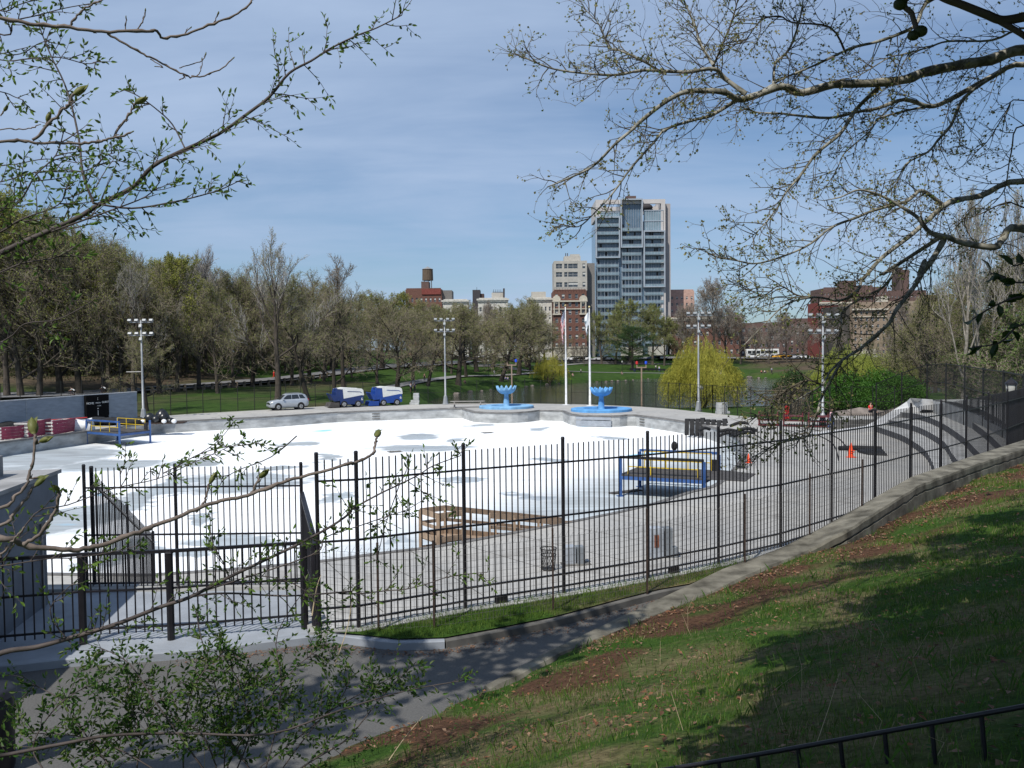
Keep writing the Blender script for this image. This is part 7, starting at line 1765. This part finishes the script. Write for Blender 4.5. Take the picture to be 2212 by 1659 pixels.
def leafy_tree(label, base, trunk, limbs, name='cherry_tree', sz=.034, seed=1):
    f = thing(name, label, 'tree', tuple(base)); rr = random.Random(seed); TWg = MB(); LFg = MB()
    b = MB(); b.tube(trunk, rads(len(trunk), .16, .06), 10); b.build('trunk', lb_, f, smooth=True)
    for (img, d0, d1, r0, r1, pre, nt_, Lmax, den) in limbs:
        pts = limb(img, d0, d1, [pre] if pre else None, 4, .05, rr); r0 = r1+(r0-r1)*.5; r1 *= .8; b = MB(); b.tube(pts, rads(len(pts), r0, r1, .9), 7); b.build('limb', lb_, f, smooth=True)
        t0 = .25 if pre else .03; nt_ = int(nt_*.95); den *= .8
        for k in range(nt_):
            t = t0+(1-t0)*(k+rr.random())/nt_; q, dd = at_(pts, min(t,.99)); side = rvec(rr); side = (side-dd*side.dot(dd)).normalized(); side.y *= .7
            leafy(TWg, LFg, q, dd*.8+side, rr.uniform(.35,1)*Lmax*(1.1-.5*t), .0035, rr, 0, sz, den)
        leafy(TWg, LFg, pts[-1], pts[-1]-pts[-3], Lmax*.3, .003, rr, 1, sz, den); TWg.build('twigs', lb_, f); TWg = MB()
    LFg.build('leaves', [leafA, leafB], f); return f
bx = Vector((-5.6,4.9,Hh(-5.6,4.9)))
leafy_tree('young tree with small green leaves whose long limb crosses the upper left sky', bx, [bx-V(0,0,.3), bx+V(.1,0,1.5), bx+V(0,0,3.5), bx+V(.1,.1,6)], [
 (cL([(0,1240),(100,1190),(250,1120),(370,1060),(480,1000),(640,910),(770,825),(900,740),(1060,650),(1220,550),(1320,460),(1430,370),(1530,300),(1630,245),(1750,175),(1850,135),(1980,90)]), 4.6, 5.2, .034, .004, (-5.5,4.9,6.6), 46, .42, .75),
 (cL([(455,1000),(420,860),(380,700),(340,540),(300,400),(250,270),(215,150)]), 4.7, 5.0, .011, .004, None, 22, .34, .8),
 (cL([(480,1005),(650,1025),(850,995),(1000,965),(1100,935),(1190,895)]), 4.75, 4.9, .009, .003, None, 16, .22, .8),
 (cL([(200,1150),(400,1100),(550,1040),(700,960),(790,900)]), 4.7, 4.6, .009, .003, None, 14, .22, .8),
 (cL([(900,720),(830,600),(760,530),(690,480),(620,450)]), 4.9, 4.9, .006, .003, None, 8, .16, .7),
 (cL([(0,1045),(100,990),(200,870),(270,760),(330,640)]), 4.4, 4.4, .012, .003, (-5.5,4.8,7.0), 16, .34, .9),
 (cL([(0,880),(200,855),(400,830),(500,760),(560,750)]), 4.9, 4.9, .007, .003, (-5.5,4.9,7.6), 16, .26, .9),
 (cL([(0,820),(100,815),(250,790),(380,800)]), 5.2, 5.2, .006, .003, (-5.5,5,7.8), 10, .26, .9),
 (cL([(0,295),(150,300),(300,290),(400,300),(490,310)]), 5, 5, .006, .003, (-5.5,5,9.6), 14, .24, .9),
 (cL([(0,265),(100,265),(200,230),(260,200)]), 5.2, 5, .006, .003, (-5.5,5,9.7), 10, .24, .9),
 (cL([(0,160),(90,120),(180,70),(300,30),(420,10)]), 5, 5, .009, .003, (-5.5,5,10), 14, .28, .8),
 (cL([(0,60),(80,20),(150,-20)]), 5, 5, .008, .003, (-5.5,5,10.4), 8, .28, 1),
 (cL([(0,455),(60,470),(130,500)]), 5, 5, .005, .003, (-5.5,5,9), 7, .18, 1),
 (cL([(0,1140),(120,1090),(260,1000),(330,930)]), 4.2, 4.3, .009, .003, (-5.4,4.8,6.7), 18, .34, 1.2),
 (cL([(0,1330),(120,1290),(260,1270),(350,1240)]), 4.2, 4.3, .009, .003, (-5.4,4.8,6.4), 10, .3, 1.0),
 ([(0,735),(60,700),(130,690),(190,650)], 4.3, 4.3, .007, .003, (-5.4,4.8,6.2), 7, .25, 1.0),
], sz=.034, seed=5)
bx = Vector((-5.2,6.4,Hh(-5.2,6.4)))
leafy_tree('leafy small tree with long thin limbs in front of low iron fence', bx, [bx-V(0,0,.3), bx+V(.1,0,1.2), bx+V(0,0,2.6), bx+V(-.1,.1,3.5)], [
 (c5([(0,1290),(200,1260),(400,1200),(600,1140),(800,1070),(1000,1000),(1200,930),(1400,830),(1600,730),(1800,640),(1950,560),(2100,480),(2212,400)])+c6([(200,620),(400,510),(550,440),(700,360),(800,300),(1000,230)]), 5.4, 6.4, .036, .004, (-5.15,6.3,4.3), 48, .34, .55),
 (c5([(1300,890),(1600,730),(1900,560)])[:1]+c6([(-100,960),(0,830),(250,750),(450,680),(600,620),(700,570)]), 6, 6.3, .008, .003, None, 14, .22, .6),
 (c5([(0,730),(300,690),(500,670),(700,650),(860,610)]), 5.2, 5.4, .008, .003, (-5.1,6.2,5.6), 14, .25, .6),
 (c5([(0,720),(230,400),(450,340),(700,250),(1000,180),(1200,90),(1450,-20)]), 5.2, 5.8, .008, .003, (-5.1,6.2,5.8), 24, .3, .55),
 (c5([(1200,930),(1350,905),(1500,910),(1700,925),(1900,915),(2212,905)])+c6([(100,1245),(250,1250),(450,1225),(600,1200),(750,1165),(900,1130),(1050,1100),(1200,1080)]), 6, 6.3, .013, .003, None, 26, .28, .6),
 (c5([(440,1230),(330,1000),(500,800),(700,600)]), 5.5, 5.6, .006, .003, None, 10, .25, .7),
 (c5([(1440,840),(1420,700),(1350,560),(1330,420)]), 5.9, 5.9, .006, .003, None, 10, .22, .6),
 (c5([(1560,790),(1720,800),(1880,870),(2000,960)]), 5.9, 5.9, .006, .003, None, 9, .2, .6),
 (c6([(550,440),(480,640),(420,820),(380,1000)]), 6.3, 6.3, .005, .003, None, 9, .2, .7),
 (c6([(620,420),(720,500),(800,520),(950,600)]), 6.3, 6.3, .004, .002, None, 6, .14, .8),
 (c5([(1880,-90),(1700,50),(1500,130),(1400,200)]), 6, 6, .006, .003, None, 8, .16, .6),
 (c1([(1300,1500),(1420,1440),(1600,1340),(1800,1290),(1950,1270),(2090,1250)]), 6, 6.1, .006, .003, None, 12, .16, .7),
 (c1([(1630,1330),(1760,1230),(1850,1100),(1870,1060)]), 6, 6.1, .004, .002, None, 6, .1, .8),
 (c1([(980,1508),(1000,1400),(1030,1250)]), 6, 6.1, .004, .002, None, 5, .1, .9),
], sz=.04, seed=6)
# magnolia with fat buds
bx = Vector((-3.6,3.0,Hh(-3.6,3.0))); MG = thing('magnolia_tree', 'knobbly magnolia branches with fat green buds at the left', 'tree', tuple(bx))
b = MB(); b.tube([bx-V(0,0,.3), bx+V(0,0,1.2), bx+V(-.1,0,2.6), bx+V(0,0,4.2), bx+V(-.1,0,6)], [.14,.11,.09,.07,.03], 10); b.build('trunk', mb_, MG, smooth=True)
def maglimb(img, d0, d1, r0, r1, pre=None, bud=0, knobs=1.0):
    r0 *= .52; r1 *= .62; pts = limb(img, d0, d1, [pre] if pre else None, 5); n = len(pts); rd = rads(n, r0, r1); rr = random.Random(int(img[0][0]*7+img[-1][1]))
    rd = [x*(1+(.35 if rr.random() < .22 else 0)*knobs) for x in rd]; pts = [p+rvec(rr)*.0035*knobs for p in pts]
    b = MB(); b.tube(pts, rd, 8)
    for k in range(int(5*knobs)):
        q, dd = at_(pts, rr.uniform(.1,.95)); s = rvec(rr); b.tube([q, q+s*r1*2.2, q+s*r1*2.2+dd*.012], [r1*.8, r1*.7, r1*.3], 5)
    b.build('branch', mb_, MG, smooth=True)
    if bud:
        d = (pts[-1]-pts[-3]).normalized(); B = MB(); L = bud*.82; rs = []; a, c = frame_of(d)
        for t, w_ in ((0,.10),(.12,.2),(.35,.27),(.6,.24),(.85,.12),(1,.02)): rs.append([pts[-1]+d*(L*t)+a*(w_*L*math.cos(j*math.pi/4))+c*(w_*.75*L*math.sin(j*math.pi/4)) for j in range(8)])
        B.rings(rs); leaf(B, pts[-1]+d*L*.3, d+a*.35, L*.8, L*.3, rr); leaf(B, pts[-1]+d*L*.2, d-a*.3, L*.7, L*.3, rr); B.build('bud', budm, MG, smooth=True)
mp_ = lambda z: (-3.6,3.0,z)
maglimb(cL([(0,85),(180,120),(350,135),(500,155),(700,155),(770,150),(800,185),(920,165),(1050,115),(1170,65),(1240,0),(1260,-20)]), 3.4, 3.8, .016, .005, mp_(8.9))
maglimb(cL([(530,165),(640,230),(720,275),(800,310),(900,365),(960,380),(1080,345),(1140,290)]), 3.6, 3.8, .009, .004, None, .018)
maglimb(cL([(880,335),(940,315),(990,300),(1010,275)]), 3.7, 3.7, .004, .003, None, .018, .5); maglimb(cL([(965,378),(985,350),(995,300)]), 3.8, 3.8, .004, .003, None, .018, .5)
maglimb(cL([(900,365),(905,380),(880,395)]), 3.7, 3.7, .004, .004, None, 0, .5); maglimb(cL([(740,290),(800,330),(770,325)]), 3.7, 3.7, .004, .003, None, .012, .5)
maglimb(cL([(340,130),(370,90),(400,50),(460,20),(520,-10)]), 3.5, 3.5, .008, .005); maglimb(cL([(670,150),(700,110),(715,60)]), 3.6, 3.6, .005, .004, None, .018, .5)
maglimb(cL([(615,150),(620,90)]), 3.6, 3.6, .004, .003, None, .014, .5); maglimb(cL([(1050,115),(1070,75)]), 3.7, 3.7, .004, .003, None, .02, .5); maglimb(cL([(910,165),(930,140)]), 3.7, 3.7, .004, .003, None, .015, .5)
maglimb(cL([(0,695),(120,695),(250,705),(400,705),(480,695),(550,680),(640,655)]), 2.9, 3.0, .010, .006, mp_(7.5), .015)
maglimb(cL([(550,680),(610,600),(650,540),(668,505)]), 3, 3, .008, .005, None, .06); maglimb(cL([(165,690),(230,620),(300,550),(345,500),(360,460)]), 2.9, 2.9, .009, .006, None, .07)
maglimb(cL([(225,625),(232,600)]), 2.9, 2.9, .005, .005, None, .045, .3); maglimb(cL([(0,635),(80,635),(150,630),(190,615)]), 2.9, 2.9, .004, .003, mp_(7.7), .01, .6); maglimb(cL([(0,570),(20,545)]), 2.9, 2.9, .004, .004, None, .03, .3)
maglimb(c5([(0,560),(150,600),(350,625),(500,630),(650,595),(850,530),(1000,470),(1200,390),(1400,320),(1560,290),(1750,215),(1900,170),(2212,85)])+c6([(150,290),(270,260),(340,215),(360,200),(370,140),(385,90)]), 3.0, 3.9, .021, .007, mp_(6.2), .075)
maglimb(c5([(1240,390),(1290,330),(1310,280),(1320,210)]), 3.5, 3.5, .009, .006, None, .062); maglimb(c5([(1580,280),(1620,220),(1640,170)]), 3.6, 3.6, .009, .007, None, .075)
maglimb(c5([(1245,390),(1300,345)]), 3.5, 3.5, .007, .005, None, 0, .4); maglimb(c5([(150,600),(250,530),(330,420),(370,300),(375,250)]), 3.0, 3.0, .013, .006, None, .045)
maglimb(c5([(0,360),(100,290),(160,230),(190,150),(210,60),(225,-60)])+c1([(290,1250),(280,1180)]), 2.8, 2.9, .010, .006, mp_(6.6), .075); maglimb(c5([(0,470),(90,390),(160,310),(215,230)]), 2.8, 2.85, .012, .007, mp_(6.5), .06)
maglimb(c5([(190,180),(240,175)]), 2.9, 2.9, .006, .005, None, .04, .3); maglimb(c1([(290,1250),(320,1240)]), 2.9, 2.9, .006, .006, None, .06, .2); maglimb(c5([(0,670),(60,600),(110,540),(160,480)]), 2.9, 2.9, .008, .005, None, 0)
# dark twig with knobs at top right, close to the camera
DT = thing('magnolia_tree', 'close dark branch with round knobs at the top right corner', 'tree', (3.2,2.2,Hh(3.2,2.2)))
WLOC[DT.name] = Vector(DT.location); q0 = Vector(DT.location)
b = MB(); b.tube([q0-V(0,0,.3), q0+V(0,0,1.5), q0+V(-.1,0,3), (2.9,2.4,9.4)], [.12,.1,.07,.03], 10); b.build('trunk', lb_, DT, smooth=True)
for img, d, r0, r1, pre in ((cR([(2260,60),(2212,72),(2120,85),(2050,60),(1950,20),(1870,-10),(1800,-60)]), 2.6, .017, .010, (2.9,2.4,8.6)), (cR([(1730,-20),(1740,60),(1755,110),(1760,130)]), 2.5, .009, .007, (2.9,2.4,9.2)), (cR([(2060,60),(2120,95),(2212,150),(2260,190)]), 2.6, .010, .008, None)):
    pts = limb(img, d, d, [pre] if pre else None, 5); b = MB(); b.tube(pts, rads(len(pts), r0, r1), 8); b.build('branch', lb_, DT, smooth=True)
for x, y, s in ((1690,18,.016),(1745,150,.014),(1775,132,.016)):
    px = cR([(x,y)])[0]; b = MB(); b.ball(A(px[0],px[1],2.5), s*1.25, s, s, 10, 7); b.build('bud', leafmat('dark_knob', (.03,.04,.015), (.06,.07,.03), 20, .1), DT, smooth=True)
# dark leaved twig at the right edge
EV = MB(); EL = MB(); rr = random.Random(12); f = thing('laurel_tree', 'dark broad-leaved evergreen sprig at the right edge', 'tree', (4.6,4.0,Hh(4.6,4.0)))
q0 = Vector(f.location); b = MB(); b.tube([q0-V(0,0,.2), q0+V(0,0,1.2), (4.3,4.5,7.6), (4.0,4.6,8.2)], [.08,.06,.03,.012], 8); b.build('trunk', lb_, f, smooth=True)
for img in ([(2330,640),(2212,640),(2150,660),(2100,690)], [(2330,580),(2212,610),(2170,600),(2140,590)], [(2330,720),(2212,700),(2160,740),(2100,750)], [(2330,560),(2250,560),(2190,575)]):
    pts = limb(img, 4.6, 4.8, [(4.2,4.55,7.7)], 4); EV = MB(); EV.tube(pts, rads(len(pts), .009, .004), 5); EV.build('twig', lb_, f)
    for k in range(16):
        q, dd = at_(pts, .3+.7*(k+rr.random())/16); s = rvec(rr); leaf(EL, q, dd*.4+s, rr.uniform(.06,.105), .04, rr)
EL.build('leaves', leafmat('dark_laurel_leaves', (.012,.03,.006), (.03,.06,.012), 3, .15, .35), f)
# ------------------------------ shrub at the bottom left
rr = random.Random(9); f = thing('shrub', 'green leafy shrub with arching stems at the bottom left of the path', 'shrub', (-2.6,6.6,Hh(-2.6,6.6))); SW = MB(); SL = MB(); ST = MB()
stems = [([(0,800),(300,740),(500,700),(800,710),(1200,690),(1500,600),(1800,520),(2100,450)], 5.6, 6.6, .013), ([(1330,854),(1400,800),(1520,740),(1600,650),(1700,530),(1840,390)], 6.4, 6.8, .008), ([(1100,854),(1000,700),(960,500),(900,300),(860,150)], 6.6, 7, .007), ([(1180,854),(1230,650),(1250,450),(1230,250),(1400,0)], 6.6, 7, .006),
 ([(900,854),(700,560),(560,400),(430,330)], 6.2, 6.4, .007), ([(1000,854),(1150,600),(1300,420),(1450,300)], 6.6, 6.9, .007), ([(800,854),(820,600),(900,430),(1000,330)], 6.4, 6.7, .006), ([(500,854),(380,700),(300,560),(150,480)], 6, 6.2, .006), ([(200,854),(150,760),(200,640),(330,520),(450,470)], 5.8, 6, .006),
 ([(1250,854),(1420,640),(1600,520),(1750,450)], 6.7, 6.9, .006), ([(700,854),(500,760),(300,720),(100,700)], 6, 6, .006), ([(1050,854),(1100,700),(1080,520),(1120,400)], 6.7, 6.9, .007), ([(600,854),(620,700),(560,560),(600,450)], 6.2, 6.4, .006), ([(950,854),(900,700),(780,640),(600,600)], 6.4, 6.4, .006), ([(1150,854),(1350,700),(1500,560),(1560,420)], 6.7, 6.9, .006), ([(1000,854),(1010,650),(1060,500),(1010,380)], 6.6, 6.8, .006),([(350,854),(560,700),(700,560),(800,480)], 6.2, 6.4, .006)]
for i, (img, d0, d1, r0) in enumerate(stems):
    ps = c3(img); pts = limb(ps, d0, d1, None, 4, .05, rr)
    gq = pts[0].copy(); gq.z = Hh(gq.x, gq.y)-.05
    if i: pts = [gq]+pts
    ST.tube(pts, rads(len(pts), r0, .003), 6)
    for k in range(24 if i < 2 else (38 if 450 < img[-1][0] < 1500 else 28)):
        t = rr.uniform(.15,1); q, dd = at_(pts, min(t,.99)); side = rvec(rr); side = (side-dd*side.dot(dd)).normalized(); leafy(SW, SL, q, dd*.6+side, rr.uniform(.08,.32), .0026, rr, 0 if rr.random() < .6 else 1, .047, 1.0)
ST.build('stems', lb_, f, smooth=True); SW.build('twigs', lb_, f); SL.build('leaves', [leafmat('shrub_leaf', (.03,.085,.01), (.07,.15,.025), 5, .4, .5), leafA], f)
# dry stalks
dry = M('dry_stalk', (.42,.34,.22), .9, .2, 6); B = MB()
for img in (c3([(1380,180),(1400,60),(1420,0)]), c3([(1480,400),(1540,220),(1560,60)]), c3([(1720,820),(1790,720),(1870,625)]), c3([(1340,854),(1420,790),(1520,740),(1600,650)]), c3([(870,480),(900,640),(905,854)])):
    pts = limb(img, 6.6, 6.8, None, 4); gq = pts[0].copy(); B.tube(pts, rads(len(pts), .005, .002), 4)
for x, y, d in ((1720,2790/1.852-80,4.6),):
    pass
rr = random.Random(3)
for k in range(20):
    x, y = rr.uniform(1200,2150), rr.uniform(1350,1650); 
    rY = ray(x, y); 
    for Yd in np.linspace(3.2,24,200):
        q = CAM+rY*(Yd/rY.y)
        if q.z < Hh(q.x, q.y): break
    h = rr.uniform(.12,.5); B.tube([q-V(0,0,.03), q+V(rr.uniform(-.1,.1),0,h*.6), q+V(rr.uniform(-.25,.25),rr.uniform(-.1,.1),h)], [.0022,.0018,.001], 3, False)
o = B.build('dry_stalks', dry); tag(o, 'thin pale dry stalks standing in the hillside grass and shrub', 'dry stalks'); o['kind'] = 'stuff'
# ============================================================ grass, litter on the hillside
def hill_samples(n, seed, region, power=1.0):
    rr = np.random.default_rng(seed); x0,x1,y0,y1 = region; X = rr.uniform(x0,x1,n*2); Yv = y0+(y1-y0)*rr.random(n*2)**power
    ok = (sdist(hill_side_poly, X, Yv) < -.04) & (np.abs(X) < .62*Yv+1.2); X, Yv = X[ok][:n], Yv[ok][:n]
    return X, Yv
def zfast(X, Yv):
    ix = np.clip((X+12)/.2, 0, len(gx)-2); iy = np.clip((Yv+8)/.2, 0, len(gy)-2); i = ix.astype(int); j = iy.astype(int); u_, v_ = ix-i, iy-j; Z = vs[:,2].reshape(len(gy), len(gx))
    return Z[j,i]*(1-u_)*(1-v_)+Z[j,i+1]*u_*(1-v_)+Z[j+1,i]*(1-u_)*v_+Z[j+1,i+1]*u_*v_
def blades(name, label, n, seed, region, power, hr, wr, mats, patch=(.9,.45), lean=.5, sel=None):
    X, Yv = hill_samples(n, seed, region, power); rr = np.random.default_rng(seed+1)
    m_ = np.array([noise.noise((x*patch[0], y*patch[0], 7)) for x, y in zip(X, Yv)]); sd_ = -sdist(hill_side_poly, X, Yv)
    dirt = np.clip(1.25-np.abs(sd_-.8)/(.75+.055*np.clip(Yv,0,25)), 0, 1)*.6*np.clip(.8+2.2*np.array([noise.noise((x*.8, y*.8, 11)) for x, y in zip(X, Yv)]), .1, 1.3)
    keep = rr.random(len(X)) < np.clip(.62+m_*1.3-dirt, .06, 1); X, Yv, m_ = X[keep], Yv[keep], m_[keep]; Z = zfast(X, Yv); k = len(X)
    h = rr.uniform(hr[0], hr[1], k)*(1+.7*m_)*(1+.035*np.clip(Yv-6,0,20)); w_ = rr.uniform(wr[0], wr[1], k)*(1+.11*np.clip(Yv-5,0,20)); a = rr.uniform(0, 6.283, k); l = rr.uniform(0, lean, k)*h; la_ = rr.uniform(0, 6.283, k)
    P0 = np.stack([X-np.cos(a)*w_, Yv-np.sin(a)*w_, Z-.01], 1); P1 = np.stack([X+np.cos(a)*w_, Yv+np.sin(a)*w_, Z-.01], 1)
    P2 = np.stack([X+np.cos(la_)*l*.4+np.cos(a)*w_*.7, Yv+np.sin(la_)*l*.4+np.sin(a)*w_*.7, Z+h*.55], 1); P3 = np.stack([X+np.cos(la_)*l, Yv+np.sin(la_)*l, Z+h], 1)
    vv = np.stack([P0,P1,P2,P3], 1).reshape(-1,3); ff = (np.arange(k)[:,None]*4+np.array([0,1,2,3])[None]); me = bpy.data.meshes.new(name); me.from_pydata(vv.tolist(), [], ff.tolist())
    for q in mats: me.materials.append(q)
    me.polygons.foreach_set('material_index', (rr.random(k) < .22).astype(np.int32) if len(mats) > 1 else np.zeros(k, np.int32))
    o = bpy.data.objects.new(name, me); COL.objects.link(o); tag(o, label, name.replace('_',' ')); o['kind'] = 'stuff'; return o
gA = leafmat('grass_blade', (.06,.115,.015), (.14,.22,.035), 2.5, .35); gB = leafmat('straw_blade', (.16,.14,.07), (.32,.28,.15), 3, .2)
blades('grass', 'patchy green spring grass covering the near hillside', 230000, 3, (-3,20,3.4,26), 1.3, (.015,.05), (.0014,.0028), [gA, gB])
# tufts of longer grass
blades('grass_tufts', 'longer bright grass tufts scattered over the near hillside', 16000, 9, (-3,18,3.6,20), 1.2, (.05,.11), (.002,.0035), [leafmat('tuft_blade', (.045,.11,.015), (.10,.19,.035), 2, .35)], patch=(2.6,.4), lean=.8)
def litter(name, label, n, seed, region, power, sz, mats, near_wall=True, curl=.35):
    X, Yv = hill_samples(n*3, seed, region, power); rr = np.random.default_rng(seed+5); sd_ = -sdist(hill_side_poly, X, Yv); pr_ = .30+1.0*np.exp(-((sd_-.5)/.6)**2)*np.clip((Yv-11)/4,.15,1)*1.2 if near_wall else np.full(len(X), .4)
    m_ = np.array([noise.noise((x*1.1, y*1.1, 17)) for x, y in zip(X, Yv)]); keep = rr.random(len(X)) < pr_*np.clip(.5+m_*1.6,.05,1.3); X, Yv = X[keep][:n], Yv[keep][:n]; Z = zfast(X, Yv)
    B = MB(); rp_ = random.Random(seed)
    for x, y, z in zip(X, Yv, Z):
        s = sz*rp_.uniform(.5,1.2)*(1+.03*max(0,y-8)); a = rp_.uniform(0,6.28); u_ = V(math.cos(a),math.sin(a),rp_.uniform(-.3,.4))*s; v_ = V(-math.sin(a),math.cos(a),rp_.uniform(-.3,.4))*s*.6; c = V(x,y,z+.012+rp_.random()*.025); B.mat(rp_.randrange(len(mats)))
        B.add([c-u_, c-v_+V(0,0,s*curl), c+u_, c+v_+V(0,0,s*curl*rp_.random()), c], [(0,1,4),(1,2,4),(2,3,4),(3,0,4)])
    o = B.build(name, mats, origin=(0,0,0)); tag(o, label, name.replace('_',' ')); o['kind'] = 'stuff'; return o
lit = [leafmat('dead_leaf_a', (.13,.055,.028), (.26,.12,.06), 8, .15), leafmat('dead_leaf_b', (.17,.10,.06), (.30,.19,.12), 8, .15), leafmat('dead_leaf_c', (.06,.03,.02), (.11,.06,.035), 8, .1)]
litter('fallen_leaves', 'brown dead leaves drifted against the parapet and over the hillside', 17000, 21, (-3,20,3.4,26), 1.1, .026, lit)
wdm = [leafmat('clover_leaf', (.025,.075,.01), (.06,.13,.02), 4, .3)]
litter('clover', 'small round-leaved weeds in clumps on the near hillside', 5000, 41, (-3,9,3.4,12), 1.0, .016, wdm, False, .1)
# litter on the kerb gutter
B = MB(); rp_ = random.Random(5)
kk = resample(kerb, 60)
for k in range(1500):
    q = kk[rp_.randrange(18,58)]+V(rp_.uniform(-.3,.3), -.18-abs(rp_.gauss(0,.10)), 0); q.z = PATH_Z+.012; s = rp_.uniform(.008,.022); a = rp_.uniform(0,6.28); u_ = V(math.cos(a),math.sin(a),.2)*s; v_ = V(-math.sin(a),math.cos(a),.3)*s*.5; B.mat(rp_.randrange(3)); B.add([q-u_,q-v_,q+u_,q+v_], [(0,1,2,3)])
o = B.build('gutter_litter', lit, origin=(0,0,0)); tag(o, 'brown leaf litter lying along the foot of the kerb', 'leaf litter'); o['kind'] = 'stuff'
# grass on the strip by the fence
sp_ = [(p.x,p.y) for p in strip]; rg = np.random.default_rng(4); X = rg.uniform(-3,5,60000); Yv = rg.uniform(11,18,60000); ok = sdist([V(a,c,0) for a,c in sp_], X, Yv) < -.03; X, Yv = X[ok], Yv[ok]; B = MB(); rp_ = random.Random(2)
for x, y in zip(X[:22000], Yv[:22000]):
    h = rp_.uniform(.03,.1); w_ = .006; a = rp_.uniform(0,6.28); c, s = math.cos(a)*w_, math.sin(a)*w_; B.add([(x-c,y-s,3.13),(x+c,y+s,3.13),(x+rp_.uniform(-.03,.03),y+rp_.uniform(-.03,.03),3.14+h)], [(0,1,2)])
o = B.build('strip_grass', gA, origin=(0,0,0)); tag(o, 'green grass strip between the kerb and the tall iron fence', 'grass'); o['kind'] = 'stuff'
# ============================================================ trees behind the camera whose crowns shade the slope
def shade_tree(base, clumps, label, lm, seed):
    r = random.Random(seed); f = thing('evergreen_tree', label, 'tree', tuple(base)); T = MB(); C = MB(); top = max(c[2] for c in clumps)
    T.tube([base-V(0,0,.3), base+V(0,0,2), V(base.x,base.y,top)], [.3,.25,.08], 8)
    for (x, y, z, R_, n) in clumps:
        if y < 2.5: T.tube([V(base.x,base.y,z-1), V(x,y,z)], [.07,.02], 4)
        for k in range(n):
            s = V(x,y,z)+V(r.gauss(0,1),r.gauss(0,1),r.gauss(0,.6))*R_*.5
            l_ = rotm.transposed() @ (s-CAM)
            if l_.z < 0 and abs(l_.x/l_.z) < .66 and abs(l_.y/l_.z) < .52: continue
            a_ = rvec(r)*.16; b_ = rvec(r)*.11; C.add([s-a_, s-b_, s+a_, s+b_], [(0,1,2,3)])
    T.build('trunk', bark_d, f, smooth=True); C.build('crown', lm, f); return f
SHD = Vector((SUN_DIR.x, SUN_DIR.y, 0))/math.tan(SUN_EL)      # horizontal run towards the sun per metre of height
def occl(gx_, gy_, h): 
    "crown position shading ground point from h metres above it"
    z = Hh(gx_, gy_); q = V(gx_,gy_,z)+SHD*h+V(0,0,h); return q
cl = []
for (x, y, h, R_, n) in ((3.8,5.0,5,.9,900),(4.2,6.3,5.2,1.2,1300),(3.2,6.4,5.5,.8,700),(5.3,7.6,5.5,1.3,1300),(6.4,9.2,6,1.3,1300),(5.6,10.2,6.2,.9,700),(8,11,6.6,1.5,1300),(7.6,13.4,7.5,1.0,500),(10,14,7.5,1.6,1100),(12,17,9,1.8,900),(4.6,4.0,4,1.8,1800),(7,6.5,5,2.2,2400),(9.5,9,6,2.2,2200),(3.4,4.2,3.5,1.2,1200),(8.2,7.6,5.5,2,1800),(11.5,11.5,7,2,1600)):
    q = occl(x, y, h); cl.append((q.x, q.y, q.z, R_, n))
def hit(x, y):
    rY = ray(x, y)
    for Yd in np.linspace(3.0, 26, 400):
        q = CAM+rY*(Yd/rY.y)
        if q.z < Hh(q.x, q.y): return q
    return q
for (x, y, h, R_, n) in ((1760,1400,6,.55,520),(1870,1380,6,.8,900),(1990,1370,6,.9,1000),(2110,1360,6,1.0,1100),(2212,1350,6,1.0,1100),(1850,1450,5.5,.7,800),(1960,1470,5.5,.8,1000),(2090,1470,5.5,.9,1100),(2212,1460,5.5,.9,1100),(1800,1570,5,.55,700),(1900,1590,5,.6,800),(2010,1590,5,.6,900),(2130,1590,5,.7,900),(2212,1600,5,.7,900),(1720,1640,4.6,.45,420),(1950,1300,6.5,.5,420),(2080,1270,7,.8,700),(2212,1240,7,.9,800),(2060,1165,8,.6,350),(2180,1120,8.5,.8,450),(1900,1215,8,.5,250)):
    g = hit(x, y); q = occl(g.x, g.y, h); cl.append((q.x, q.y, q.z, R_, n))
shade_tree(V(2.0,-1.5,Hh(2,-1.5)), cl, 'dense evergreen behind the viewer casting the deep shade on the slope', leaf_p, 6)
cl = []
for (x, y, h, R_, n) in ((-2.5,10.5,8,1.0,260),(-.8,11.5,8.5,.8,240),(.4,12.4,8.5,.8,220),(-3.2,8.8,7,1.0,220),(-1.6,12.3,9,.5,120),(1.5,13.4,9,.6,130)):
    q = occl(x, y, h); cl.append((q.x, q.y, q.z, R_, n))
shade_tree(V(-6.5,1.5,Hh(-6.5,1.5)), cl, 'tree behind the viewer at left dappling the asphalt path with shade', leaf_p, 7)
# finish: give every collection object a sane rotation mode
for o in COL.objects:
    if o.type == 'MESH' and 'category' not in o and o.parent is None and 'kind' not in o: print('UNTAGGED', o.name)
